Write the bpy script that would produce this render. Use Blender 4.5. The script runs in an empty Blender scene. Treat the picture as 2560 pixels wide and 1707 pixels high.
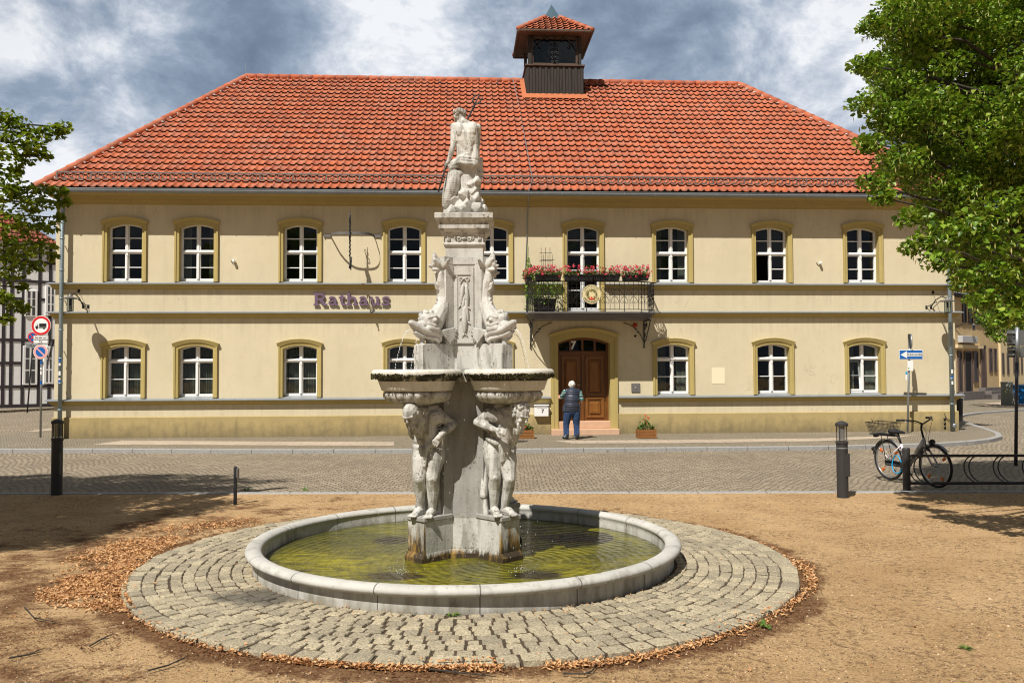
import bpy, bmesh, math, random
from math import sin, cos, pi, radians as rad, atan2, sqrt, hypot
from mathutils import Vector, Matrix, noise as mnoise
random.seed(7)
SC = bpy.context.scene
COL = SC.collection
# ------------------------------------------------------------------ camera model (metres, camera at 1.8 m looking along +Y)
FPX, TILT, ROLL, CAMH = 2153.0, .0338, .0043, 1.8
CX, CY = 1280.0, 853.5
YAW, DIST = .0591, 25.30            # the town hall front: angle and distance

def ray(sx, sy):
    x, y = (sx - CX) / FPX, (sy - CY) / FPX
    c, s = cos(ROLL), sin(ROLL)
    x, y = x * c - y * s, x * s + y * c
    ct, st = cos(TILT), sin(TILT)
    return Vector((x, ct + y * st, st - y * ct))
def at(sx, sy, Y):
    d = ray(sx, sy); k = Y / d.y
    return Vector((d.x * k, Y, CAMH + d.z * k))
def G(sx, sy, z=0.):
    d = ray(sx, sy); k = (z - CAMH) / d.z
    return Vector((d.x * k, d.y * k, z))
MTH = Matrix.Translation((0, DIST, 0)) @ Matrix.Rotation(YAW, 4, 'Z')
MTHI = MTH.inverted()
def F(sx, sy, v=0.):
    """point of the town hall's front plane (local x, height) seen at a photo position"""
    o = MTHI @ Vector((0, 0, CAMH)); d = MTHI.to_3x3() @ ray(sx, sy)
    k = (v - o.y) / d.y
    p = o + d * k
    return p.x, p.z
def fw(u, v, w):
    return MTH @ Vector((u, v, w))
# ------------------------------------------------------------------ mesh builder
class MB:
    def __init__(s): s.v = []; s.f = []; s.m = []; s.sm = []; s.mi = 0; s.smooth = False
    def add(s, vs, fs):
        b = len(s.v); s.v += [tuple(p) for p in vs]
        for f in fs:
            s.f.append([b + i for i in f]); s.m.append(s.mi); s.sm.append(s.smooth)
    def quad(s, a, b, c, d): s.add([a, b, c, d], [(0, 1, 2, 3)])
    def poly(s, pts): s.add(pts, [tuple(range(len(pts)))])
    def box(s, x0, x1, y0, y1, z0, z1, M=None, bev=0):
        if bev:
            return s.bbox(x0, x1, y0, y1, z0, z1, bev, M)
        vs = [Vector((x, y, z)) for z in (z0, z1) for y in (y0, y1) for x in (x0, x1)]
        if M: vs = [M @ p for p in vs]
        s.add(vs, [(0, 2, 3, 1), (4, 5, 7, 6), (0, 1, 5, 4), (2, 6, 7, 3), (0, 4, 6, 2), (1, 3, 7, 5)])
    def bbox(s, x0, x1, y0, y1, z0, z1, b, M=None):
        """box with its edges chamfered by b"""
        vs = []; C = {}
        for i, x in enumerate((x0, x1)):
            for j, y in enumerate((y0, y1)):
                for k, z in enumerate((z0, z1)):
                    dx, dy, dz = (b, -b)[i], (b, -b)[j], (b, -b)[k]
                    C[i, j, k] = len(vs)
                    vs += [Vector((x, y + dy, z + dz)), Vector((x + dx, y, z + dz)), Vector((x + dx, y + dy, z))]
        if M: vs = [M @ p for p in vs]
        q = lambda i, j, k, a: C[i, j, k] + a
        fs = []
        for i in (0, 1):
            fs.append([q(i, 0, 0, 0), q(i, 1, 0, 0), q(i, 1, 1, 0), q(i, 0, 1, 0)][::1 if i else -1])
            fs.append([q(0, i, 0, 1), q(1, i, 0, 1), q(1, i, 1, 1), q(0, i, 1, 1)][::-1 if i else 1])
            fs.append([q(0, 0, i, 2), q(1, 0, i, 2), q(1, 1, i, 2), q(0, 1, i, 2)][::1 if i else -1])
            for j in (0, 1):
                e = 1 if i == j else -1
                fs.append([q(i, j, 0, 0), q(i, j, 0, 1), q(i, j, 1, 1), q(i, j, 1, 0)][::-e])
                fs.append([q(i, 0, j, 0), q(i, 0, j, 2), q(i, 1, j, 2), q(i, 1, j, 0)][::e])
                fs.append([q(0, i, j, 1), q(0, i, j, 2), q(1, i, j, 2), q(1, i, j, 1)][::-e])
                for k in (0, 1):
                    e2 = 1 if (i + j + k) % 2 else -1
                    fs.append([q(i, j, k, 0), q(i, j, k, 1), q(i, j, k, 2)][::e2])
        s.add(vs, fs)
    def tube(s, pts, r, n=8, cap=True, closed=False):
        pts = [Vector(p) for p in pts]; N = len(pts)
        rs = r if isinstance(r, (list, tuple)) else [r] * N
        up = None; rings = []
        for i, p in enumerate(pts):
            a = pts[(i - 1) % N] if (i or closed) else p
            c = pts[(i + 1) % N] if (i < N - 1 or closed) else p
            t = (c - a)
            t = t.normalized() if t.length > 1e-9 else Vector((0, 0, 1))
            if up is None:
                up = Vector((0, 0, 1)) if abs(t.z) < .9 else Vector((1, 0, 0))
            u = (up - t * up.dot(t))
            u = u.normalized() if u.length > 1e-6 else t.orthogonal().normalized()
            up = u; w = t.cross(u)
            rings.append([p + (u * cos(2 * pi * k / n) + w * sin(2 * pi * k / n)) * rs[i] for k in range(n)])
        vs = [q for rg in rings for q in rg]; fs = []
        for i in range(N if closed else N - 1):
            j = (i + 1) % N
            for k in range(n):
                l = (k + 1) % n
                fs.append((i * n + k, i * n + l, j * n + l, j * n + k))
        if cap and not closed:
            fs.append(tuple(range(n))[::-1]); fs.append(tuple((N - 1) * n + k for k in range(n)))
        s.add(vs, fs)
    def lathe(s, prof, n=32, M=None, a0=0, a1=2 * pi, cap=False, wob=None):
        """prof: (radius, height) from the bottom up"""
        full = abs(a1 - a0 - 2 * pi) < 1e-6; K = n if full else n + 1
        vs = []
        for (r, z) in prof:
            for k in range(K):
                a = a0 + (a1 - a0) * k / n
                rr = r * (wob(a, z) if wob else 1)
                vs.append(Vector((rr * cos(a), rr * sin(a), z)))
        if M: vs = [M @ p for p in vs]
        fs = []
        for i in range(len(prof) - 1):
            for k in range(n):
                l = (k + 1) % K
                fs.append((i * K + k, i * K + l, (i + 1) * K + l, (i + 1) * K + k))
        if cap:
            fs.append(tuple(range(K))[::-1]); fs.append(tuple((len(prof) - 1) * K + k for k in range(K)))
        s.add(vs, fs)
    def prism(s, out, y0, y1, M=None):
        """outline in x,z (counter-clockwise seen from -y) pushed from y0 to y1"""
        n = len(out)
        vs = [Vector((x, y0, z)) for x, z in out] + [Vector((x, y1, z)) for x, z in out]
        if M: vs = [M @ p for p in vs]
        fs = [tuple(range(n)), tuple(range(2 * n - 1, n - 1, -1))] + [(i, n + i, n + (i + 1) % n, (i + 1) % n) for i in range(n)]
        s.add(vs, fs)
    def slab(s, out, z0, z1):
        """outline in x,y raised from z0 to z1"""
        n = len(out)
        vs = [Vector((x, y, z0)) for x, y in out] + [Vector((x, y, z1)) for x, y in out]
        fs = [tuple(range(n))[::-1], tuple(range(n, 2 * n))] + [(i, (i + 1) % n, n + (i + 1) % n, n + i) for i in range(n)]
        s.add(vs, fs)
    def ball(s, c, r, n=12, M=None):
        rx, ry, rz = r if isinstance(r, (tuple, list)) else (r, r, r)
        vs = []; h = n // 2
        for i in range(1, h):
            t = pi * i / h
            for k in range(n):
                p = 2 * pi * k / n
                vs.append(Vector((rx * sin(t) * cos(p), ry * sin(t) * sin(p), rz * cos(t))))
        vs += [Vector((0, 0, rz)), Vector((0, 0, -rz))]
        if M: vs = [M @ v for v in vs]
        c = Vector(c); vs = [v + c for v in vs]
        T, B = len(vs) - 2, len(vs) - 1; fs = []
        for i in range(h - 2):
            for k in range(n):
                l = (k + 1) % n
                fs.append((i * n + k, (i + 1) * n + k, (i + 1) * n + l, i * n + l))
        for k in range(n):
            l = (k + 1) % n
            fs.append((T, k, l)); fs.append((B, (h - 2) * n + l, (h - 2) * n + k))
        s.add(vs, fs)
    def cap(s, a, ra, b, rb, n=10):
        """tapered capsule"""
        a, b = Vector(a), Vector(b); t = b - a
        L = t.length
        if L < 1e-6: return s.ball(a, max(ra, rb), n)
        t /= L
        pts = []; rs = []
        for k in range(4):
            q = pi / 2 * k / 3 * .97 + .03
            pts.append(a - t * ra * cos(q)); rs.append(ra * sin(q))
        for k in range(4):
            q = pi / 2 * (1 - k / 3) * .97 + .03
            pts.append(b + t * rb * cos(q)); rs.append(rb * sin(q))
        s.tube(pts, rs, n)
    def limb(s, pts):
        """pts: list of (point, radius)"""
        for (a, ra), (b, rb) in zip(pts, pts[1:]): s.cap(a, ra, b, rb)
    def mesh(s, name, mats):
        me = bpy.data.meshes.new(name)
        me.from_pydata(s.v, [], s.f)
        for m in (mats if isinstance(mats, (list, tuple)) else [mats]): me.materials.append(m)
        me.polygons.foreach_set('material_index', s.m)
        me.polygons.foreach_set('use_smooth', s.sm)
        me.update()
        return me
    def build(s, name, mats, parent=None, loc=None, rz=0, autosmooth=None):
        return link(s.mesh(name, mats), name, parent, loc, rz)
def link(me, name, parent=None, loc=None, rz=0):
    o = bpy.data.objects.new(name, me); COL.objects.link(o)
    if parent: o.parent = parent
    if loc is not None: o.location = loc
    if rz: o.rotation_euler.z = rz
    return o
def tag(o, label=None, cat=None, group=None, kind=None):
    if label: o['label'] = label
    if cat: o['category'] = cat
    if group: o['group'] = group
    if kind: o['kind'] = kind
    return o
def thing(name, label, cat, loc=(0, 0, 0), rz=0, group=None):
    o = bpy.data.objects.new(name, None); COL.objects.link(o)
    o.empty_display_size = .2
    o.location = loc; o.rotation_euler.z = rz
    return tag(o, label, cat, group)
def copy_tree(o, parent=None):
    c = o.copy(); COL.objects.link(c)
    if parent: c.parent = parent
    for ch in [x for x in SC.objects if x.parent == o]: copy_tree(ch, c)
    return c
def sculpt(mb, name, mats, parent, voxel=.006, smooth=6, fac=.5, dec=None, post=None):
    """fuse the overlapping shapes of mb into one continuous skin"""
    me = mb.mesh(name + '_raw', mats)
    o = bpy.data.objects.new(name + '_raw', me); COL.objects.link(o)
    r = o.modifiers.new('r', 'REMESH'); r.mode = 'VOXEL'; r.voxel_size = voxel; r.use_smooth_shade = True
    if smooth:
        sm = o.modifiers.new('s', 'SMOOTH'); sm.iterations = smooth; sm.factor = fac
    if dec:
        d = o.modifiers.new('d', 'DECIMATE'); d.ratio = dec
    dg = bpy.context.evaluated_depsgraph_get(); dg.update()
    out = bpy.data.meshes.new_from_object(o.evaluated_get(dg))
    out.name = name
    bpy.data.objects.remove(o)
    if not out.materials:
        for m in (mats if isinstance(mats, (list, tuple)) else [mats]): out.materials.append(m)
    if post:
        for v in out.vertices: v.co = post(v.co, v.normal)
    for p in out.polygons: p.use_smooth = True
    return link(out, name, parent)
def text_mesh(body, size, depth, mat, name, parent, M, bold=0., align='CENTER', sx=1.):
    cu = bpy.data.curves.new(name, 'FONT'); cu.body = body; cu.size = size; cu.extrude = depth; cu.offset = bold
    cu.align_x = align; cu.align_y = 'CENTER'
    o = bpy.data.objects.new('t', cu); COL.objects.link(o)
    dg = bpy.context.evaluated_depsgraph_get(); dg.update()
    me = bpy.data.meshes.new_from_object(o.evaluated_get(dg))
    bpy.data.objects.remove(o)
    me.transform(M @ Matrix.Diagonal((sx, 1, 1, 1)))
    me.materials.clear(); me.materials.append(mat)
    return link(me, name, parent)
UPR = Matrix.Rotation(pi / 2, 4, 'X')    # text in the x,z plane facing -y
# ------------------------------------------------------------------ materials
class NT:
    def __init__(s, name):
        s.mat = bpy.data.materials.new(name); s.mat.use_nodes = True
        s.t = s.mat.node_tree; s.n = s.t.nodes
        s.bsdf = s.n['Principled BSDF']; s.out = s.n['Material Output']
        s._tc = None
    def new(s, t, **kw):
        x = s.n.new(t)
        for k, v in kw.items(): setattr(x, k, v)
        return x
    def lk(s, a, b): s.t.links.new(a, b)
    def coord(s, which='Object'):
        if not s._tc: s._tc = s.new('ShaderNodeTexCoord')
        return s._tc.outputs[which]
    def val(s, x, sock):
        if isinstance(x, (int, float)): sock.default_value = x
        elif isinstance(x, (tuple, list)):
            sock.default_value = tuple(x) + ((1,) if len(x) == 3 and len(sock.default_value) == 4 else ())
        else: s.lk(x, sock)
    def math(s, op, a, b=0., c=None, clamp=False):
        x = s.new('ShaderNodeMath', operation=op, use_clamp=clamp)
        s.val(a, x.inputs[0]); s.val(b, x.inputs[1])
        if c is not None: s.val(c, x.inputs[2])
        return x.outputs[0]
    def vmath(s, op, a, b=(0, 0, 0)):
        x = s.new('ShaderNodeVectorMath', operation=op)
        s.val(a, x.inputs[0]); s.val(b, x.inputs[1])
        return x.outputs[0]
    def noise(s, scale=5, detail=4, rough=.55, vec=None, dist=0, stretch=None, col=False):
        x = s.new('ShaderNodeTexNoise'); x.inputs['Scale'].default_value = scale
        x.inputs['Detail'].default_value = detail; x.inputs['Roughness'].default_value = rough
        x.inputs['Distortion'].default_value = dist
        v = vec if vec is not None else s.coord()
        if stretch: v = s.vmath('MULTIPLY', v, stretch)
        s.lk(v, x.inputs['Vector'])
        return x.outputs['Color' if col else 'Fac']
    def voro(s, scale=5, vec=None, feature='F1', out='Distance', rnd=1):
        x = s.new('ShaderNodeTexVoronoi', feature=feature); x.inputs['Scale'].default_value = scale
        x.inputs['Randomness'].default_value = rnd
        s.lk(vec if vec is not None else s.coord(), x.inputs['Vector'])
        return x.outputs[out]
    def ramp(s, fac, stops, interp='LINEAR'):
        x = s.new('ShaderNodeValToRGB'); r = x.color_ramp; r.interpolation = interp
        while len(r.elements) < len(stops): r.elements.new(.5)
        for e, (p, c) in zip(r.elements, stops):
            e.position = p; c = (c, c, c) if isinstance(c, (int, float)) else c
            e.color = tuple(c) + ((1,) if len(c) == 3 else ())
        s.lk(fac, x.inputs[0])
        return x.outputs[0]
    def mix(s, fac, a, b, mode='MIX'):
        x = s.new('ShaderNodeMix', data_type='RGBA', blend_type=mode)
        s.val(fac, x.inputs[0]); s.val(a, x.inputs[6]); s.val(b, x.inputs[7])
        return x.outputs[2]
    def sep(s, v):
        x = s.new('ShaderNodeSeparateXYZ'); s.lk(v, x.inputs[0]); return x.outputs
    def comb(s, x, y, z=0.):
        n = s.new('ShaderNodeCombineXYZ')
        for i, q in enumerate((x, y, z)): s.val(q, n.inputs[i])
        return n.outputs[0]
    def col(s, c): s.val(c, s.bsdf.inputs['Base Color'])
    def rough(s, r): s.val(r, s.bsdf.inputs['Roughness'])
    def bump(s, h, dist=.01, strength=1.):
        x = s.new('ShaderNodeBump'); x.inputs['Distance'].default_value = dist; x.inputs['Strength'].default_value = strength
        s.lk(h, x.inputs['Height']); s.lk(x.outputs[0], s.bsdf.inputs['Normal'])
    def set(s, **kw):
        for k, v in kw.items(): s.val(v, s.bsdf.inputs[k.replace('_', ' ')])
def scl(c, k): return tuple(x * k for x in c)
def simple(name, c, rough=.6, metal=0, var=.12, vscale=6, bump=0, bscale=40, spec=.4):
    n = NT(name)
    f = n.noise(vscale, 5)
    n.col(n.mix(f, scl(c, 1 - var), scl(c, 1 + var)) if var else c)
    n.rough(rough); n.set(Metallic=metal, Specular_IOR_Level=spec)
    if bump: n.bump(n.noise(bscale, 4), bump)
    return n.mat
M = {}
M['plaster'] = None
def plaster(name, c, c2, dirt=.25, splash=False, drips=()):
    n = NT(name)
    big = n.noise(.55, 5, .6); mid = n.noise(3.5, 6, .65); st = n.noise(2.2, 5, .6, stretch=(2.2, 2.2, .35))
    base = n.mix(n.ramp(big, [(.3, 0), (.75, 1)]), c, c2)
    base = n.mix(n.math('MULTIPLY', n.ramp(mid, [(.5, 0), (.8, 1)]), dirt), base, scl(c, .72))
    base = n.mix(n.math('MULTIPLY', n.ramp(st, [(.52, 0), (.8, 1)]), dirt * .9), base, scl(c, .66))
    grain = n.noise(26, 5, .7)
    base = n.mix(n.math('MULTIPLY', n.ramp(grain, [(.52, 0), (.72, 1)]), dirt * .7), base, scl(c, .70))
    if drips:       # rain streaks below the ledges, hairline cracks
        z = n.sep(n.coord())[2]; s2 = n.noise(3.2, 4, .65, stretch=(3., 3., .12)); dm = None
        for L in drips:
            t = n.math('SUBTRACT', L, z)
            k = n.math('MULTIPLY', n.math('GREATER_THAN', t, 0.), n.ramp(t, [(.0, 1.), (.75, 0)]))
            dm = k if dm is None else n.math('MAXIMUM', dm, k)
        base = n.mix(n.math('MULTIPLY', n.math('MULTIPLY', n.ramp(s2, [(.46, 0), (.66, 1)]), dm), .34), base, scl(c, .52))
        wv = n.vmath('ADD', n.coord(), n.vmath('MULTIPLY', n.noise(1.7, 4, .6, col=True), (.8, .8, .8)))
        ck = n.math('MULTIPLY', n.math('LESS_THAN', n.voro(.42, wv, 'DISTANCE_TO_EDGE'), .0035), n.math('GREATER_THAN', n.noise(.9, 2), .56))
        base = n.mix(n.math('MULTIPLY', ck, .22), base, scl(c, .35))
    if splash:      # road splash along the foot of the wall
        z = n.sep(n.coord())[2]
        sp = n.ramp(n.math('SUBTRACT', n.math('MULTIPLY', n.math('ADD', mid, st), .5), n.math('MULTIPLY', z, .9)), [(.16, 0), (.55, 1)])
        base = n.mix(n.math('MULTIPLY', sp, .75), base, (.17, .14, .085))
    n.col(base); n.rough(.9); n.set(Specular_IOR_Level=.2)
    n.bump(n.math('ADD', n.math('MULTIPLY', grain, .6), mid), .008, .6)
    return n.mat
M['plaster'] = plaster('plaster_sand', (.655, .58, .415), (.575, .505, .35), .32, False, (4.2, 3.36, .90, 6.6))
M['plaster_low'] = plaster('plaster_plinth', (.44, .345, .165), (.37, .285, .135), .7, True)
M['trim'] = plaster('plaster_ochre', (.46, .365, .145), (.41, .325, .125), .25)
M['cornice'] = plaster('plaster_cornice', (.43, .325, .135), (.38, .29, .12), .25)
M['patch'] = plaster('plaster_fresh', (.80, .72, .52), (.78, .70, .50), .05)
M['zinc'] = simple('zinc_sheet', (.24, .265, .29), .6, .25, .25, 4)
M['patina'] = simple('blue_patina', (.055, .10, .135), .75, 0, .3, 5, spec=.2)
M['zinc_dark'] = simple('zinc_weathered', (.17, .16, .155), .55, .4, .25, 4)
M['pipe'] = simple('zinc_pipe', (.27, .33, .36), .5, .5, .2, 3)
M['white'] = simple('white_paint', (.80, .80, .80), .4, 0, .04, 8)
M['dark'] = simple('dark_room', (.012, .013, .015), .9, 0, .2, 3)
M['iron'] = simple('black_iron', (.018, .018, .02), .5, .3, .3, 30)
M['iron_grey'] = simple('grey_iron', (.05, .055, .06), .45, .5, .3, 20)
M['bollard'] = simple('charcoal_paint', (.035, .034, .036), .5, 0, .25, 12)
M['pole'] = simple('galvanised_steel', (.35, .38, .41), .45, .7, .2, 10)
M['rubber'] = simple('rubber', (.015, .015, .016), .7, 0, .2, 20)
M['steel'] = simple('steel', (.45, .45, .46), .35, .8, .1, 10)
M['signwhite'] = simple('sign_white', (.80, .80, .80), .35, 0, .05, 8)
M['signred'] = simple('sign_red', (.62, .018, .025), .35, 0, .05, 8)
M['signblue'] = simple('sign_blue', (.012, .12, .42), .35, 0, .06, 8)
M['signpink'] = simple('sign_faded_red', (.78, .36, .35), .4, 0, .06, 8)
M['black'] = simple('black_print', (.012, .012, .014), .5, 0, .05, 8)
M['letter'] = simple('purple_lettering', (.145, .095, .15), .5, 0, .1, 8)
def glass_pane(name, tint=(.02, .022, .025), tr=.62):
    n = NT(name)
    tb = n.new('ShaderNodeBsdfTransparent'); tb.inputs[0].default_value = (.62, .66, .64, 1)
    gl = n.new('ShaderNodeBsdfGlossy'); gl.inputs['Roughness'].default_value = .03; gl.inputs[0].default_value = (.9, .95, 1, 1)
    fr = n.new('ShaderNodeFresnel'); fr.inputs[0].default_value = 1.52
    bp = n.new('ShaderNodeBump'); bp.inputs['Distance'].default_value = .004
    n.lk(n.noise(2.2, 2, .5), bp.inputs['Height']); n.lk(bp.outputs[0], gl.inputs['Normal'])
    f = n.math('MULTIPLY_ADD', fr.outputs[0], 1.0, .0, True)
    mx = n.new('ShaderNodeMixShader'); n.lk(f, mx.inputs[0]); n.lk(tb.outputs[0], mx.inputs[1]); n.lk(gl.outputs[0], mx.inputs[2])
    n.lk(mx.outputs[0], n.out.inputs[0])
    return n.mat
M['glass'] = glass_pane('window_glass')
def curtain_mat():
    n = NT('curtain_cloth'); n.col(n.mix(n.noise(3, 4), (.24, .26, .22), (.36, .38, .33))); n.rough(.95); return n.mat
M['curtain'] = curtain_mat()
def tile_mat(name, c, c2, grey=.35):
    n = NT(name)
    rnd = n.new('ShaderNodeVertexColor', layer_name='tile').outputs[0]
    f = n.sep(rnd)[0]
    base = n.mix(f, c, c2)
    l = n.noise(2.6, 6, .7); l2 = n.noise(22, 4, .6)
    lich = n.math('MULTIPLY', n.ramp(l, [(.42, 0), (.62, 1)]), n.ramp(l2, [(.42, 0), (.60, 1)]))
    base = n.mix(n.math('MULTIPLY', lich, grey), base, (.30, .25, .21))
    base = n.mix(n.math('MULTIPLY', n.ramp(n.noise(.35, 3), [(.35, 0), (.75, 1)]), .35), base, scl(c, .62))
    n.col(base); n.rough(.75); n.set(Specular_IOR_Level=.3)
    n.bump(n.noise(70, 3), .004, .5)
    return n.mat
M['tile'] = tile_mat('clay_tile', (.53, .142, .062), (.37, .088, .040), .75)
M['tile_edge'] = simple('gap_dark_tile_end', (.055, .028, .020), .9, 0, .3, 9)  # tile ends near black: dirt plus the shade of the gaps, in colour
M['tile_old'] = tile_mat('clay_tile_old', (.34, .085, .045), (.24, .065, .04), .5)
def marble_mat(name='weathered_marble', dirt=1., stain=False, tone=1.):
    n = NT(name)
    a = n.noise(1.6, 6, .65, dist=.6); b = n.noise(9, 6, .7); d = n.noise(45, 3, .6)
    v = n.noise(5, 5, .6, stretch=(2.5, 2.5, .5))
    base = n.mix(n.ramp(a, [(.35, 0), (.7, 1)]), scl((.58, .57, .535), tone), scl((.40, .395, .375), tone))
    base = n.mix(n.math('MULTIPLY', n.ramp(b, [(.5, 0), (.75, 1)]), .45 * dirt), base, (.40, .36, .29))
    base = n.mix(n.math('MULTIPLY', n.ramp(v, [(.48, 0), (.64, 1)]), .68 * dirt), base, (.20, .19, .165))
    spots = n.math('MULTIPLY', n.ramp(d, [(.56, 0), (.64, 1)]), n.ramp(b, [(.44, 0), (.6, 1)]))
    base = n.mix(n.math('MULTIPLY', spots, .75 * dirt), base, (.09, .085, .075))
    if stain:
        X, Y_, z = n.sep(n.coord()); rr = n.math('SQRT', n.math('ADD', n.math('MULTIPLY', X, X), n.math('MULTIPLY', Y_, Y_)))
        w = n.noise(22, 5, .7, stretch=(1, 1, .16)); w2 = n.noise(7, 5, .7, stretch=(1, 1, .5))
        end = n.ramp(rr, [(.565, 0), (.60, 1)])
        m1 = n.math('MAXIMUM', n.ramp(z, [(.06, .8), (.24, 0)]), n.math('MULTIPLY', end, n.ramp(z, [(.1, .62), (.46, .20)])))
        m = n.ramp(n.math('ADD', n.math('MULTIPLY', w, .9), m1), [(.74, 0), (.92, 1)])
        base = n.mix(m, base, n.mix(n.ramp(n.math('ADD', w2, n.math('MULTIPLY', n.ramp(z, [(.1, 1), (.4, 0)]), .12)), [(.42, 0), (.62, 1)]), (.34, .205, .05), (.045, .032, .018)))
    n.col(base); n.rough(.7); n.set(Specular_IOR_Level=.35)
    n.bump(n.math('ADD', n.math('MULTIPLY', d, .5), b), .006, .6)
    return n.mat
M['marble'] = marble_mat('weathered_marble', 1.25)
M['marble_clean'] = marble_mat('pale_marble', .55)
M['marble_grey'] = marble_mat('grey_marble', .8, False, .60)
M['marble_low'] = marble_mat('stained_marble', 1.0, True)
def rim_mat():
    n = NT('bowl_marble')
    co = n.coord(); z = n.sep(co)[2]
    b = n.noise(9, 6, .7); a = n.noise(3.2, 5, .65); v = n.noise(14, 5, .65, stretch=(1, 1, .3))
    base = n.mix(n.ramp(a, [(.35, 0), (.7, 1)]), (.66, .64, .58), (.50, .48, .43))
    base = n.mix(n.math('MULTIPLY', n.ramp(v, [(.5, 0), (.7, 1)]), .5), base, (.33, .27, .19))
    lip = n.ramp(z, [(.985, 0), (.996, 1)]) if False else n.math('MULTIPLY', n.math('GREATER_THAN', z, -.105), n.math('LESS_THAN', z, n.math('MULTIPLY_ADD', b, .09, -.092)))
    moss = n.math('MULTIPLY', lip, n.ramp(n.math('ADD', n.math('MULTIPLY', b, .6), n.math('MULTIPLY', a, .6)), [(.46, 0), (.56, 1)]))  # dark band under the lip: moss and algae plus painted shade
    base = n.mix(moss, base, n.mix(n.ramp(n.noise(12, 4), [(.45, 0), (.7, 1)]), (.014, .011, .007), (.055, .05, .012)))
    n.col(base); n.rough(.75)
    n.bump(n.math('ADD', b, n.math('MULTIPLY', moss, 2.)), .008, .7)
    return n.mat
M['bowl'] = rim_mat()
def basin_mat():
    n = NT('basin_stone')
    co = n.coord(); x, y, z = n.sep(co)
    a = n.noise(2.2, 6, .65); b = n.noise(14, 6, .7); v = n.noise(7, 5, .6, stretch=(1, 1, .25))
    base = n.mix(n.ramp(a, [(.3, 0), (.7, 1)]), (.52, .51, .48), (.40, .395, .37))
    low = n.ramp(z, [(.0, 1), (.2, 0)])
    st = n.math('MULTIPLY', n.ramp(n.math('ADD', v, n.math('MULTIPLY', low, .25)), [(.55, 0), (.78, 1)]), .75)
    base = n.mix(st, base, (.16, .145, .105))
    base = n.mix(n.math('MULTIPLY', n.ramp(b, [(.6, 0), (.7, 1)]), .6), base, (.10, .095, .085))
    ang = n.math('ARCTAN2', y, x)
    fr = n.math('FRACT', n.math('MULTIPLY_ADD', ang, 16 / (2 * pi), .23 + 16))
    jo = n.math('LESS_THAN', n.math('ABSOLUTE', n.math('SUBTRACT', fr, .5)), .006)
    base = n.mix(n.math('MULTIPLY', jo, .8), base, (.08, .07, .06))
    n.col(base); n.rough(.8); n.set(Specular_IOR_Level=.3)
    n.bump(n.math('SUBTRACT', b, n.math('MULTIPLY', jo, 1.5)), .007, .8)
    return n.mat
M['basin'] = basin_mat()
def wood(name, c, c2, rough=.5, stretch=(9, 9, .8)):
    n = NT(name)
    g = n.noise(3, 6, .6, stretch=stretch, dist=.8)
    n.col(n.mix(n.ramp(g, [(.3, 0), (.7, 1)]), c, c2)); n.rough(rough)
    n.bump(g, .004, .5)
    return n.mat
M['door'] = wood('stained_oak', (.185, .070, .014), (.11, .038, .008), .42)
M['door_pale'] = wood('stained_oak_panel', (.26, .105, .020), (.17, .062, .011), .42)  # paler oak tone for the raised panels
M['oldwood'] = wood('weathered_boards', (.013, .011, .010), (.052, .044, .038), .9, (14, 14, .5))
M['oldtrim'] = wood('weathered_brown_trim', (.06, .036, .024), (.11, .07, .05), .8, (1, 1, 1))
M['crate'] = wood('planter_wood', (.30, .125, .03), (.19, .075, .02), .6, (1.5, 1.5, 9))
M['step'] = simple('sandstone_step', (.56, .36, .24), .85, 0, .18, 5, .004, 40)
def leaf_mat(name, cols, trans=.35, rough=.5):
    n = NT(name)
    rnd = n.new('ShaderNodeNewGeometry').outputs['Random Per Island']
    c = n.ramp(rnd, [(i / max(1, len(cols) - 1), q) for i, q in enumerate(cols)])
    n.col(c); n.rough(rough); n.set(Specular_IOR_Level=.35)
    tl = n.new('ShaderNodeBsdfTranslucent'); n.lk(n.mix(.5, c, n.mix(1., c, (1.0, 1.1, .35), 'MULTIPLY')), tl.inputs[0])
    mx = n.new('ShaderNodeMixShader'); mx.inputs[0].default_value = trans
    n.lk(n.bsdf.outputs[0], mx.inputs[1]); n.lk(tl.outputs[0], mx.inputs[2]); n.lk(mx.outputs[0], n.out.inputs[0])
    return n.mat
M['leaf'] = leaf_mat('linden_leaf', [(.115, .215, .018), (.23, .345, .03), (.15, .27, .022), (.045, .10, .012), (.37, .45, .065)], .28, .38)
M['bract'] = leaf_mat('linden_bract', [(.42, .40, .13), (.52, .48, .20), (.36, .37, .10)], .3, .6)
M['maple'] = leaf_mat('maple_leaf', [(.14, .215, .014), (.22, .28, .02), (.10, .155, .012), (.30, .34, .03)], .45, .5)
M['geranium_leaf'] = leaf_mat('geranium_leaf', [(.06, .13, .02), (.10, .18, .03), (.15, .20, .04)], .2)
M['petal'] = leaf_mat('pink_petal', [(.72, .06, .14), (.80, .11, .20), (.62, .04, .08), (.80, .16, .17)], .15)
M['petal_red'] = leaf_mat('red_petal', [(.70, .03, .03), (.78, .06, .04)], .15)
M['litter'] = leaf_mat('dry_leaf', [(.52, .27, .11), (.66, .39, .185), (.40, .185, .07), (.74, .48, .26), (.30, .13, .05), (.60, .33, .14)], .1, .7)
M['litter_dark'] = leaf_mat('leaf_crumb', [(.14, .055, .022), (.20, .085, .03), (.085, .035, .016)], .05, .8)
M['bark'] = wood('bark', (.022, .018, .014), (.05, .042, .034), .9, (8, 8, 1.2))
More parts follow.
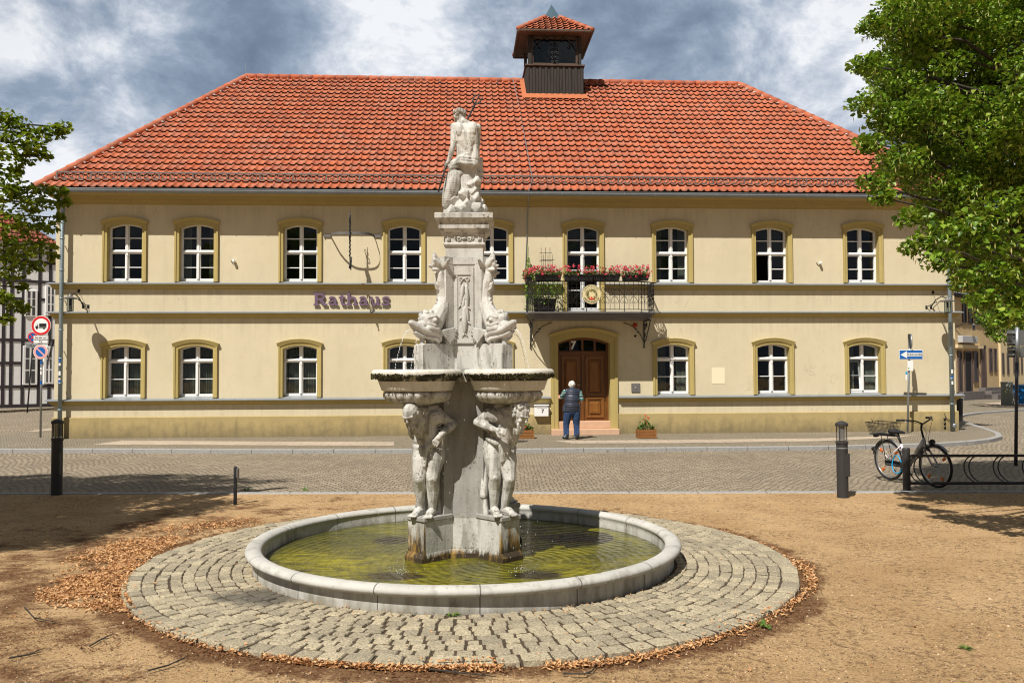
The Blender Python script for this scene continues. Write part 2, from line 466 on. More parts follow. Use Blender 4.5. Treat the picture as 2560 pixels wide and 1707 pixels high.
# ------------------------------------------------------------------ camera
cam = bpy.data.cameras.new('Camera'); cam.sensor_width = 36; cam.lens = 36 * FPX / 2560
cam.clip_end = 2000
co = bpy.data.objects.new('Camera', cam); COL.objects.link(co)
co.matrix_world = Matrix.Translation((0, 0, CAMH)) @ Matrix.Rotation(pi / 2 + TILT, 4, 'X') @ Matrix.Rotation(-ROLL, 4, 'Z')
SC.camera = co
SC.render.engine = 'CYCLES'
SC.cycles.use_denoising = True; SC.cycles.filter_width = 1.1; SC.cycles.denoising_prefilter = 'ACCURATE'
SC.cycles.max_bounces = 8; SC.cycles.transparent_max_bounces = 12
SC.cycles.caustics_reflective = False; SC.cycles.caustics_refractive = False
SC.view_settings.view_transform = 'Standard'; SC.view_settings.look = 'None'
SC.view_settings.exposure = .32; SC.view_settings.gamma = 1
# ------------------------------------------------------------------ sun and cloudy sky
SUNDIR = Vector((.60, 1.0, -1.56)).normalized()
sun = bpy.data.lights.new('sun', 'SUN'); sun.energy = 5.0; sun.angle = rad(.5); sun.color = (1, .945, .85)
so = bpy.data.objects.new('sun', sun); COL.objects.link(so)
so.rotation_euler = SUNDIR.to_track_quat('-Z', 'Y').to_euler(); so.location = (-8, -12, 25)
W = bpy.data.worlds.new('World'); SC.world = W; W.use_nodes = True
wt = W.node_tree
n = NT.__new__(NT); n.t = wt; n.n = wt.nodes; n._tc = None
bg = wt.nodes['Background']; bg.inputs[1].default_value = .1
sky = n.new('ShaderNodeTexSky', sky_type='NISHITA', sun_disc=False)
sky.sun_elevation = math.asin(-SUNDIR.z); sky.sun_rotation = atan2(-SUNDIR.x, -SUNDIR.y)
d = n.coord('Generated')
x, y, z = n.sep(d)
wp = n.noise(2.2, 3, .5, vec=d, col=True)
pv = n.vmath('MULTIPLY', n.vmath('ADD', d, n.vmath('MULTIPLY', n.vmath('SUBTRACT', wp, (.5, .5, .5)), (.10, .10, .08))), (1., 1., 1.55))
pv = n.vmath('ADD', pv, (4.3, 1.7, 2.2))
big = n.noise(2.6, 3, .5, vec=pv); det = n.noise(9.5, 10, .64, vec=pv, dist=.2)
cl = n.math('MULTIPLY_ADD', n.math('SUBTRACT', n.math('ADD', n.math('MULTIPLY', big, .50), n.math('MULTIPLY', det, .50)), .47), 1.45, .47)
# where the banks of cloud stand: (direction, spread, darker or lighter)
for sx, sy, w_, a_ in ((590, 90, .11, -.13), (720, 60, .08, -.09), (1620, 110, .13, -.16), (1800, 60, .10, -.08), (350, 330, .08, -.06), (520, 250, .07, -.05), (60, 330, .07, -.05), (2050, 330, .10, -.04), (430, 60, .06, .03), (230, 200, .07, .07), (380, 170, .05, .06), (960, 110, .09, .07), (1150, 60, .08, .05), (1420, 150, .05, .07), (2130, 130, .08, .05), (1960, 230, .07, .07), (1480, 175, .05, .06), (150, 110, .08, -.03)):
    v = ray(sx, sy).normalized()
    dd = n.new('ShaderNodeVectorMath', operation='DISTANCE'); n.lk(d, dd.inputs[0]); dd.inputs[1].default_value = v
    g = n.math('POWER', 2.718, n.math('MULTIPLY', n.math('MULTIPLY', dd.outputs['Value'], dd.outputs['Value']), -1 / (w_ * w_)))
    cl = n.math('ADD', cl, n.math('MULTIPLY', g, a_))
cc = n.ramp(cl, [(.18, (1.15, 1.6, 2.3)), (.31, (1.75, 2.3, 3.15)), (.40, (2.5, 3.1, 4.0)), (.46, (3.5, 4.05, 4.9)), (.52, (5.1, 5.5, 6.2)), (.585, (7.1, 7.3, 7.6))])
gap = n.ramp(n.noise(3.3, 4, .5, vec=pv), [(.66, 0), (.74, 1)])
skyc = n.mix(n.math('MULTIPLY', gap, .6), cc, sky.outputs[0])
# unseen sky overhead and behind dimmed to cut fill light and deepen shadows
unseen_dim = n.ramp(n.math('ADD', n.math('MULTIPLY', y, .8), n.math('MULTIPLY', z, -.35)), [(.12, .32), (.58, 1.)])
fin = n.mix(1., skyc, n.mix(0., unseen_dim, unseen_dim), 'MULTIPLY')
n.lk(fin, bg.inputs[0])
# ================================================================== GROUND
K = 1.0884                          # one 2352-px picture unit in photo pixels
FX, FY = -.43, 8.26                 # fountain axis
def cobble_nodes(n, bw, rh, arc=0., mort=.012, c1=(.36, .31, .24), c2=(.25, .215, .165), cm=(.085, .068, .05), warp=.03, bump=.02):
    co = n.coord()
    wv = n.noise(2.3, 3, .5, vec=co, col=True)
    v = n.vmath('ADD', co, n.vmath('MULTIPLY', n.vmath('SUBTRACT', wv, (.5, .5, .5)), (warp * 4, warp * 4, 0)))
    wv2 = n.noise(13, 2, .5, vec=co, col=True)
    v = n.vmath('ADD', v, n.vmath('MULTIPLY', n.vmath('SUBTRACT', wv2, (.5, .5, .5)), (warp * 1.4, warp * 1.4, 0)))
    x, y, z = n.sep(v)
    if arc:
        t = n.math('SUBTRACT', n.math('FRACT', n.math('DIVIDE', n.math('ADD', x, 100.), arc)), .5)
        y = n.math('ADD', y, n.math('MULTIPLY', n.math('MULTIPLY', t, t), arc * .6))
    b = n.new('ShaderNodeTexBrick'); b.offset = .5
    n.lk(n.comb(x, y, 0.), b.inputs['Vector'])
    b.inputs['Scale'].default_value = 1; b.inputs['Brick Width'].default_value = bw; b.inputs['Row Height'].default_value = rh
    b.inputs['Mortar Size'].default_value = mort; b.inputs['Mortar Smooth'].default_value = .4
    b.inputs['Color1'].default_value = (0, 0, 0, 1); b.inputs['Color2'].default_value = (1, 1, 1, 1); b.inputs['Mortar'].default_value = (.5, .5, .5, 1)
    tone = n.sep(b.outputs['Color'])[0]
    base = n.mix(tone, c1, c2)
    big = n.noise(.45, 5, .6, vec=co); fine = n.noise(38, 4, .65, vec=co)
    base = n.mix(n.math('MULTIPLY', n.ramp(big, [(.4, 0), (.7, 1)]), .45), base, scl(c2, .72))
    base = n.mix(n.math('MULTIPLY', n.ramp(fine, [(.35, 1), (.65, 0)]), .35), base, scl(c2, .55))
    base = n.mix(n.math('MULTIPLY', b.outputs['Fac'], .95), base, cm)
    n.col(base); n.rough(.85); n.set(Specular_IOR_Level=.3)
    n.bump(n.math('SUBTRACT', n.math('MULTIPLY', fine, .35), b.outputs['Fac']), bump, .9)
n = NT('road_cobbles'); cobble_nodes(n, .14, .115, 1.55, .012, (.43, .355, .26), (.27, .22, .16), warp=.028); M['road'] = n.mat
n = NT('mosaic_paving'); cobble_nodes(n, .075, .07, .7, .009, (.41, .355, .265), (.27, .23, .17), warp=.012, bump=.01); M['mosaic'] = n.mat
n = NT('slab_path'); cobble_nodes(n, .55, .42, 0, .008, (.52, .43, .335), (.44, .36, .28), (.22, .17, .13), warp=.004, bump=.006); M['slabs'] = n.mat
n = NT('kerb_granite')
b = n.noise(30, 4, .65); bx = n.sep(n.coord())
jo = n.math('LESS_THAN', n.math('FRACT', n.math('ADD', bx[0], 100.3)), .018)
n.col(n.mix(n.math('MULTIPLY', jo, .8), n.mix(n.ramp(b, [(.3, 0), (.7, 1)]), (.23, .23, .23), (.36, .355, .345)), (.08, .075, .07))); n.rough(.8)
n.bump(b, .006); M['kerb'] = n.mat
# gravel, its coordinates centred on the fountain
n = NT('sandy_gravel')
co_ = n.coord(); gx, gy, gz = n.sep(co_)
fine = n.noise(52, 4, .85); mid = n.noise(17, 6, .8); big = n.noise(.8, 6, .6); pat = n.noise(2.1, 6, .68)
c = n.mix(n.ramp(big, [(.35, 0), (.62, 1)]), (.62, .42, .225), (.49, .315, .155))
c = n.mix(n.math('MULTIPLY', n.ramp(fine, [(.37, 1), (.47, 0)]), .85), c, (.12, .065, .032))
c = n.mix(n.math('MULTIPLY', n.ramp(fine, [(.55, 0), (.68, 1)]), .6), c, (.86, .66, .42))
c = n.mix(n.math('MULTIPLY', n.math('MULTIPLY', n.ramp(mid, [(.50, 0), (.57, 1)]), n.ramp(pat, [(.38, 0), (.54, 1)])), .78), c, (.15, .085, .045))
r = n.math('SQRT', n.math('ADD', n.math('MULTIPLY', gx, gx), n.math('MULTIPLY', gy, gy)))
ringm = n.math('MULTIPLY', n.ramp(n.math('DIVIDE', r, 6.), [(.48, 0), (.495, 1), (.52, .9), (.56, 0)]), 1.)
side = n.ramp(n.math('MULTIPLY_ADD', gx, -.1, .5), [(.5, 0), (.85, 1)])          # more leaf mould on the left
leftm = n.math('MULTIPLY', n.ramp(n.math('DIVIDE', r, 6.), [(.5, .0), (.56, .7), (.72, .55), (.95, .15)]), side)
deb = n.ramp(n.math('ADD', n.math('MULTIPLY', n.math('MAXIMUM', ringm, leftm), .36), n.math('MULTIPLY', pat, .78)), [(.54, 0), (.65, 1)])
deb = n.math('MULTIPLY', deb, n.ramp(mid, [(.30, .55), (.55, 1)]))
c = n.mix(n.math('MULTIPLY', deb, .92), c, n.mix(n.ramp(fine, [(.4, 0), (.6, 1)]), (.065, .026, .012), (.19, .085, .035)))
n.col(c); n.rough(.95); n.set(Specular_IOR_Level=.15)
n.bump(n.math('ADD', fine, n.math('MULTIPLY', mid, 1.6)), .016, 1.)
M['gravel'] = n.mat

m = MB(); ys = [(-80, -.03), (12.9, -.03), (20.5, -.17), (600, -.17)]
for (ya, za), (yb, zb) in zip(ys, ys[1:]):
    m.quad((-400, ya, za), (400, ya, za), (400, yb, zb), (-400, yb, zb))
tag(m.build('road', M['road']), kind='structure')
KY = lambda x: 12.76 - .018 * x
m = MB(); xs = [-60 + 5 * i for i in range(25)]
for a, b_ in zip(xs, xs[1:]):
    m.quad((a - FX, -60 - FY, 0), (b_ - FX, -60 - FY, 0), (b_ - FX, KY(b_) - .07 - FY, 0), (a - FX, KY(a) - .07 - FY, 0))
tag(m.build('gravel', M['gravel'], loc=(FX, FY, 0)), kind='structure')
def kerb(pts, w, z0, z1, name, closed=False):
    """a kerb with chamfered edges along a line of x,y points, w wide to the left of the direction of travel"""
    P = [Vector((p[0], p[1])) for p in pts]; secs = []
    for i, p in enumerate(P):
        t = (P[min(i + 1, len(P) - 1)] - P[max(i - 1, 0)]).normalized(); nn = Vector((-t.y, t.x))
        q = p + nn * w; b = .012
        secs.append([(p.x, p.y, z0), (p.x, p.y, z1 - b), (p.x + nn.x * b, p.y + nn.y * b, z1), (q.x - nn.x * b, q.y - nn.y * b, z1), (q.x, q.y, z1 - b), (q.x, q.y, z0)])
    m = MB()
    for a, b in zip(secs, secs[1:]):
        for k in range(5): m.quad(a[k], b[k], b[k + 1], a[k + 1])
    return tag(m.build(name, M['kerb']), kind='structure')
kerb([(x, KY(x) - .07) for x in range(-60, 61, 2)], .15, -.1, .012, 'kerb')
# pavement in front of the town hall
pv = [(-140, 1123), (0, 1121), (300, 1120.5), (540, 1122), (900, 1122), (1280, 1121), (1700, 1117), (2050, 1114), (2330, 1107), (2425, 1101), (2470, 1096), (2491, 1090), (2487, 1082), (2460, 1072), (2428, 1062), (2400, 1052), (2390, 1044)]
PZ = -.075
front = [G(x, y, PZ) for x, y in pv]
back = [MTH @ Vector((14.1, 14, 0)), MTH @ Vector((-13.9, 14, 0)), G(131, 1068, PZ), G(0, 1087, PZ), G(-140, 1104, PZ)]
m = MB(); m.slab([(p.x, p.y) for p in front + back], -.4, PZ)
tag(m.build('pavement', M['mosaic']), kind='structure')
kerb([(p.x, p.y - .17) for p in front[:-6]] + [(p.x + .17, p.y) for p in front[-6:]], .165, -.4, PZ + .006, 'kerb')
for pts in ([(305, 1101), (640, 1103), (985, 1104), (985, 1113.5), (640, 1112.5), (230, 1111)], [(1385, 1101), (1700, 1099), (2040, 1095), (2290, 1087), (2240, 1094), (2040, 1102.5), (1700, 1107), (1430, 1108)], [(60, 1079), (131, 1069), (131, 1075), (90, 1079)]):
    m = MB(); m.poly([tuple(G(x, y, PZ + .004)) for x, y in pts[::-1]])
    tag(m.build('slab_path', M['slabs']), kind='structure')
# pavement of the right-hand side street and its kerb
rb = [(2386, 1044), (2410, 1035), (2450, 1029.5), (2560, 1022), (2800, 1012), (2800, 975), (2386, 992)]
P_ = [G(x, y, -.09) for x, y in rb]
m = MB(); m.slab([(p.x, p.y) for p in P_], -.4, -.09); tag(m.build('pavement', M['mosaic']), kind='structure')
kerb([(p.x, p.y - .17) for p in P_[:5]], .165, -.4, -.085, 'kerb')
m = MB(); m.poly([tuple(G(x, y, -.085)) for x, y in [(2560, 1018), (2470, 1015), (2436, 1010), (2520, 1003), (2600, 1001), (2700, 1008)]][::-1])
tag(m.build('slab_path', M['slabs']), kind='structure')
# left street edge before the timbered house
m = MB(); m.slab([(-60, 39), (-26.3, 39), (-24.2, 45.6), (-23, 52), (-60, 52)], -.4, -.06); tag(m.build('pavement', M['mosaic']), kind='structure')
# drain cover on the pavement
p = G(1290, 1103, PZ); m = MB(); m.lathe([(.33, 0), (.33, .006), (.26, .008), (.25, .005), (0.01, .007)], 24)
tag(m.build('drain_cover', M['iron_grey'], loc=p), 'round dark drain cover set in the pavement behind the fountain', 'drain cover')

# ---- paved ring round the basin: rows of hewn stones
def granite_mat():
    n = NT('hewn_granite')
    rnd = n.new('ShaderNodeNewGeometry').outputs['Random Per Island']
    s = n.noise(75, 3, .7); l = n.noise(3.2, 5, .6); f = n.noise(16, 5, .7)
    c = n.mix(rnd, (.50, .425, .285), (.29, .25, .175))
    c = n.mix(n.math('MULTIPLY', n.ramp(s, [(.36, 1), (.52, 0)]), .75), c, (.12, .105, .085))
    c = n.mix(n.math('MULTIPLY', n.ramp(s, [(.56, 0), (.7, 1)]), .5), c, (.66, .60, .48))
    c = n.mix(n.math('MULTIPLY', n.ramp(f, [(.55, 0), (.75, 1)]), .4), c, (.20, .15, .09))
    x, y, z = n.sep(n.coord())
    wet = n.math('MULTIPLY', n.ramp(n.math('ADD', n.math('MULTIPLY', n.math('ADD', n.math('POWER', n.math('ADD', x, 1.52), 2.), n.math('MULTIPLY', n.math('POWER', n.math('ADD', y, 1.42), 2.), 2.2)), 1.5), n.math('MULTIPLY', l, .55)), [(.38, 1), (.58, 0)]), .8)
    c = n.mix(wet, c, (.055, .05, .045))
    n.col(c); n.rough(.8)
    n.bump(n.math('ADD', s, n.math('MULTIPLY', f, 1.5)), .010, .8)
    return n.mat
M['granite'] = granite_mat()
M['joint'] = simple('joint_sand', (.06, .042, .026), .95, 0, .45, 14, .006, 60)
rng = random.Random(3)
m = MB(); m.lathe([(1.92, .030), (2.985, .028), (3.0, .0)], 96); m.v = [(a, b, c) for a, b, c in m.v]
base = m.build('paved_ring', M['joint'], loc=(FX, FY, 0)); tag(base, kind='structure')
m = MB(); r = 1.952
rows = [.092, .096, .10, .097, .103, .10, .102, .104, .106, .150]
m.smooth = False
for i, w in enumerate(rows):
    L = .122 if i < 9 else .18
    N = int(2 * pi * (r + w / 2) / L); off = rng.random()
    edges = [(k + off + rng.uniform(-.16, .16)) / N * 2 * pi for k in range(N)]; edges.append(edges[0] + 2 * pi)
    rw0 = lambda a, i=i: .012 * mnoise.noise(Vector((cos(a) * 6, sin(a) * 6, i)))
    for k in range(N):
        a0, a1 = edges[k], edges[k + 1]; g = .0088 / r
        a0 += g * rng.uniform(.9, 1.5); a1 -= g * rng.uniform(.9, 1.5)
        j = lambda q=.0055: rng.uniform(-q, q)
        ra0 = r + .0052 + rw0(a0) + j(); ra1 = r + .0052 + rw0(a1) + j()
        rb0 = r + w - .0052 + rw0(a0) + j(); rb1 = r + w - .0052 + rw0(a1) + j()
        am = (a0 + a1) / 2
        out = [(ra0, a0), (ra0 * .5 + ra1 * .5 - .004, am), (ra1, a1), (ra1 * .5 + rb1 * .5, a1 + .004 / r), (rb1, a1), (rb0 * .5 + rb1 * .5 + .004, am), (rb0, a0), (ra0 * .5 + rb0 * .5, a0 - .004 / r)]
        cr = sum(q[0] for q in out) / 8; ca = am
        h = .038 + rng.uniform(-.006, .006); tx, ty = j(.05), j(.05)
        P8 = []
        for s_, hh in ((1., 0.), (.985, h * .80), (.90, h), (.4, h + .001)):
            for q in out:
                rr = cr + (q[0] - cr) * s_; aa = ca + (q[1] - ca) * s_
                px, py = rr * cos(aa), rr * sin(aa)
                P8.append((px, py, hh + (tx * (px - cr * cos(ca)) + ty * (py - cr * sin(ca)) + j(.0022) if hh > .01 else 0)))
        fs = [(b * 8 + q, b * 8 + (q + 1) % 8, b * 8 + 8 + (q + 1) % 8, b * 8 + 8 + q) for b in range(3) for q in range(8)] + [tuple(24 + q for q in range(8))]
        m.add(P8, fs)
    r += w
tag(m.build('paved_ring', M['granite'], loc=(FX, FY, 0)), kind='structure')

# ---- leaf litter
def leaf_shape(m, p, L, wd, rx, tilt, yaw, curl):
    R = Matrix.Translation(p) @ Matrix.Rotation(yaw, 4, 'Z') @ Matrix.Rotation(tilt, 4, 'Y') @ Matrix.Rotation(rx, 4, 'X')
    vs = [(-L / 2, 0, curl), (-L * .1, -wd / 2, .0), (-L * .1, 0, -.25 * curl), (-L * .1, wd / 2, .0), (L / 2, 0, curl * .6)]
    m.add([R @ Vector(v) for v in vs], [(0, 1, 2), (0, 2, 3), (1, 4, 2), (2, 4, 3)])
def in_poly(x, y, P):
    c = False
    for (x0, y0), (x1, y1) in zip(P, P[1:] + P[:1]):
        if (y0 > y) != (y1 > y) and x < (x1 - x0) * (y - y0) / (y1 - y0) + x0: c = not c
    return c
def ground_z(p): return .04 if 1.95 < hypot(p.x - FX, p.y - FY) < 2.99 else 0.
rng = random.Random(11)
m = MB(); md = MB()
def drop(p, big=1., pile=.02):
    q = rng.random()
    leaf_shape(m, Vector((p.x, p.y, ground_z(p) + .006 + rng.random() ** 2 * pile)), rng.uniform(.028, .056) * big, rng.uniform(.010, .020) * big, rng.uniform(-.7, .7), rng.uniform(-.45, .45), rng.uniform(0, 6.28), rng.uniform(.002, .014))
R1 = [(618, 1190), (330, 1222), (170, 1290), (85, 1375), (185, 1392), (300, 1408), (318, 1400), (296, 1350), (310, 1315), (352, 1272), (440, 1232), (560, 1204)]
cnt = 0
while cnt < 7600:
    x, y = rng.uniform(80, 620), rng.uniform(1185, 1410)
    if in_poly(x + rng.gauss(0, 14), y + rng.gauss(0, 7), R1):
        p = G(x * K, y * K)
        dn = mnoise.noise(Vector((p.x * 1.6, p.y * 1.6, 0))) + .5 * mnoise.noise(Vector((p.x * 4, p.y * 4, 2)))
        if dn < -.12 and rng.random() < .85: cnt += .25; continue
        if hypot(p.x - FX, p.y - FY) < 2.97: continue
        drop(p, 1., .018); cnt += 1
for pts, wd, N in (([(655, 1492), (760, 1508), (900, 1520), (1040, 1531), (1150, 1534)], 13, 1500), ([(1255, 1534), (1400, 1526), (1550, 1498), (1700, 1450)], 8, 700), ([(1690, 1455), (1800, 1405), (1868, 1352), (1862, 1318), (1835, 1298)], 11, 620), ([(1840, 1300), (1780, 1270), (1700, 1240), (1640, 1225)], 4, 260), ([(300, 1405), (380, 1450), (480, 1480), (600, 1500)], 9, 240)):
    for _ in range(N):
        i = rng.randrange(len(pts) - 1); t = rng.random()
        x = pts[i][0] * (1 - t) + pts[i + 1][0] * t; y = pts[i][1] * (1 - t) + pts[i + 1][1] * t
        p = G(x * K + rng.gauss(0, 8), (y + rng.gauss(0, .45) * wd) * K)
        if hypot(p.x - FX, p.y - FY) < 2.98: 
            d_ = Vector((p.x - FX, p.y - FY)).normalized() * (2.99 + rng.random() * .05); p = Vector((FX + d_.x, FY + d_.y, 0))
        drop(p, .95, .028)
for _ in range(420):
    p = G(rng.uniform(0, 2560), rng.uniform(1250, 1700))
    if hypot(p.x - FX, p.y - FY) > 1.97: drop(p, rng.uniform(.5, .9), .0)
for _ in range(260):
    a = rng.uniform(0, 6.28); rr = 1.96 + abs(rng.gauss(0, .03)); drop(Vector((FX + rr * cos(a), FY + rr * sin(a), 0)), .6, .01)
for _ in range(150):
    drop(Vector((rng.uniform(-9, 9), rng.uniform(20.2, 20.9), 0)) - Vector((0, 0, .16)), 1.1, .01)
tag(m.build('leaf_litter', M['litter']), 'dry orange brown leaves heaped against the paved ring', 'leaf litter', kind='stuff')
m = MB()
for _ in range(5200):
    a = rng.uniform(0, 6.28); q = rng.random()
    if q < .6: rr = 2.99 + abs(rng.gauss(0, .13)); p = Vector((FX + rr * cos(a), FY + rr * sin(a), .004))
    else: p = G(rng.uniform(-20, 640) , rng.uniform(1420, 1640)); 
    if hypot(p.x - FX, p.y - FY) < 2.98: continue
    if mnoise.noise(Vector((p.x * 2.3, p.y * 2.3, 5))) < -.02: continue
    leaf_shape(m, Vector((p.x, p.y, .004 + rng.random() * .012)), rng.uniform(.015, .035), rng.uniform(.006, .014), rng.uniform(-.6, .6), rng.uniform(-.4, .4), rng.uniform(0, 6.28), .004)
tag(m.build('leaf_mould', M['litter_dark']), 'crumbled dark brown leaf bits around the paved ring', 'leaf litter', kind='stuff')
# pebbles and grit on the gravel
m = MB()
for _ in range(11000):
    p = G(rng.uniform(-40, 2600), rng.uniform(1240, 1720))
    if hypot(p.x - FX, p.y - FY) < 3.1: continue
    s = rng.uniform(.003, .0085) * (1.8 if rng.random() < .04 else 1)
    b_ = len(m.v); yaw = rng.uniform(0, 3)
    c_, s_ = cos(yaw) * s, sin(yaw) * s
    m.add([(p.x + c_, p.y + s_, 0), (p.x - s_ * .8, p.y + c_ * .8, 0), (p.x - c_, p.y - s_, 0), (p.x + s_ * .7, p.y - c_ * .7, 0), (p.x, p.y, s * .9)], [(0, 1, 4), (1, 2, 4), (2, 3, 4), (3, 0, 4)])
M['grit'] = leaf_mat('grit', [(.05, .035, .025), (.10, .06, .035), (.42, .28, .16), (.07, .045, .03), (.60, .45, .30), (.13, .08, .045)], 0., .9)
tag(m.build('grit', M['grit']), 'loose grit and small stones on the sandy gravel', 'grit', kind='stuff')
# fallen twigs: (photo polyline in 2352 units, look)
tw = [([(555, 1318), (575, 1306), (600, 1300)], 'thin dark twig lying on the gravel at the left end of the ring, shortest'),
      ([(340, 1548), (385, 1535), (420, 1520), (432, 1512)], 'curved dark twig on the gravel at the lower left'),
      ([(20, 1522), (60, 1508), (92, 1502)], 'straight dark twig near the lower left corner of the gravel'),
      ([(205, 1488), (235, 1472), (262, 1460)], 'slanting dark twig left of the curved twig'),
      ([(55, 1402), (75, 1425), (110, 1430), (140, 1434)], 'forked dark twig on the gravel beside the leaf heap'),
      ([(985, 1542), (1040, 1548), (1100, 1560), (1140, 1562)], 'long dark twig in front of the fountain below the leaf heap'),
      ([(1290, 1555), (1340, 1558), (1360, 1548), (1370, 1530)], 'bent dark twig below the front edge of the paved ring')]
for pts, lab in tw:
    P3 = [G(x * K, y * K) for x, y in pts]; c0 = P3[0].copy(); m = MB(); m.smooth = True
    L_ = [Vector((p.x - c0.x + rng.uniform(-.01, .01), p.y - c0.y, .012 + rng.random() * .02)) for p in P3]
    m.tube(L_, [.0055, .005] + [.004] * (len(L_) - 3) + [.002], 5)
    q = L_[1]; m.tube([q, q + Vector((rng.uniform(.03, .09), rng.uniform(-.08, .08), .02))], [.004, .0015], 4)
    tag(m.build('twig', M['bark'], loc=(c0.x, c0.y, 0)), lab, 'twig', 'fallen twigs on the gravel')
# weeds
def weed(x, y, s, lab, z=.03, N=12):
    p = G(x * K, y * K); t = thing('weed', lab, 'weed', (p.x, p.y, 0), 0, 'small weeds between the stones')
    m = MB()
    for _ in range(N):
        a = rng.uniform(0, 6.28); L = s * rng.uniform(.5, 1.1); up = rng.uniform(.3, 1.1)
        d_ = Vector((cos(a), sin(a), 0)); sd = Vector((-sin(a), cos(a), 0)) * L * .16
        p0 = Vector((0, 0, z)); p1 = p0 + d_ * L * .5 + Vector((0, 0, L * .45 * up)); p2 = p0 + d_ * L + Vector((0, 0, L * .3 * up))
        m.add([p0, p1 - sd, p1 + sd, p2], [(0, 1, 2), (1, 3, 2)])
    m.build('foliage', M['geranium_leaf'], t)
weed(1092, 1402, .13, 'broad leafed green weed at the foot of the basin, right of centre', N=11)
weed(912, 1398, .10, 'yellowish tuft of weed at the foot of the basin, left of centre', N=18)
weed(1040, 1424, .07, 'low dark green weed between two stones of the ring', N=16)
weed(713, 1378, .07, 'small weed at the basin foot farthest left', N=10)
weed(1758, 1440, .09, 'grass tuft at the right front edge of the paved ring', .0, N=16)
weed(1312, 1518, .06, 'tiny weed in the front edge of the paved ring', .0, N=10)
weed(2218, 1490, .055, 'dark green weed alone on the gravel at the lower right', 0., N=22)
weed(565, 1128, .12, 'grass tuft at the kerb beside the small steel post', 0., N=12)
weed(700, 1127, .12, 'low grass along the kerb right of the small steel post', 0., N=14)
# ================================================================== TOWN HALL  (local x along the front, -y towards the square, z up)
TH = thing('town_hall', 'long two storey sand yellow plastered town hall with red tiled hipped roof', 'building', (0, DIST, 0), YAW)
U0 = F(136, 900)[0]; U1 = F(2389, 900)[0]
WB, WP, WC, WBB, WA, WE = -.08, .51, 1.015, 3.515, 4.345, 6.62   # base, plinth step, sill course, two string courses, cornice foot
EV, EW = -.62, 6.97                                            # eave edge
ub = lambda d, y: F(d * K, y * K)[0]
upc = [287, 452.5, 690, 928, 1130.5, 1338.5, 1543, 1770, 1981]
loc = [283.5, 449, 689, 929.5, 1131, 1342.5, 1547.5, 1779, 1986.5]
UC = [(ub(a, 575) + ub(b, 850)) / 2 for a, b in zip(upc, loc)]
OW = .49                                                        # half width of a window opening
def arch(u, hw, spring, crown, n=10):
    """points of a segmental arch from left to right"""
    h = crown - spring; R = (hw * hw + h * h) / (2 * h); a = math.asin(hw / R)
    return [(u + R * sin(-a + 2 * a * k / n), crown - R + R * cos(-a + 2 * a * k / n)) for k in range(n + 1)]
def storey(m, z0, z1, ops):
    """wall sheet with arched openings: (u, half width, bottom, spring, crown)"""
    x = U0
    for (u, hw, b, s, c) in ops:
        m.quad((x, 0, z0), (u - hw, 0, z0), (u - hw, 0, z1), (x, 0, z1))
        if b > z0: m.quad((u - hw, 0, z0), (u + hw, 0, z0), (u + hw, 0, b), (u - hw, 0, b))
        A = arch(u, hw, s, c)
        for (xa, za), (xb, zb) in zip(A, A[1:]): m.quad((xa, 0, za), (xb, 0, zb), (xb, 0, z1), (xa, 0, z1))
        x = u + hw
    m.quad((x, 0, z0), (U1, 0, z0), (U1, 0, z1), (x, 0, z1))
up_ops = [(u, OW, 4.40 if i != 5 else 3.55, 5.97, 6.075) for i, u in enumerate(UC)]
DW = .77
lo_ops = [(u, OW, 1.06, 2.455, 2.56) if i != 5 else (u, DW, .3, 2.60, 2.775) for i, u in enumerate(UC)]
m = MB()
storey(m, WC - .1, WBB - .05, [o if i != 5 else (o[0], o[1], WC - .1, o[3], o[4]) for i, o in enumerate(lo_ops)])
storey(m, WBB - .05, WE + .1, [o for o in up_ops])
ud = UC[5]
for a, b in ((U0, ud - DW), (ud + DW, U1)):
    m.quad((a, -.0, WP - .05), (b, 0, WP - .05), (b, 0, WC - .1), (a, 0, WC - .1))
BD = 13.0
m.quad((U0, BD, WB - .2), (U0, 0, WB - .2), (U0, 0, WE + .1), (U0, BD, WE + .1)); m.quad((U1, 0, WB - .2), (U1, BD, WB - .2), (U1, BD, WE + .1), (U1, 0, WE + .1))
m.quad((U1, BD, WB - .2), (U0, BD, WB - .2), (U0, BD, WE + .1), (U1, BD, WE + .1))
m.build('wall', M['plaster'], TH)
# inside: dark rooms behind the panes
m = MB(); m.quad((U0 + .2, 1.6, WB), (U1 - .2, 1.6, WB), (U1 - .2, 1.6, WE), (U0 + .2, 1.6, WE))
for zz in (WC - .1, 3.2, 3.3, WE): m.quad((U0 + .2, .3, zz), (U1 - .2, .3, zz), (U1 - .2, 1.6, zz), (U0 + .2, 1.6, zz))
m.build('room', M['dark'], TH)
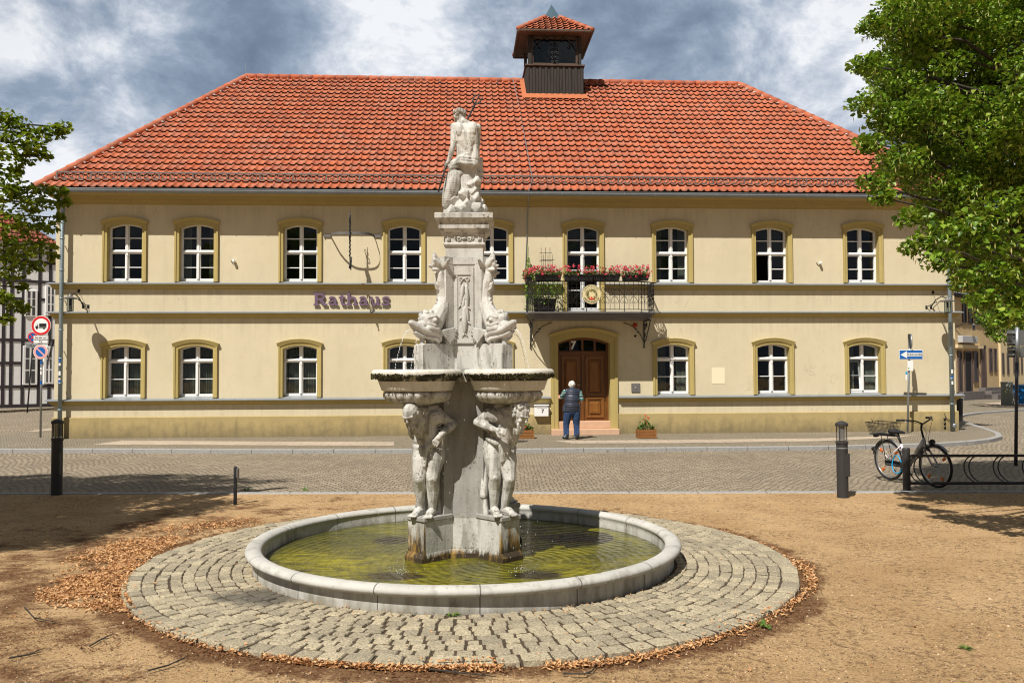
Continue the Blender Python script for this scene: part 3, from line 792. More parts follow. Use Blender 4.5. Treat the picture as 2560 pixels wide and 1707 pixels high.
# plinth
m = MB()
for a, b in ((U0 - .035, ud - 1.0), (ud + 1.0, U1 + .035)):
    m.box(a, b, -.045, .05, WB - .3, WP)
    m.quad((a, -.045, WP + .0), (b, -.045, WP), (b, -.004, WP + .02), (a, -.004, WP + .02))
m.box(U0 - .035, U0 + .01, .05, BD, WB - .3, WP); m.box(U1 - .01, U1 + .035, .05, BD, WB - .3, WP)
m.build('plinth', M['plaster_low'], TH)
def course(name, prof, spans, mat, ret=True):
    """prof: (v, w) from the bottom to the top, run along the front with mitred returns at the building's corners"""
    m = MB()
    for a, b, ra, rb in spans:
        for (v0, w0), (v1, w1) in zip(prof, prof[1:]):
            a0, a1 = (a + v0, a + v1) if ra else (a, a); b0, b1 = (b - v0, b - v1) if rb else (b, b)
            m.quad((a0, v0, w0), (b0, v0, w0), (b1, v1, w1), (a1, v1, w1))
            if ra: m.quad((a0, BD, w0), (a0, v0, w0), (a1, v1, w1), (a1, BD, w1))
            if rb: m.quad((b0, v0, w0), (b0, BD, w0), (b1, BD, w1), (b1, v1, w1))
        if not ra: m.poly([(a, v, w) for v, w in prof])
        if not rb: m.poly([(b, v, w) for v, w in prof][::-1])
    return m.build(name, mat, TH)
def string(w, h=.17, p=.165, spans=None):
    spans = spans or [(U0, U1, True, True)]
    prof = [(0, w - h), (-.035, w - h), (-.04, w - h + .03), (-.075, w - h + .045), (-.10, w - h + .085), (-.105, w - h + .11), (-p + .015, w - .035), (-p + .01, w - .012)]
    c = course('string_course', prof, spans, M['trim'])
    m = MB(); 
    for a, b, ra, rb in spans:
        ea, eb = (p + .02 if ra else 0), (p + .02 if rb else 0)
        m.quad((a - ea, -p - .02, w - .012), (b + eb, -p - .02, w - .012), (b + eb, 0.004, w + .03), (a - ea, 0.004, w + .03))
        m.quad((a - ea, -p - .02, w - .032), (b + eb, -p - .02, w - .032), (b + eb, -p - .02, w - .012), (a - ea, -p - .02, w - .012))
        m.quad((a - ea, 0.004, w - .032), (b + eb, .004, w - .032), (b + eb, -p - .02, w - .032), (a - ea, -p - .02, w - .032))
        for s_, e in ((a - ea, ra), (b + eb, rb)):
            if e:
                d_ = .2 if s_ < 0 else -.2
                m.quad((s_, -p - .02, w - .012), (s_, BD, w - .012), (s_ + d_, BD, w + .03), (s_ + d_, 0, w + .03)); m.quad((s_, -p - .02, w - .032), (s_, -p - .02, w - .012), (s_, BD, w - .012), (s_, BD, w - .032))
    m.build('flashing', M['zinc'], c)
string(WBB); string(WA, spans=[(U0, ud - .64, True, False), (ud + .64, U1, False, True)])
string(WC, .155, .15, [(U0, ud - 1.0, True, False), (ud + 1.0, U1, False, True)])
course('cornice', [(0, WE), (-.05, WE), (-.06, WE + .04), (-.10, WE + .06), (-.12, WE + .11), (-.13, WE + .145), (-.30, WE + .16), (-.31, WE + .20), (-.36, WE + .215), (-.42, WE + .27), (-.46, WE + .32), (-.48, WE + .36), (-.48, 7.0)], [(U0 + .22, U1 - .1, True, True)], M['cornice'])
# gutter: a half-round channel along the eaves
m = MB(); m.smooth = True
gp = [(EV + .0 + .075 * cos(a) - .0, EW - .05 + .075 * sin(a)) for a in [pi - .0 + pi * k / 8 for k in range(9)]]
gp = [(EV - .02 - .075, EW - .035)] + [(EV - .02 + .075 * cos(pi + pi * k / 8), EW - .05 + .085 * sin(pi + pi * k / 8)) for k in range(9)]
G0, G1 = U0 - .30, U1 + .48
for (v0, w0), (v1, w1) in zip(gp, gp[1:]): m.quad((G0, v0, w0), (G1, v0, w0), (G1, v1, w1), (G0, v1, w1))
m.tube([(G0, EV - .095, EW - .03), (G1, EV - .095, EW - .03)], .011, 6)
k = G0 + .4
while k < G1:
    m.tube([(k, EV - .02 + .078 * cos(pi + pi * i / 6), EW - .05 + .088 * sin(pi + pi * i / 6)) for i in range(7)], .008, 4); k += .9
gut = m.build('gutter', M['zinc'], TH)
# ---- tiled roof
def roof_face(L0, R0, L1, R1, rows, tw, seed, mat, name, parent, amp=.050, lip=.052):
    """pantiles on a trapezium: eave L0-R0, top L1-R1 (seen from outside, left to right)"""
    L0, R0, L1, R1 = map(Vector, (L0, R0, L1, R1))
    e = (R0 - L0); W_ = e.length; e /= W_
    up = (L1 - L0) - e * (L1 - L0).dot(e); S = up.length; up /= S
    nn = e.cross(up); a1, b1 = (L1 - L0).dot(e), (R1 - L0).dot(e)
    T = [(0, 0), (.07, .018), (.15, .036), (.24, .042), (.33, .030), (.42, .008), (.52, .0), (.78, -.003)]
    nt = int(W_ / tw) + 1
    cols = [((k + t) * tw, h * amp / .042, k) for k in range(nt) for t, h in T if (k + t) * tw <= W_] + [(W_, 0, nt)]
    rg = random.Random(seed); m = MB(); m.smooth = True; cv = []
    nC = len(cols)
    jit = {}
    for i in range(rows):
        s0, s1 = i / rows, (i + 1) / rows
        lo0, hi0 = a1 * s0, W_ + (b1 - W_) * s0; lo1, hi1 = a1 * s1, W_ + (b1 - W_) * s1
        b_ = len(m.v)
        tv = [(rg.random(), rg.uniform(-.004, .004), rg.uniform(-.012, .012)) for _ in range(nt + 1)]
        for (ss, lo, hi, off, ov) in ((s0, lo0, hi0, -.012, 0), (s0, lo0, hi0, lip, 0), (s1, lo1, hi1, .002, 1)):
            for (x, h, k) in cols:
                xx = min(max(x, lo), hi)
                sg = .035 * mnoise.noise(Vector((xx * .22, S * ss * .3, seed))) + .012 * mnoise.noise(Vector((xx * .9, S * ss * .8, seed)))
                m.v.append(tuple(L0 + e * xx + up * (S * ss + (tv[k][2] if not ov else 0)) + nn * (h + off + tv[k][1] + sg)))
        for c in range(nC - 1):
            if cols[c + 1][0] < lo1 - .0 and cols[c + 1][0] < lo0: continue
            if cols[c][0] > hi0 and cols[c][0] > hi1: continue
            for q in (0, 1):
                p0 = b_ + q * nC + c
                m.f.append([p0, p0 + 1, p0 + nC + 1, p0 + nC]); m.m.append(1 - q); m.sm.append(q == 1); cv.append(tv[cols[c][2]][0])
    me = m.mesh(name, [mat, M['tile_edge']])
    ca = me.color_attributes.new('tile', 'FLOAT_COLOR', 'CORNER')
    buf = []
    for p in me.polygons: buf += [cv[p.index], cv[p.index], cv[p.index], 1.] * p.loop_total
    ca.data.foreach_set('color', buf)
    return link(me, name, parent)
def caps(m, A, B, r=.115, L=.40):
    A, B = Vector(A), Vector(B); d = B - A; N = max(1, int(d.length / L)); d /= N
    for i in range(N):
        p = A + d * i
        m.tube([p - d * .06, p + d * .5, p + d * 1.02], [r * 1.12, r * 1.02, r * .94], 10)
RV = 6.2
uRL, wRL = F(618, 186.5, RV); uRR, wRR = F(1846, 219, RV); RW = (wRL + wRR) / 2
EL, ER = U0 - .27, U1 + .45
bv = 2 * RV + .62
roof = roof_face((EL, EV, EW), (ER, EV, EW), (uRL, RV, RW), (uRR, RV, RW), 23, .230, 1, M['tile'], 'roof', TH)
roof_face((EL, bv, EW), (EL, EV, EW), (uRL, RV, RW), (uRL, RV, RW), 18, .25, 2, M['tile'], 'roof_slope', roof, .042)
roof_face((ER, EV, EW), (ER, bv, EW), (uRR, RV, RW), (uRR, RV, RW), 18, .25, 3, M['tile'], 'roof_slope', roof)
m = MB(); m.quad((ER, bv, EW), (EL, bv, EW), (uRL, RV, RW), (uRR, RV, RW)); m.quad((EL + .02, EV + .02, EW - .015), (EL + .02, bv, EW - .015), (ER - .02, bv, EW - .015), (ER - .02, EV + .02, EW - .015))
m.build('roof_slope', M['oldtrim'], roof)
m = MB(); m.smooth = True
caps(m, (uRL, RV, RW + .01), (uRR, RV, RW + .01)); caps(m, (EL, EV, EW + .03), (uRL, RV, RW + .02)); caps(m, (ER, EV, EW + .03), (uRR, RV, RW + .02))
me = m.mesh('ridge_tiles', M['tile']); ca = me.color_attributes.new('tile', 'FLOAT_COLOR', 'CORNER')
rg = random.Random(5); buf = []
isl = [rg.random() for _ in range(4000)]
for p in me.polygons: v_ = isl[p.index // 22 % 4000]; buf += [v_, v_, v_, 1] * p.loop_total
ca.data.foreach_set('color', buf); link(me, 'ridge_tiles', roof)
# white mortar dabs and hooks
m = MB(); N = 26
for i in range(N):
    q = (i + .5) / N
    for P, Q in (((EL, EV, EW), (uRL, RV, RW)), ((ER, EV, EW), (uRR, RV, RW))):
        p = Vector(P).lerp(Vector(Q), q) + Vector((rg.uniform(-.02, .02) + (.1 if P[0] < 0 else -.1), -.02, .0))
        m.ball(p + Vector((0, -.03, .03)), (.07, .035, .03), 6)
for i in range(44):
    q = (i + .5) / 44; p = Vector((uRL, RV, RW)).lerp(Vector((uRR, RV, RW)), q); m.ball(p + Vector((0, -.09, .05)), (.025, .02, .02), 6)
m.build('mortar', simple('pale_mortar', (.55, .53, .50), .9), roof)['kind'] = 'stuff'
slope = Vector((0, RV - EV, RW - EW)).normalized()
def on_roof(u, s): return Vector((u, EV + (RV - EV) * s, EW + (RW - EW) * s))
# snow guard
m = MB(); a, b = EL + (uRL - EL) * .05 + .2, ER + (uRR - ER) * .05 - .2
p = on_roof(0, .048); v0, w0 = p.y, p.z
for dz in (.03, .215): m.box(a, b, v0 - .016, v0 + .016, w0 + dz + .015, w0 + dz + .05)
x_ = a; i = 0
while x_ < b:
    t_ = .035 if i % 9 == 0 else .014
    m.box(x_ - t_ / 2, x_ + t_ / 2, v0 - .012, v0 + .012, w0 + (.0 if i % 9 == 0 else .05), w0 + .25)
    if i % 9 == 0: m.tube([(x_, v0, w0 + .2), (x_, v0 + .25, w0 + .22)], .01, 4)
    x_ += .105; i += 1
m.build('snow_guard', M['zinc_dark'], roof)
m = MB()
for i in range(17):
    p = on_roof(uRL + (uRR - uRL) * (i + .5) / 17, .935); m.tube([p + Vector((0, 0, .05)), p + Vector((0, -.10, .10)), p + Vector((0, -.12, .22))], .014, 5)
m.build('roof_hook', M['zinc_dark'], roof)['kind'] = 'stuff'
# lightning wire over the roof and down the wall
def rp(sx, sy):
    lo, hi = -.6, 6.2
    for _ in range(40):
        v = (lo + hi) / 2; u, w = F(sx, sy, v)
        if w > EW + (v - EV) * (RW - EW) / (RV - EV): lo = v
        else: hi = v
    return Vector((u, v, w))
m = MB()
m.tube([rp(1281, 201) + Vector((0, 0, .08)), rp(1298, 270) + Vector((0, 0, .08)), rp(1311, 345) + Vector((0, 0, .08)), rp(1331, 455) + Vector((0, 0, .08)), Vector((F(1322, 475, -.7)[0], -.72, EW)), Vector((F(1320, 520, -.03)[0], -.03, WE - .05)), Vector((F(1313, 640, -.03)[0], -.03, WA + .3))], .012, 5)
m.build('lightning_wire', M['pole'], TH)
for q in (614, 1850):
    m = MB(); u, w = F(q, 190, RV); m.tube([(u, RV, RW + .05), (u, RV, RW + .5)], .008, 5); m.build('lightning_rod', M['pole'], TH)
# ---- roof turret
pf = rp(1387, 243); VF = pf.y; hwT = (F(1458, 241, VF)[0] - F(1317, 241, VF)[0]) / 2; uT = (F(1458, 241, VF)[0] + F(1317, 241, VF)[0]) / 2
wLed = F(1387, 166, VF)[1]; OV = .30; wEa = F(1388, 80, VF - OV)[1]; VC = VF + hwT
wAp = F(1372, 12, VC)[1]
m = MB()
bw_ = .105; N = int(2 * hwT / bw_)
rg = random.Random(9)
for face in range(4):
    R_ = Matrix.Translation((uT, VC, 0)) @ Matrix.Rotation(face * pi / 2, 4, 'Z')
    m.box(-hwT + .03, hwT - .03, -hwT + .03, -hwT + .06, pf.z - 1.5, wLed, R_)
    for i in range(N):
        x0 = -hwT + 2 * hwT * i / N; d_ = 0 if i % 2 else .022
        m.box(x0 + .004, x0 + 2 * hwT / N - .004, -hwT - d_, -hwT + .028, (pf.z - .05 - rg.uniform(0, .03)) if face == 0 else pf.z - 1.2, wLed - .01, R_)
tur = m.build('turret', M['oldwood'], TH)
m = MB(); z0, z1 = wLed, wLed + .05
m.box(uT - hwT - .06, uT + hwT + .06, VC - hwT - .06, VC + hwT + .06, z0, z1); m.build('ledge', M['oldtrim'], tur)
pw = .13; hp = hwT - .05
for sx in (-1, 1):
    for sy in (-1, 1):
        m = MB(); m.box(uT + sx * hp - pw * (sx > 0), uT + sx * hp + pw * (sx < 0), VC + sy * hp - pw * (sy > 0), VC + sy * hp + pw * (sy < 0), z1, wEa, bev=.008)
        m.build('post', M['oldwood'], tur)
for face in range(4):
    R_ = Matrix.Translation((uT, VC, 0)) @ Matrix.Rotation(face * pi / 2, 4, 'Z')
    q = hp - pw; m = MB()
    for a_, b_, c_, d_ in ((-q, q, z1, z1 + .09), (-q, q, wEa - .12, wEa), (-q, -q + .07, z1 + .09, wEa - .12), (q - .07, q, z1 + .09, wEa - .12)):
        m.box(a_, b_, -hp + .03, -hp + .09, c_, d_, R_)
    f_ = m.build('glazing_frame', M['oldtrim'], tur)
    m = MB(); m.box(-q + .07, q - .07, -hp + .055, -hp + .065, z1 + .09, wEa - .12, R_); m.build('pane', M['glass'], tur)
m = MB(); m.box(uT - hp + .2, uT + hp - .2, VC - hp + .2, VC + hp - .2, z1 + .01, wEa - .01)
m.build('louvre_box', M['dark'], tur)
# iron scrollwork before the front glazing
m = MB(); m.smooth = True; yF = -hp - .03; R_ = Matrix.Translation((uT, VC, 0)); hh = wEa - z1
def tb(pts, r=.011): m.tube([R_ @ Vector((x, yF, z1 + z)) for x, z in pts], r, 5)
def spiral(cx, cz, r, a0, turns, sg=1, n=16): return [(cx + r * (1 - .75 * k / n) * cos(a0 + sg * turns * 2 * pi * k / n), cz + r * (1 - .75 * k / n) * sin(a0 + sg * turns * 2 * pi * k / n)) for k in range(n + 1)]
q = hp - pw
for s in (-1, 1):
    tb([(s * q, .0), (s * q, hh - .02)], .012)
    tb([(s * q, .42 * hh), (s * q * .93, .55 * hh), (s * q * .75, .76 * hh), (s * q * .5, .90 * hh), (s * q * .33, .94 * hh)], .016); tb(spiral(s * q * .31, .88 * hh, .07, pi / 2, 1.1, 1 if s < 0 else -1), .013)
    tb([(s * q, .97 * hh), (s * q * .62, .66 * hh)], .013); tb(spiral(s * q * .64, .64 * hh, .06, 0, 1.1, s), .014)
    for zz, rr in ((.10, .06), (.24, .075), (.40, .065), (.56, .075), (.72, .085)):
        tb(spiral(s * .085, zz * hh, rr, pi if s > 0 else 0, 1.0, -s), .010)
tb([(0, 0), (0, hh)], .014); tb([(-q, hh - .03), (q, hh - .03)], .012)
m.build('scrollwork', M['iron_grey'], tur)
eo = hwT + OV; m = MB()
E_ = [(uT - eo, VC - eo), (uT + eo, VC - eo), (uT + eo, VC + eo), (uT - eo, VC + eo)]
m.slab(E_, wEa, wEa + .035)
for i in range(4):
    (xa, ya), (xb, yb) = E_[i], E_[(i + 1) % 4]
    m.tube([(xa, ya, wEa + .03), (xb, yb, wEa + .03)], .06, 8)
m.build('eaves', M['oldtrim'], tur)
wTop = wEa + (wAp - wEa) * .60; to = .26
T_ = [(uT - to, VC - to), (uT + to, VC - to), (uT + to, VC + to), (uT - to, VC + to)]
for i in range(4):
    j = (i + 1) % 4
    roof_face((*E_[i], wEa + .06), (*E_[j], wEa + .06), (*T_[i], wTop), (*T_[j], wTop), 6, .222, 20 + i, M['tile'], 'turret_roof', tur)
for i in range(4):
    m = MB(); m.smooth = True; caps(m, (*E_[i], wEa + .09), (*T_[i], wTop + .03), .09, .34)
    me = m.mesh('hip_tiles', M['tile']); ca = me.color_attributes.new('tile', 'FLOAT_COLOR', 'CORNER'); ca.data.foreach_set('color', [.6, .6, .6, 1] * len(me.loops)); link(me, 'hip_tiles', tur)
m = MB(); m.add([(x, y, wTop - .04) for x, y in [(uT - to - .05, VC - to - .05), (uT + to + .05, VC - to - .05), (uT + to + .05, VC + to + .05), (uT - to - .05, VC + to + .05)]] + [(uT, VC, wAp)], [(0, 1, 4), (1, 2, 4), (2, 3, 4), (3, 0, 4)])
m.build('spire', M['patina'], tur)
m = MB(); p0, p1 = rp(1312, 240), rp(1464, 240)
m.box(uT - hwT - .12, uT + hwT + .12, VF - .30, VF - .02, pf.z - .30, pf.z - .0)
m = MB(); f0 = Vector((uT - hwT - .15, VF - .42, 0)); zz = lambda v: EW + (v - EV) * (RW - EW) / (RV - EV)
m.quad((uT - hwT - .16, VF - .30, zz(VF - .30) + .115), (uT + hwT + .16, VF - .30, zz(VF - .30) + .115), (uT + hwT + .1, VF, zz(VF) + .125), (uT - hwT - .1, VF, zz(VF) + .125))
m.quad((uT - hwT - .18, VF - .30, zz(VF - .3) + .11), (uT - hwT - .02, VF - .30, zz(VF - .3) + .112), (uT - hwT, RV, zz(RV) + .12), (uT - hwT - .18, RV, zz(RV) + .115))
m.build('flashing', simple('terracotta_flashing', (.43, .135, .055), .8, 0, .2, 4, .004, 30), tur)

# ---- windows
def strip(m, A, B, y0, y1=None):
    for (a, b), (c, d) in zip(zip(A, A[1:]), zip(B, B[1:])):
        m.quad((a[0], y0, a[1]), (b[0], y0, b[1]), (d[0], y0 if y1 is None else y1, d[1]), (c[0], y0 if y1 is None else y1, c[1]))
def outline(u, hw, b, s, c): return [(u - hw, b)] + arch(u, hw, s, c) + [(u + hw, b)]
REC = .23
def surround(par, op, tw=.125, name='surround', rec=REC, drop=0.):
    u, hw, b, s, c = op; b -= drop
    I = outline(u, hw, b, s, c); O = outline(u, hw + tw, b, s + tw * .92, c + tw); Md = outline(u, hw + tw * .62, b, s + tw * .57, c + tw * .62)
    m = MB()
    strip(m, I, I, -.035, rec)
    strip(m, Md, I, -.045, -.035); strip(m, O, Md, -.065, -.065); strip(m, Md, Md, -.065, -.045); strip(m, O, O, 0.0, -.065)
    # hood mould along the arch with small ears
    A0 = arch(u, hw + tw + .02, s + tw * .92 - .05, c + tw - .045); A1 = arch(u, hw + tw + .035, s + tw * .92 + .03, c + tw + .04); A2 = arch(u, hw + tw + .05, s + tw * .92 + .045, c + tw + .055)
    strip(m, A1, A0, -.10, -.068); strip(m, A2, A1, -.105, -.10); strip(m, A2, A2, 0, -.105)
    for e in (0, -1):
        m.poly([(A0[e][0], -.068, A0[e][1]), (A1[e][0], -.10, A1[e][1]), (A2[e][0], -.105, A2[e][1]), (A2[e][0], 0, A2[e][1]), (A0[e][0], 0, A0[e][1])])
    return m.build(name, M['trim'], par)
def clipz(A, x):
    for (xa, za), (xb, zb) in zip(A, A[1:]):
        if xa <= x <= xb: return za + (zb - za) * (x - xa) / (xb - xa + 1e-9)
    return A[0][1] if x < A[0][0] else A[-1][1]
def window(i, op, tr, bars, curtain=None, open_left=False, tilt_left=False):
    """tr: transom height; bars: glazing bar heights"""
    u, hw, b, s, c = op
    fb = b + .035
    m = MB(); y0, y1 = REC - .06, REC + .02
    fw_ = .034
    I = outline(u, hw - fw_, fb + fw_, s - .03, c - fw_); O = outline(u, hw, fb, s, c)
    strip(m, O, I, y0); strip(m, I, I, y0, y1)
    m.box(u - hw, u + hw, y0, y1, fb, fb + fw_ + .012)
    Ar = arch(u, hw - fw_ + .004, s - .03, c - fw_)
    # transom with a small moulding
    m.box(u - hw + .02, u + hw - .02, y0 - .02, y1, tr - .034, tr + .034, bev=.008); m.box(u - hw + .02, u + hw - .02, y0 - .035, y0 - .021, tr - .008, tr + .02)
    # mullion
    m.box(u - .034, u + .034, y0 - .018, y1, fb + .05, tr - .034, bev=.006); m.box(u - .03, u + .03, y0 - .012, y1, tr + .034, clipz(Ar, u) + .012, bev=.006)
    m.box(u - .022, u + .022, y0 - .032, y0 - .018, fb + .06, tr - .13); m.box(u - .03, u + .03, y0 - .034, y0 - .018, tr - .12, tr - .052)
    # sash rails and stiles
    for sg in (-1, 1):
        if open_left and sg < 0: lows = False
        else: lows = True
        x0, x1 = sorted((u + sg * .034, u + sg * (hw - fw_)))
        for zl, zh, on in ((fb + fw_ + .012, tr - .034, lows and not (tilt_left and sg < 0)), (tr + .034, None, True)):
            if not on: continue
            zt = zh if zh else clipz(Ar, x0 if sg > 0 else x1)
            m.box(x0, x0 + .022, y0 + .008, y1, zl, (zh or clipz(Ar, x0) + .0)); m.box(x1 - .022, x1, y0 + .008, y1, zl, (zh or clipz(Ar, x1) + .0))
            m.box(x0 + .022, x1 - .022, y0 + .008, y1, zl, zl + .026)
            if zh: m.box(x0 + .022, x1 - .022, y0 + .008, y1, zh - .024, zh)
            for q in bars:
                if zl < q < (zh or 99): m.box(x0 + .022, x1 - .022, y0 + .012, y1 - .01, q - .012, q + .012)
        if not lows:     # the open sash swung inwards
            R_ = Matrix.Translation((u - hw + fw_, y1, 0)) @ Matrix.Rotation(rad(82), 4, 'Z')
            Lw = hw - fw_ - .05
            for a_, b_, c_, d_ in ((0, .04, fb + .06, tr - .05), (Lw - .04, Lw, fb + .06, tr - .05), (.04, Lw - .04, fb + .06, fb + .1), (.04, Lw - .04, tr - .09, tr - .05)): m.box(a_, b_, 0, .04, c_, d_, R_)
        if tilt_left and sg < 0:
            R_ = Matrix.Translation((x0, y0 + .02, fb + .065)) @ Matrix.Rotation(rad(-7), 4, 'X'); Lw = x1 - x0; Hh = tr - .05 - fb - .065
            for a_, b_, c_, d_ in ((0, .035, 0, Hh), (Lw - .035, Lw, 0, Hh), (.035, Lw - .035, 0, .04), (.035, Lw - .035, Hh - .04, Hh), (.035, Lw - .035, Hh * .5 - .012, Hh * .5 + .012)): m.box(a_, b_, 0, .04, c_, d_, R_)
    w_ = m.build('window', M['white'], TH)
    m = MB(); P = outline(u, hw - fw_ + .005, fb + fw_, s - .03, c - fw_ + .005)
    if open_left:
        m.poly([(x, y1 - .012, z) for x, z in [(u, fb + fw_), (u, tr), (u - hw + fw_, tr)] + P[1:]])
    else: m.poly([(x, y1 - .012, z) for x, z in P])
    m.build('pane', M['glass'], w_)
    if curtain is not None:
        m = MB(); m.smooth = True; N = 60
        for side in (-1, 1):
            a_, b_ = (u - hw, u - .04 - curtain) if side < 0 else (u + .04 + curtain, u + hw)
            pts = [(a_ + (b_ - a_) * k / N, y1 + .13 + .035 * sin(k * .95 + i * 2 + side)) for k in range(N + 1)]
            for (xa, ya), (xb, yb) in zip(pts, pts[1:]): m.quad((xa, ya, fb), (xb, yb, fb), (xb, yb, c - .04), (xa, ya, c - .04))
        m.build('curtain', M['curtain'], w_)
    surround(w_, op)
    m = MB(); m.quad((u - hw - .02, -.12, b - .035), (u + hw + .02, -.12, b - .035), (u + hw, REC - .06, fb), (u - hw, REC - .06, fb)); m.quad((u - hw - .02, -.12, b - .06), (u + hw + .02, -.12, b - .06), (u + hw + .02, -.12, b - .035), (u - hw - .02, -.12, b - .035))
    m.build('sill', M['zinc'], w_)
    return w_
for i, op in enumerate(up_ops):
    if i == 5: window(i, op, 5.28, (5.68, 4.78, 4.18), None)
    elif i in (1, 6): window(i, op, 5.28, (5.68, 4.83), .22)
    else: window(i, op, 5.28, (5.68, 4.83), None, open_left=(i == 7))
for i, op in enumerate(lo_ops):
    if i != 5: window(i, op, 2.12, (1.60,), .0 if i < 4 else (None if i == 7 else .12), tilt_left=(i == 8))
# a pot plant, a lamp and papers behind some panes
m = MB(); u = UC[0] - .12
for k in range(26):
    a = random.uniform(0, 6.28); L = random.uniform(.08, .2)
    leaf_shape(m, Vector((u + random.uniform(-.07, .07), .36, 4.55 + random.uniform(0, .2))), L, .04, random.uniform(-1, 1), random.uniform(-1, 1), a, .01)
m.build('window_plant', M['geranium_leaf'], TH)
# ---- entrance
op = (ud, DW, .30, 2.60, 2.775)
D_ = MB(); yD = .34
A = arch(ud, DW - .03, 2.60, 2.775 - .02)
# frame and transom light
D_.box(ud - DW, ud - DW + .06, yD - .06, yD + .05, .30, 2.62); D_.box(ud + DW - .06, ud + DW, yD - .06, yD + .05, .30, 2.62)
D_.box(ud - DW + .06, ud + DW - .06, yD - .08, yD + .05, 2.29, 2.38, bev=.01); D_.box(ud - DW + .06, ud + DW - .06, yD - .11, yD - .081, 2.315, 2.345)
for k in (-1, 0, 1):
    x = ud + k * .37; D_.box(x - .028, x + .028, yD - .05, yD + .03, 2.38, clipz(A, x))
I = arch(ud, DW - .06, 2.57, 2.71); O = arch(ud, DW, 2.60, 2.775); strip(D_, O, I, yD - .06); strip(D_, I, I, yD - .06, yD + .03)
door = D_.build('door', M['door'], TH)
m = MB(); m.poly([(x, yD + .01, z) for x, z in [(ud - DW + .06, 2.38)] + I + [(ud + DW - .06, 2.38)]]); m.build('transom_pane', M['glass'], door)
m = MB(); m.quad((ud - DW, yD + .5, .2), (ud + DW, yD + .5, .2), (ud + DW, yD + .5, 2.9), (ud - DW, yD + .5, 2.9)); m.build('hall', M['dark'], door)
for sg in (-1, 1):
    x0, x1 = sorted((ud + sg * .012, ud + sg * (DW - .06))); m = MB()
    m.box(x0, x1, yD - .02, yD + .03, .30, 2.29)
    lf = m.build('door_leaf', M['door'], door); w_ = x1 - x0
    m = MB()
    for z0, z1 in ((.40, .98), (1.06, 2.20)):
        a_, b_ = x0 + .085, x1 - .085
        for k, (ins, pr) in enumerate(((0, .035), (.03, .022))):      # raised moulding frame
            for q in ((a_ + ins, a_ + ins + .03, z0 + ins, z1 - ins), (b_ - ins - .03, b_ - ins, z0 + ins, z1 - ins), (a_ + ins + .03, b_ - ins - .03, z0 + ins, z0 + ins + .03), (a_ + ins + .03, b_ - ins - .03, z1 - ins - .03, z1 - ins)):
                m.box(q[0], q[1], yD - .02 - pr, yD - .019, q[2], q[3])
        m.bbox(a_ + .10, b_ - .10, yD - .05, yD - .018, z0 + .10, z1 - .10, .02)
        m.bbox(a_ + .145, b_ - .145, yD - .062, yD - .045, z0 + .145, z1 - .145, .01)
    m.build('door_panel', M['door_pale'], lf)
m = MB(); m.box(ud - .03, ud + .03, yD - .065, yD - .02, .30, 2.29, bev=.01); m.box(ud - .045, ud + .045, yD - .08, yD - .066, 2.12, 2.27, bev=.01); m.build('cover_strip', M['door'], door)
m = MB(); m.smooth = True; hx = ud - .075
m.box(hx - .02, hx + .02, yD - .035, yD - .02, 1.18, 1.52, bev=.004); m.tube([(hx, yD - .03, 1.36), (hx, yD - .09, 1.36), (hx - .11, yD - .09, 1.36)], .011, 8)
m.build('handle', M['steel'], door)
text_mesh('7', .34, .004, M['white'], 'house_number', door, Matrix.Translation((ud - .30 + .02, yD - .005, 2.535)) @ UPR, .012)
surr = surround(TH, (ud, DW, WB, 2.60, 2.775), .22, 'door_surround', yD + .02)
m = MB()
m.box(ud - .995, ud + .995, -.30, .2, WB - .1, .085, bev=.012); m.box(ud - .80, ud + .80, .0, yD + .2, .085, .30, bev=.012)
m.build('step', M['step'], TH)
# little wall fittings that belong to the building
u, w = F(1589, 969); m = MB(); m.box(u - .13, u + .13, -.03, 0, w - .13, w + .13, bev=.006); ip = m.build('intercom', M['zinc_dark'], TH)
m = MB(); m.ball((u + .0, -.035, w), (.04, .012, .04), 10); m.box(u - .09, u + .09, -.036, -.030, w + .05, w + .09); m.build('button', M['steel'], ip)
u0_, w0_ = F(1780, 958.7); u1_, w1_ = F(1811.5, 918.5); m = MB(); m.box(u0_, u1_, -.006, 0.002, w0_, w1_); m.build('fresh_patch', M['patch'], TH)
u, w = F(1587, 813); m = MB(); m.lathe([(0.001, 0), (.06, 0), (.07, .04), (.05, .09), (.001, .1)], 12, Matrix.Translation((u, 0, w)) @ Matrix.Rotation(pi / 2, 4, 'X')); m.build('alarm_light', simple('red_lens', (.45, .03, .015), .3), TH)
u, w = F(1588, 840); m = MB(); m.ball((u, -.005, w), (.035, .02, .035), 10); m.build('vent_cap', M['dark'], TH)
def downpipe(sx, sy, name='downpipe'):
    u, w = F(sx, sy, -.13); m = MB(); m.smooth = True; r = .058
    m.tube([(u, EV, EW - .12), (u, EV + .02, EW - .2), (u, -.30, WE + .05), (u, -.16, WE - .2), (u, -.21, WE - .3), (u, -.21, WB + .02)], r, 12)
    for z in (5.6, 4.7, 3.9, 3.0, 2.2, 1.5, .75): m.tube([(u, -.21, z - .02), (u, -.21, z + .02)], r + .009, 12)
    d_ = m.build(name, M['pipe'], TH)
    m = MB()
    for z in (5.4, 3.85, 2.4, .9): m.tube([(u, -.21, z), (u, 0, z)], .012, 5)
    m.build('pipe_clamp', M['zinc_dark'], d_)
    return u, d_
uL, dl = downpipe(156, 810); uR, dr = downpipe(2373, 870)
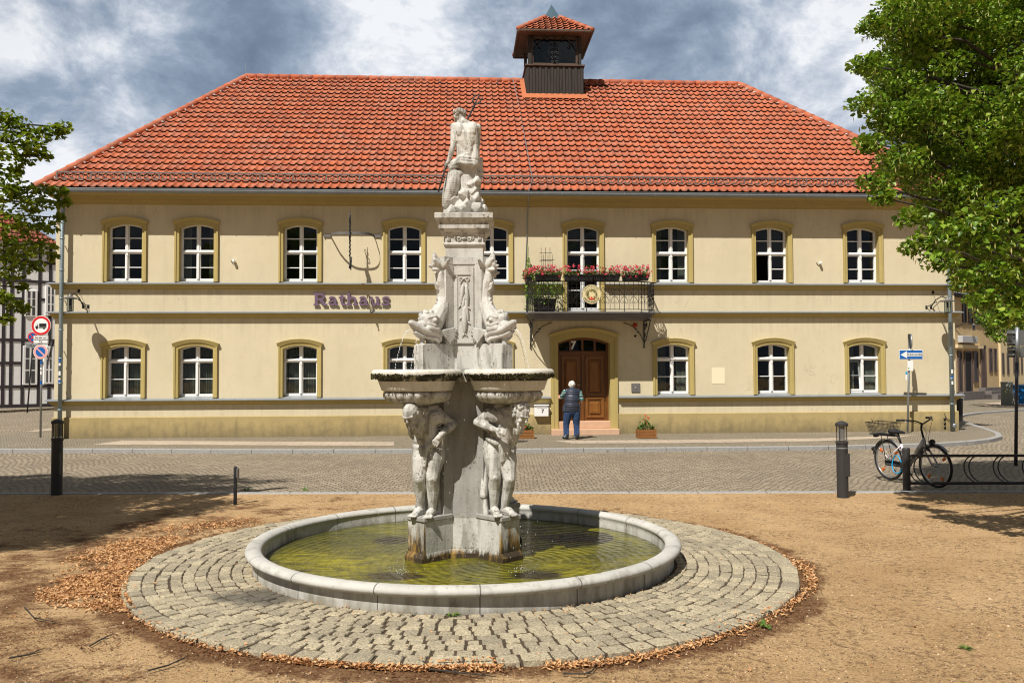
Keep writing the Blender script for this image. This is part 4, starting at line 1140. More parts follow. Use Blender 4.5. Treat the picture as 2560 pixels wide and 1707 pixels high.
def sticker(par, u, w, h, c, wd=.06):
    m = MB(); 
    A = [(-wd / .06 * .5 + wd / .06 * k / 4) for k in range(5)]
    pts = [(u + .0605 * sin(a), -.21 - .0605 * cos(a)) for a in A]
    for (xa, ya), (xb, yb) in zip(pts, pts[1:]): m.quad((xa, ya, w - h / 2), (xb, yb, w - h / 2), (xb, yb, w + h / 2), (xa, ya, w + h / 2))
    m.build('sticker', c, par)
for w, h, c in ((2.17, .14, 'signblue'), (2.03, .07, 'signwhite'), (1.78, .12, 'signwhite'), (1.62, .05, 'signwhite'), (1.55, .06, 'signblue')): sticker(dl, uL, w, h, M[c])
for w, h, c in ((1.72, .12, 'signwhite'), (1.54, .11, 'signblue'), (1.38, .10, 'signwhite')): sticker(dr, uR, w, h, M[c])
m = MB(); m.ball((uR + .04, -.27, .10), (.07, .03, .07), 12); m.build('cleaning_cap', M['pole'], dr)
m = MB(); m.smooth = True
m.tube([(U1 - .42, -.05, .46), (U1 - .36, -.07, .30), (U1 - .2, -.09, .22)], .01, 5)
for z in (.0, .12, .25): m.box(U1 - .44, U1 - .38, -.065, -.045, z, z + .07)
m.build('iron_fixture', M['iron'], TH)
# ---- balcony over the door
fu0, fu1 = F(1335, 779, -1.15)[0], F(1612, 779, -1.15)[0]; bu0, bu1 = F(1316, 779, -.05)[0], F(1620, 779, -.05)[0]
bz = F(1470, 779.5, -1.15)[1]
plan = [(bu0, -.0), (bu0, -.82), (fu0, -1.15), (fu1 - .18, -1.15), (bu1, -.82), (bu1, -.0)]
m = MB()
def inset(P, d): 
    cx_ = (bu0 + bu1) / 2
    return [(cx_ + (x - cx_) * (1 - d / 1.8), y * (1 - d / 1.15)) for x, y in P]
m.slab(inset(plan, -.05), bz - .035, bz); m.slab(plan, bz - .09, bz - .0355); m.slab(inset(plan, .04), bz - .15, bz - .0905); m.slab(inset(plan, .1), bz - .19, bz - .1505)
bal = m.build('balcony', M['zinc_dark'], TH)
m = MB(); RH = .86
def rail_pts(z): return [(x, y, z) for x, y in plan]
for z, r in ((bz + .07, .011), (bz + RH, .017), (bz + RH - .08, .009)): m.tube(rail_pts(z), r, 6)
segs = [(Vector((*a, 0)), Vector((*b, 0))) for a, b in zip(plan, plan[1:])]
k = 0
for a, b in segs:
    L = (b - a).length; N = max(2, round(L / .134)); t = (b - a) / N
    for i in range(N):
        p = a + t * i; m.tube([(p.x, p.y, bz + (.0 if k % 4 == 0 else .07)), (p.x, p.y, bz + RH)], .011 if k % 4 == 0 else .0075, 5)
        k += 1
        if i % 2 == 1 or N < 4:
            d_ = t.normalized(); half = .118; zc = bz + .46
            def q(x, z): return tuple(p + d_ * x + Vector((0, -.004, zc + z)))
            for sx in (-1, 1):
                for sz in (-1, 1):
                    pts = [(sx * .012, sz * .02), (sx * .05, sz * .06), (sx * .09, sz * .11), (sx * .108, sz * .17), (sx * .09, sz * .215), (sx * .055, sz * .225), (sx * .025, sz * .20), (sx * .03, sz * .165), (sx * .06, sz * .165)]
                    m.tube([q(*c) for c in pts], .0065, 4)
                    pts = [(sx * .01, sz * .015), (sx * .045, sz * .03), (sx * .075, sz * .02), (sx * .082, sz * .045), (sx * .06, sz * .055)]
                    m.tube([q(*c) for c in pts], .0055, 4)
m.build('railing', M['iron'], bal)
for ux, sg in ((bu0 + .12, 1), (bu1 - .12, -1)):
    m = MB(); m.smooth = True
    m.tube([(ux, -.02, bz - .2), (ux, -.02, bz - .95)], .018, 6); m.tube([(ux, -.02, bz - .21), (ux, -1.0, bz - .21)], .018, 6)
    m.tube([(ux, -.03, bz - .85), (ux, -.30, bz - .74), (ux, -.62, bz - .48), (ux, -.90, bz - .22)], .016, 6)
    for (cy, cz, r) in ((-.16, bz - .38, .11), (-.38, bz - .34, .09), (-.14, bz - .62, .08)): m.tube([(ux, cy + r * (1 - .6 * k / 18) * cos(k * .5), cz + r * (1 - .6 * k / 18) * sin(k * .5)) for k in range(19)], .011, 5)
    m.tube([(ux, -.05, bz - .85), (ux + sg * .12, -.07, bz - .60), (ux + sg * .34, -.08, bz - .36), (ux + sg * .62, -.06, bz - .24)], .012, 6)
    for t_ in (.3, .55): m.ball((ux + sg * (.12 + t_ * .25), -.1, bz - .62 + t_ * .35), (.05, .012, .02), 6)
    m.ball((ux, -.03, bz - .97), .03, 8)
    m.build('bracket', M['iron_grey'], bal)
# ================================================================== FIGURES
def hand(mb, w, d, nrm, s, curl=.6, thumb=1):
    """palm and five fingers from wrist w towards d; nrm is the back of the hand; curl bends the fingers to the palm side"""
    w, d, nrm = Vector(w), Vector(d).normalized(), Vector(nrm)
    nrm = (nrm - d * nrm.dot(d)).normalized(); sd = d.cross(nrm)
    mb.cap(w, .026 * s, w + d * .035 * s, .030 * s)
    for o in (-.024, -.008, .008, .024): mb.cap(w + d * .02 * s + sd * o * .7 * s, .014 * s, w + d * .085 * s + sd * o * s, .0125 * s)
    for i, (o, L) in enumerate(((-.030, .062), (-.010, .075), (.010, .080), (.030, .070))):
        p = w + d * .088 * s + sd * o * s; dd = d.copy(); c = curl * (1 + .12 * i)
        for k, f in enumerate((.45, .32, .23)):
            a = c * (.6 + .45 * k); dd = (d * cos(a * (k + 1) * .62) - nrm * sin(a * (k + 1) * .62)).normalized()
            q = p + dd * L * f * s; mb.cap(p, (.0098 - .0008 * k) * s, q, (.0090 - .0010 * k) * s, 8); p = q
    p = w + d * .03 * s + sd * thumb * .028 * s
    q = p + (d * .6 + sd * thumb * .7 - nrm * .25).normalized() * .042 * s; r = q + (d * .85 + sd * thumb * .25 - nrm * .4 * curl).normalized() * .032 * s
    mb.cap(p, .014 * s, q, .011 * s, 8); mb.cap(q, .0108 * s, r, .0085 * s, 8)
def lerp(a, b, t): return Vector(a).lerp(Vector(b), t)
def arm(mb, sh, el, wr, s):
    sh, el, wr = map(Vector, (sh, el, wr))
    mb.limb([(sh, .058 * s), (lerp(sh, el, .4), .053 * s), (el, .038 * s)]); mb.limb([(el, .039 * s), (lerp(el, wr, .3), .044 * s), (wr, .026 * s)])
def leg(mb, hip, kn, an, toe, s, back=(0, 1, 0)):
    hip, kn, an, toe, back = map(Vector, (hip, kn, an, toe, back))
    mb.limb([(hip, .092 * s), (lerp(hip, kn, .35), .088 * s), (lerp(hip, kn, .8), .062 * s), (kn, .055 * s)])
    mb.limb([(kn, .053 * s), (lerp(kn, an, .3) + back * .018 * s, .058 * s), (lerp(kn, an, .62), .044 * s), (an, .033 * s)])
    mb.ball(kn - back * .022 * s, .036 * s, 8)
    f = (toe - an); f.z = 0; f = f.normalized(); sole = min(an.z - .05 * s, toe.z)
    heel = Vector((an.x, an.y, sole + .028 * s)) - f * .035 * s
    mb.limb([(heel, .032 * s), (an, .035 * s)]); ball_ = Vector((toe.x, toe.y, sole + .022 * s)) - f * .035 * s
    mb.limb([(an, .036 * s), (lerp(an, ball_, .55) + Vector((0, 0, .012 * s)), .036 * s), (ball_, .028 * s)])
    sd = Vector((-f.y, f.x, 0))
    for k, (o, L) in enumerate(((-.028, .034), (-.012, .04), (.002, .038), (.016, .033), (.029, .026))): mb.cap(ball_ + sd * o * s, .015 * s, ball_ + sd * o * 1.1 * s + f * L * s - Vector((0, 0, .007 * s)), .011 * s, 8)
    mb.cap(heel, .03 * s, ball_, .024 * s)
def head(mb, c, fwd, up, s, beard=0., hair=True):
    c, f, u = Vector(c), Vector(fwd).normalized(), Vector(up).normalized()
    u = (u - f * u.dot(f)).normalized(); r = f.cross(u)
    Mx = Matrix((r, f, u)).transposed().to_4x4()
    P = lambda a, b, d: c + r * a * s + f * b * s + u * d * s
    mb.ball(c + u * .02 * s, (.076 * s, .096 * s, .095 * s), 14, Mx)
    mb.ball(P(0, .028, -.045), (.056 * s, .062 * s, .075 * s), 12, Mx)
    mb.cap(P(0, .088, .012), .010 * s, P(0, .110, -.022), .014 * s, 8)        # nose
    for q in (-1, 1):
        mb.cap(P(q * .012, .094, .022), .012 * s, P(q * .052, .075, .022), .012 * s, 8)   # brow
        mb.ball(P(q * .03, .082, .002), .012 * s, 8); mb.ball(P(q * .04, .07, -.03), .024 * s, 8)
        mb.ball(P(q * .077, -.005, -.005), (.012 * s, .022 * s, .032 * s), 8, Mx)
    mb.cap(P(-.02, .090, -.052), .008 * s, P(.02, .090, -.052), .008 * s, 8); mb.cap(P(-.018, .088, -.066), .008 * s, P(.018, .088, -.066), .008 * s, 8)
    mb.ball(P(0, .075, -.095), .022 * s, 8)
    rg = random.Random(int(abs(c.x) * 9999))
    if beard:
        for k in range(26):
            a = rg.uniform(-1.2, 1.2); h = rg.uniform(-.07, -.13 - .03 * beard)
            p = P(.062 * sin(a), .03 + .06 * cos(a), h); mb.cap(p, .016 * s, p - u * .035 * s * beard + f * .012 * s, .009 * s, 6)
    if hair:
        for k in range(60):
            a = rg.uniform(0, 6.28); t = rg.uniform(.1, 1.75); p = P(.08 * sin(t) * cos(a), -.012 + .095 * sin(t) * sin(a), .03 + .092 * cos(t))
            if (p - c).dot(f) > .045 * s and (p - c).dot(u) < .075 * s: continue
            mb.ball(p, rg.uniform(.016, .026) * s, 6)
def torso(mb, J, s):
    sl, sr, ch, be, pe, nk = [Vector(J[k]) for k in ('shL', 'shR', 'chest', 'belly', 'pelvis', 'neck')]
    ac = (sr - sl).normalized(); up = (nk - pe).normalized(); fr = J.get('front')
    f = (Vector(fr) - ac * Vector(fr).dot(ac)).normalized()
    Mx = Matrix((ac, f, ac.cross(f))).transposed().to_4x4()
    w = (sr - sl).length / 2
    mb.cap(sl, .062 * s, sr, .062 * s)
    mb.ball(ch, (w * .86, .105 * s, .155 * s), 14, Mx); mb.ball(be, (.135 * s, .10 * s, .13 * s), 14, Mx); mb.ball(pe, (.152 * s, .108 * s, .12 * s), 14, Mx)
    mb.cap(ch, .11 * s, be, .115 * s); mb.cap(be, .115 * s, pe, .12 * s)
    for q, a in ((-1, sl), (1, sr)):
        mb.cap(nk, .045 * s, lerp(nk, a, .65), .045 * s); mb.ball(a, .07 * s, 10)
        mb.ball(ch + ac * q * .085 * s + f * .075 * s + up * .03 * s, (.085 * s, .045 * s, .062 * s), 10, Mx)      # chest muscle
        mb.ball(ch + ac * q * .09 * s - f * .07 * s + up * .04 * s, (.07 * s, .042 * s, .10 * s), 10, Mx)            # shoulder blade
        mb.cap(ch - f * .085 * s + ac * q * .04 * s, .032 * s, be - f * .085 * s + ac * q * .035 * s, .032 * s, 8)   # back muscle
        for k in range(3): mb.ball(lerp(ch - up * .08 * s, pe + up * .05 * s, k / 2.4) + f * .092 * s + ac * q * .036 * s, (.034 * s, .018 * s, .034 * s), 8, Mx)
        for k in range(3): mb.cap(ch + ac * q * .10 * s - up * (.05 + .035 * k) * s + f * .06 * s, .012 * s, ch + ac * q * .13 * s - up * (.03 + .035 * k) * s, .012 * s, 6)
    hd = J['head']; mb.cap(nk, .05 * s, lerp(nk, hd, .7), .047 * s)
def folds(mb, pts0, pts1, n, r, seed=1, wav=.01):
    """n soft cloth folds running between two edges"""
    rg = random.Random(seed); pts0 = [Vector(p) for p in pts0]; pts1 = [Vector(p) for p in pts1]
    def along(P, t):
        x = t * (len(P) - 1); i = min(int(x), len(P) - 2); return P[i].lerp(P[i + 1], x - i)
    for k in range(n):
        t = k / max(1, n - 1); a, b = along(pts0, t), along(pts1, min(1, max(0, t + rg.uniform(-.04, .04))))
        m_ = lerp(a, b, .5) + Vector((rg.uniform(-wav, wav), rg.uniform(-wav, wav), 0)); rr = r * rg.uniform(.8, 1.3)
        mb.limb([(a, rr), (m_, rr * .9), (b, rr)])
# ================================================================== FOUNTAIN
FX = -.447
FO = Vector((FX, FY, 0))
FT = thing('fountain', 'white marble fountain with four bowls, bearer figures and a seated bearded figure holding a trident', 'fountain', (FX, FY, 0))
m = MB(); m.smooth = True
pr = [(1.948, 0.0), (1.944, .155), (1.944, .166)] + [(1.940 + .074 * cos(a), .200 + .042 * sin(a)) for a in [-.9 + (pi + 1.5) * k / 14 for k in range(15)]] + [(1.872, .14), (1.866, -.1)]
m.lathe(pr, 160)
m.build('basin', M['basin'], FT)
# the water
def water_mat():
    n = NT('algae_water'); co = n.coord(); x, y, z = n.sep(co)
    b = n.noise(1.1, 5, .6, dist=.5); f = n.noise(5, 6, .7, dist=1.2, stretch=(.55, 1.3, 1)); g = n.noise(24, 4, .7)
    c = n.mix(n.ramp(f, [(.32, 0), (.66, 1)]), (.020, .024, .006), (.29, .26, .010))
    c = n.mix(n.math('MULTIPLY', n.ramp(b, [(.38, 0), (.62, 1)]), .8), c, (.050, .052, .014))
    c = n.mix(n.math('MULTIPLY', n.ramp(g, [(.55, 0), (.7, 1)]), .4), c, (.30, .27, .06))
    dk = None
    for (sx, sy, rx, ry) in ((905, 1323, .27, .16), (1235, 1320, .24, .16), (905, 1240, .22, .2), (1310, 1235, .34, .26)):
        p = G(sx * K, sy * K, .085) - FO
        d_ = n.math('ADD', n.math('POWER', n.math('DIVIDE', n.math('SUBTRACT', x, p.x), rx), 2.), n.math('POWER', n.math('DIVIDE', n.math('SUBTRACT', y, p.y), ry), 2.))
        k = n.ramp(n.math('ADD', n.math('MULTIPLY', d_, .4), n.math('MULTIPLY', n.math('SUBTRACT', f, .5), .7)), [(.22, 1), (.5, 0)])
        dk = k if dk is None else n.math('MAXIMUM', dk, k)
    c = n.mix(n.math('MULTIPLY', dk, .88), c, (.016, .012, .008))  # dark splotches; the rear right one paints the tower's shadow and reflection
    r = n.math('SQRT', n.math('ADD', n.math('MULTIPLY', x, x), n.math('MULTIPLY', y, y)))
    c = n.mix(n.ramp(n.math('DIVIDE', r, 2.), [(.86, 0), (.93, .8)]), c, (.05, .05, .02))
    n.col(c); n.rough(.06); n.set(Specular_IOR_Level=.5, IOR=1.33)
    w1 = n.new('ShaderNodeTexWave', wave_type='RINGS', rings_direction='Z'); w1.inputs['Scale'].default_value = 3.6; w1.inputs['Distortion'].default_value = 3.2; w1.inputs['Detail'].default_value = 3; w1.inputs['Detail Scale'].default_value = 1.5
    n.lk(n.vmath('SUBTRACT', co, (.5, -.45, 0)), w1.inputs['Vector'])
    w2 = n.noise(9, 4, .6, stretch=(.5, 1.2, 1), dist=.8)
    n.bump(n.math('ADD', n.math('MULTIPLY', w1.outputs['Fac'], .5), n.math('MULTIPLY', w2, 1.4)), .022, .55)
    return n.mat
M['water'] = water_mat()
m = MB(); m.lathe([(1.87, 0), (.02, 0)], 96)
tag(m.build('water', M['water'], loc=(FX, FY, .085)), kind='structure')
def star(half, ap, Lr, hw=None):
    """plan of the pier: flat faces to the four sides, arms on the diagonals"""
    out = []
    for k in range(4):
        R_ = Matrix.Rotation(k * pi / 2, 2)
        pts = [Vector((-half, -ap)), Vector((half, -ap))]
        h = (ap - half) / sqrt(2) if hw is None else hw
        d = Vector((1, -1)) / sqrt(2); q = Vector((1, 1)) / sqrt(2)
        if hw is not None:
            base = (ap + half) / sqrt(2); pts.append(d * base + q * -h) if False else None
        pts += [d * Lr - q * h, d * Lr + q * h]
        out += [tuple(R_ @ p) for p in pts]
    return out
def tier(m, half, ap, Lr, z0, z1, half1=None, ap1=None, Lr1=None):
    a = star(half, ap, Lr); b = star(half1 or half, ap1 or ap, Lr1 or Lr); n_ = len(a)
    vs = [(x, y, z0) for x, y in a] + [(x, y, z1) for x, y in b]
    m.add(vs, [tuple(range(n_))[::-1], tuple(range(n_, 2 * n_))] + [(i, (i + 1) % n_, n_ + (i + 1) % n_, n_ + i) for i in range(n_)])
m = MB()
tier(m, .117, .295, .635, -.1, .125); tier(m, .117, .295, .635, .1251, .165, .106, .275, .608); tier(m, .104, .27, .603, .1651, .445)
m.build('pedestal', M['marble_low'], FT)
m = MB()
for k in range(4):
    R_ = Matrix.Rotation(-3 * pi / 4 + k * pi / 2, 4, 'Z'); m.bbox(.27, .617, -.128, .128, .4455, .49, .008, R_)
tier(m, .104, .268, .37, .4452, 1.52); tier(m, .108, .275, .40, 1.5205, 1.80)
m.box(-.042, .042, -.42, .42, 1.70, 1.823); m.box(-.42, .42, -.042, .042, 1.70, 1.822)
m.build('pier', M['marble_grey'], FT)
m = MB(); tier(m, .0925, .185, .575, 1.8, 2.035); tier(m, .09, .182, .565, 2.0355, 2.05, .085, .175, .545)
m.build('dolphin_plinth', M['marble'], FT)
m = MB(); tier(m, .096, .19, .30, 2.05, 2.80); tier(m, .104, .2, .32, 2.8005, 2.865)
sh_ = m.build('shaft', M['marble_clean'], FT)
# sunk panel with hanging fish, on each face
def relief():
    m = MB()
    y = -.19
    for a in ((-.088, -.062, 2.06, 2.78), (.062, .088, 2.06, 2.78), (-.062, .062, 2.06, 2.09), (-.062, .062, 2.70, 2.78)): m.box(a[0], a[1], y - .014, y + .002, a[2], a[3])
    m.box(-.062, .062, y - .004, y + .0015, 2.09, 2.70)
    m.smooth = True; y -= .006
    for s in (-1, 1):
        m.tube([(s * .03 + .017 * cos(t), y - .008, 2.665 + .015 * sin(t)) for t in [2 * pi * k / 12 for k in range(13)]], .0045, 6)
        m.tube([(s * .01, y - .006, 2.66), (s * .03, y - .006, 2.635), (s * .035, y - .006, 2.61)], [.005, .005, .003], 6)
    m.ball((0, y - .008, 2.665), .012, 8)
    def fish(x, z, L, w, tilt):
        N = 9; pts = []; rs = []
        for k in range(N):
            t = k / (N - 1); pts.append((x + tilt * t * L, y - .008, z - L * t)); rs.append(max(.003, w * sin(pi * min(1, t * .86 + .12)) ** .8))
        m.tube(pts, rs, 8); ex, ez = x + tilt * L, z - L
        for q in (-1, 1): m.tube([(ex, y - .006, ez + .01), (ex + q * .028, y - .006, ez - .022)], [.008, .003], 5)
        m.tube([(x + w * .6, y - .006, z - L * .5), (x + w * 1.35, y - .006, z - L * .62)], [.007, .002], 5)
    fish(-.012, 2.61, .20, .020, -.09); fish(.018, 2.61, .22, .020, .07); fish(.0, 2.50, .2, .017, -.10); fish(.015, 2.46, .21, .018, .10); fish(0., 2.41, .27, .028, .02)
    return m
for k in range(4):
    m = relief(); R_ = Matrix.Rotation(k * pi / 2, 4, 'Z'); m.v = [tuple(R_ @ Vector(v)) for v in m.v]
    m.build('relief_panel', M['marble_clean'], sh_)
# top block and capital
def sq(m, prof):
    for (h0, z0), (h1, z1) in zip(prof, prof[1:]):
        for k in range(4):
            R_ = Matrix.Rotation(k * pi / 2, 4, 'Z'); m.quad(*[R_ @ Vector(p) for p in ((-h0, -h0, z0), (h0, -h0, z0), (h1, -h1, z1), (-h1, -h1, z1))])
    h, z = prof[-1]; m.poly([(-h, -h, z), (h, -h, z), (h, h, z), (-h, h, z)]); h, z = prof[0]; m.poly([(-h, -h, z), (-h, h, z), (h, h, z), (h, -h, z)])
m = MB(); sq(m, [(.176, 2.8652), (.176, 2.965), (.182, 2.972), (.186, 2.98), (.196, 2.985), (.196, 2.998), (.188, 3.006), (.18, 3.008), (.18, 3.075)])
cp = m.build('top_block', M['marble_clean'], FT)
m = MB(); sq(m, [(.18, 3.0755), (.198, 3.082), (.20, 3.10), (.222, 3.125), (.236, 3.135), (.236, 3.165), (.225, 3.172), (.232, 3.195), (.25, 3.215), (.262, 3.225), (.272, 3.228), (.272, 3.272), (.266, 3.278)])
m.build('capital', M['marble'], FT)
m = MB(); m.smooth = True
for k in range(4):
    R_ = Matrix.Rotation(k * pi / 2, 4, 'Z'); b = len(m.v); y = -.186
    for s in (-1, 1):
        m.tube([(s * (.05 + .022 * (1 - t * .6) * cos(t * 9)), y, 3.04 + .022 * (1 - t * .6) * sin(t * 9)) for t in [q / 16 for q in range(17)]], .006, 5)
        m.tube([(s * .075, y, 3.03), (s * .09, y, 3.05), (s * .082, y, 3.066), (s * .066, y, 3.068)], .006, 5)
        m.ball((s * .145, y, 3.035), (.018, .010, .018), 8)
        for q in range(4): m.tube([(s * .145, y, 3.035), (s * .145 + .02 * cos(q * 1.57 + .6), y - .003, 3.037 + .03 * sin(q * 1.57 + .6))], [.006, .003], 5)
    m.ball((0, y, 3.045), (.03, .012, .014), 8)
    m.v[b:] = [tuple(R_ @ Vector(v)) for v in m.v[b:]]
m.build('frieze_ornament', M['marble'], cp)
# ---- bowls
BC = .418
m = MB(); m.smooth = True
m.lathe([(.02, -.03), (.345, -.03), (.355, -.006), (.375, 0), (.395, -.004), (.408, -.018), (.412, -.036), (.408, -.056), (.392, -.074), (.366, -.084), (.352, -.098), (.346, -.118), (.336, -.145), (.326, -.17), (.322, -.186), (.30, -.195)], 64)
bowl = m.build('bowl', M['bowl'], FT, (-BC, -BC, 1.815))
m = MB(); m.smooth = True
gad = lambda a, z: 1 + .045 * abs(cos(11 * a)) ** .6 - (.05 if abs(cos(11 * a)) < .16 else 0)
m.lathe([(.262, -.188), (.282, -.20), (.294, -.216), (.296, -.235), (.284, -.258), (.27, -.28), (.23, -.298), (.17, -.312), (.02, -.316)], 144, wob=gad)
m.build('gadroon_band', M['marble'], bowl)
m = MB(); m.smooth = True; rg = random.Random(2)
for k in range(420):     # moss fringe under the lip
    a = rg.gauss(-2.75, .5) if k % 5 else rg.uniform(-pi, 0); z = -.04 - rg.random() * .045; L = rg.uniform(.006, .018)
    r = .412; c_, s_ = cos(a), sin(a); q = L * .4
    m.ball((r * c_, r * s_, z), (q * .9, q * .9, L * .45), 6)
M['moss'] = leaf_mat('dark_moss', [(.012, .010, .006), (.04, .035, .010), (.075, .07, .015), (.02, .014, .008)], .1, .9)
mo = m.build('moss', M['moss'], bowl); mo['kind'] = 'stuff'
for sx, sy in ((1, -1), (-1, 1), (1, 1)):
    b = copy_tree(bowl, FT); b.location = (sx * BC, sy * BC, 1.815); b.rotation_euler.z = {(1, -1): pi / 2, (-1, 1): -pi / 2, (1, 1): pi}[sx, sy]
# ---- bearer figures under the bowls; A() picks a photo point at a chosen depth
def A(zx, zy, dy): return at(900 + zx / 2.704, 860 + zy / 2.704, FY + dy + .10) - FO
s = 1.04
mb = MB()
J = dict(head=A(348, 470, -.74), neck=A(400, 455, -.60), chest=A(445, 530, -.52), belly=A(455, 625, -.46), pelvis=A(462, 695, -.44), shL=A(368, 500, -.56), shR=A(520, 478, -.50), front=(-.45, -.9, 0))
torso(mb, J, s); head(mb, J['head'], (-.35, -.75, -.62), (-.3, -.6, .8), s * .86, 1., False)
mb.ball(A(338, 432, -.70), (.070, .072, .050), 10); mb.cap(A(312, 455, -.75), .018, A(372, 456, -.78), .018)     # cap
arm(mb, J['shR'], A(628, 540, -.44), A(548, 612, -.60), s); hand(mb, A(548, 612, -.60), A(510, 668, -.60) - A(548, 612, -.60), (.3, -1, .3), s * .88, .5, -1)
arm(mb, J['shL'], A(352, 590, -.46), A(392, 655, -.40), s); hand(mb, A(392, 655, -.40), A(430, 690, -.42) - A(392, 655, -.40), (-.6, -.6, 0), s, .6)
leg(mb, A(508, 725, -.46), A(490, 908, -.54), A(490, 1128, -.46), A(452, 1172, -.60), s); leg(mb, A(424, 728, -.46), A(398, 912, -.53), A(418, 1120, -.42), A(350, 1172, -.55), s)
mb.limb([(A(378, 690, -.50), .028), (A(440, 712, -.56), .035), (A(520, 655, -.53), .032), (A(560, 628, -.42), .028)])     # sash
mb.limb([(A(400, 470, -.5), .03), (A(455, 448, -.48), .04), (A(530, 445, -.42), .035)]); mb.limb([(A(440, 470, -.58), .018), (A(470, 430, -.55), .02), (A(520, 425, -.5), .018)])
folds(mb, [A(450, 720, -.58), A(400, 730, -.54)], [A(438, 822, -.57), A(392, 815, -.52)], 5, .014, 3)
folds(mb, [A(548, 660, -.40), A(585, 640, -.34)], [A(530, 1150, -.40), A(580, 1150, -.36)], 6, .020, 4, .02)
folds(mb, [A(385, 700, -.46), A(380, 690, -.40)], [A(385, 760, -.44), A(375, 750, -.4)], 3, .02, 6)
mb.limb([(A(470, 850, -.34), .05), (A(470, 1000, -.34), .04), (A(470, 1160, -.36), .05)]); mb.cap(A(430, 1172, -.44), .03, A(560, 1165, -.40), .03)
af1 = sculpt(mb, 'bearer_figure', M['marble'], FT, .0045, 1, .5)
mb = MB()
J = dict(head=A(1080, 474, -.70), neck=A(1020, 450, -.54), chest=A(965, 525, -.50), belly=A(975, 620, -.46), pelvis=A(945, 700, -.44), shL=A(885, 478, -.52), shR=A(1035, 510, -.50), front=(.45, -.9, 0))
torso(mb, J, s); head(mb, J['head'], (.62, -.62, -.5), (.3, -.3, .9), s * .86, 1., True)
arm(mb, J['shL'], A(792, 528, -.46), A(912, 580, -.66), s); hand(mb, A(912, 580, -.66), A(965, 590, -.68) - A(912, 580, -.66), (-.1, -.8, .5), s * .84, 1.35)
arm(mb, J['shR'], A(1038, 610, -.42), A(1000, 670, -.40), s); hand(mb, A(1000, 670, -.40), A(960, 700, -.46) - A(1000, 670, -.40), (.6, -.6, 0), s, .6)
leg(mb, A(902, 715, -.46), A(912, 898, -.54), A(905, 1118, -.46), A(935, 1172, -.62), s); leg(mb, A(985, 735, -.45), A(1010, 912, -.53), A(975, 1118, -.46), A(1052, 1168, -.56), s)
mb.limb([(A(870, 640, -.50), .03), (A(930, 668, -.58), .036), (A(985, 700, -.55), .03), (A(1030, 690, -.45), .025)])
mb.limb([(A(870, 460, -.48), .03), (A(930, 425, -.50), .035), (A(1010, 415, -.48), .03)])
folds(mb, [A(945, 690, -.60), A(1000, 705, -.56)], [A(955, 795, -.57), A(1012, 770, -.54)], 5, .014, 7)
folds(mb, [A(838, 560, -.36), A(868, 610, -.42)], [A(848, 1020, -.36), A(830, 1010, -.34)], 4, .018, 8, .02)
mb.limb([(A(830, 640, -.38), .025), (A(845, 860, -.40), .034), (A(838, 1020, -.42), .04)]); mb.limb([(A(845, 1040, -.42), .024), (A(852, 1150, -.44), .03)])
mb.limb([(A(940, 850, -.34), .05), (A(945, 1000, -.34), .04), (A(945, 1160, -.36), .05)]); mb.cap(A(850, 1172, -.40), .03, A(1000, 1168, -.40), .03)
af2 = sculpt(mb, 'bearer_figure', M['marble'], FT, .0045, 1, .5)
for a_ in (af1, af2):
    c = a_.copy(); COL.objects.link(c); c.rotation_euler.z = pi
# ---- dolphins
mb = MB(); d_ = Vector((-1, -1, 0)) / sqrt(2); q_ = Vector((1, -1, 0)) / sqrt(2)
DP = lambda r, z, q=0.: d_ * r + q_ * q + Vector((0, 0, z))
mb.limb([(DP(.42, 2.215), .098), (DP(.355, 2.30), .086), (DP(.295, 2.39), .073), (DP(.272, 2.48), .065), (DP(.285, 2.57), .056), (DP(.318, 2.64), .047), (DP(.325, 2.70), .038), (DP(.295, 2.76), .028)])
mb.ball(DP(.455, 2.255), (.098, .098, .095), 14); mb.ball(DP(.445, 2.30), (.075, .075, .05), 12); mb.ball(DP(.505, 2.285), (.055, .055, .045), 10)
for k in range(6): mb.ball(DP(.395 + .026 * k, 2.345 - .005 * (k - 2.5) ** 2, .03 * (-1) ** k), .024, 8)
for q in (-1, 1):
    # upper and lower lip, curling up at the snout
    mb.limb([(DP(.378, 2.085, q * .074), .018), (DP(.385, 2.125, q * .078), .024), (DP(.43, 2.150, q * .074), .028), (DP(.50, 2.158, q * .060), .029), (DP(.56, 2.178, q * .046), .030), (DP(.61, 2.208, q * .030), .030), (DP(.655, 2.238, q * .010), .026)])
    mb.limb([(DP(.395, 2.07, q * .070), .018), (DP(.425, 2.095, q * .068), .020), (DP(.49, 2.108, q * .052), .020), (DP(.555, 2.122, q * .034), .018), (DP(.61, 2.150, q * .012), .017)])
    mb.cap(DP(.42, 2.18, q * .085), .03, DP(.50, 2.19, q * .068), .03)
    mb.ball(DP(.455, 2.262, q * .088), .028, 10); mb.ball(DP(.46, 2.264, q * .108), .015, 8)
    mb.limb([(DP(.40, 2.275, q * .088), .014), (DP(.45, 2.302, q * .090), .016), (DP(.51, 2.285, q * .072), .012)]); mb.limb([(DP(.41, 2.225, q * .096), .013), (DP(.46, 2.215, q * .094), .014), (DP(.51, 2.232, q * .074), .011)])
    mb.ball(DP(.565, 2.228, q * .030), .014, 8)
    for k in range(6):      # webbed breast fin, spread flat towards the shaft
        a = -1.05 + k * .30; tip = DP(.345 - .150 * cos(a), 2.15 + .115 * sin(a), q * .10)
        rt = DP(.375, 2.165, q * .085)
        mb.limb([(rt, .014), (lerp(rt, tip, .6), .010), (tip, .007)])
        if k < 5:
            [mb.cap(rt, .009, DP(.345 - .128 * cos(a2), 2.15 + .098 * sin(a2), q * .098), .0075) for a2 in (a + .10, a + .20)]
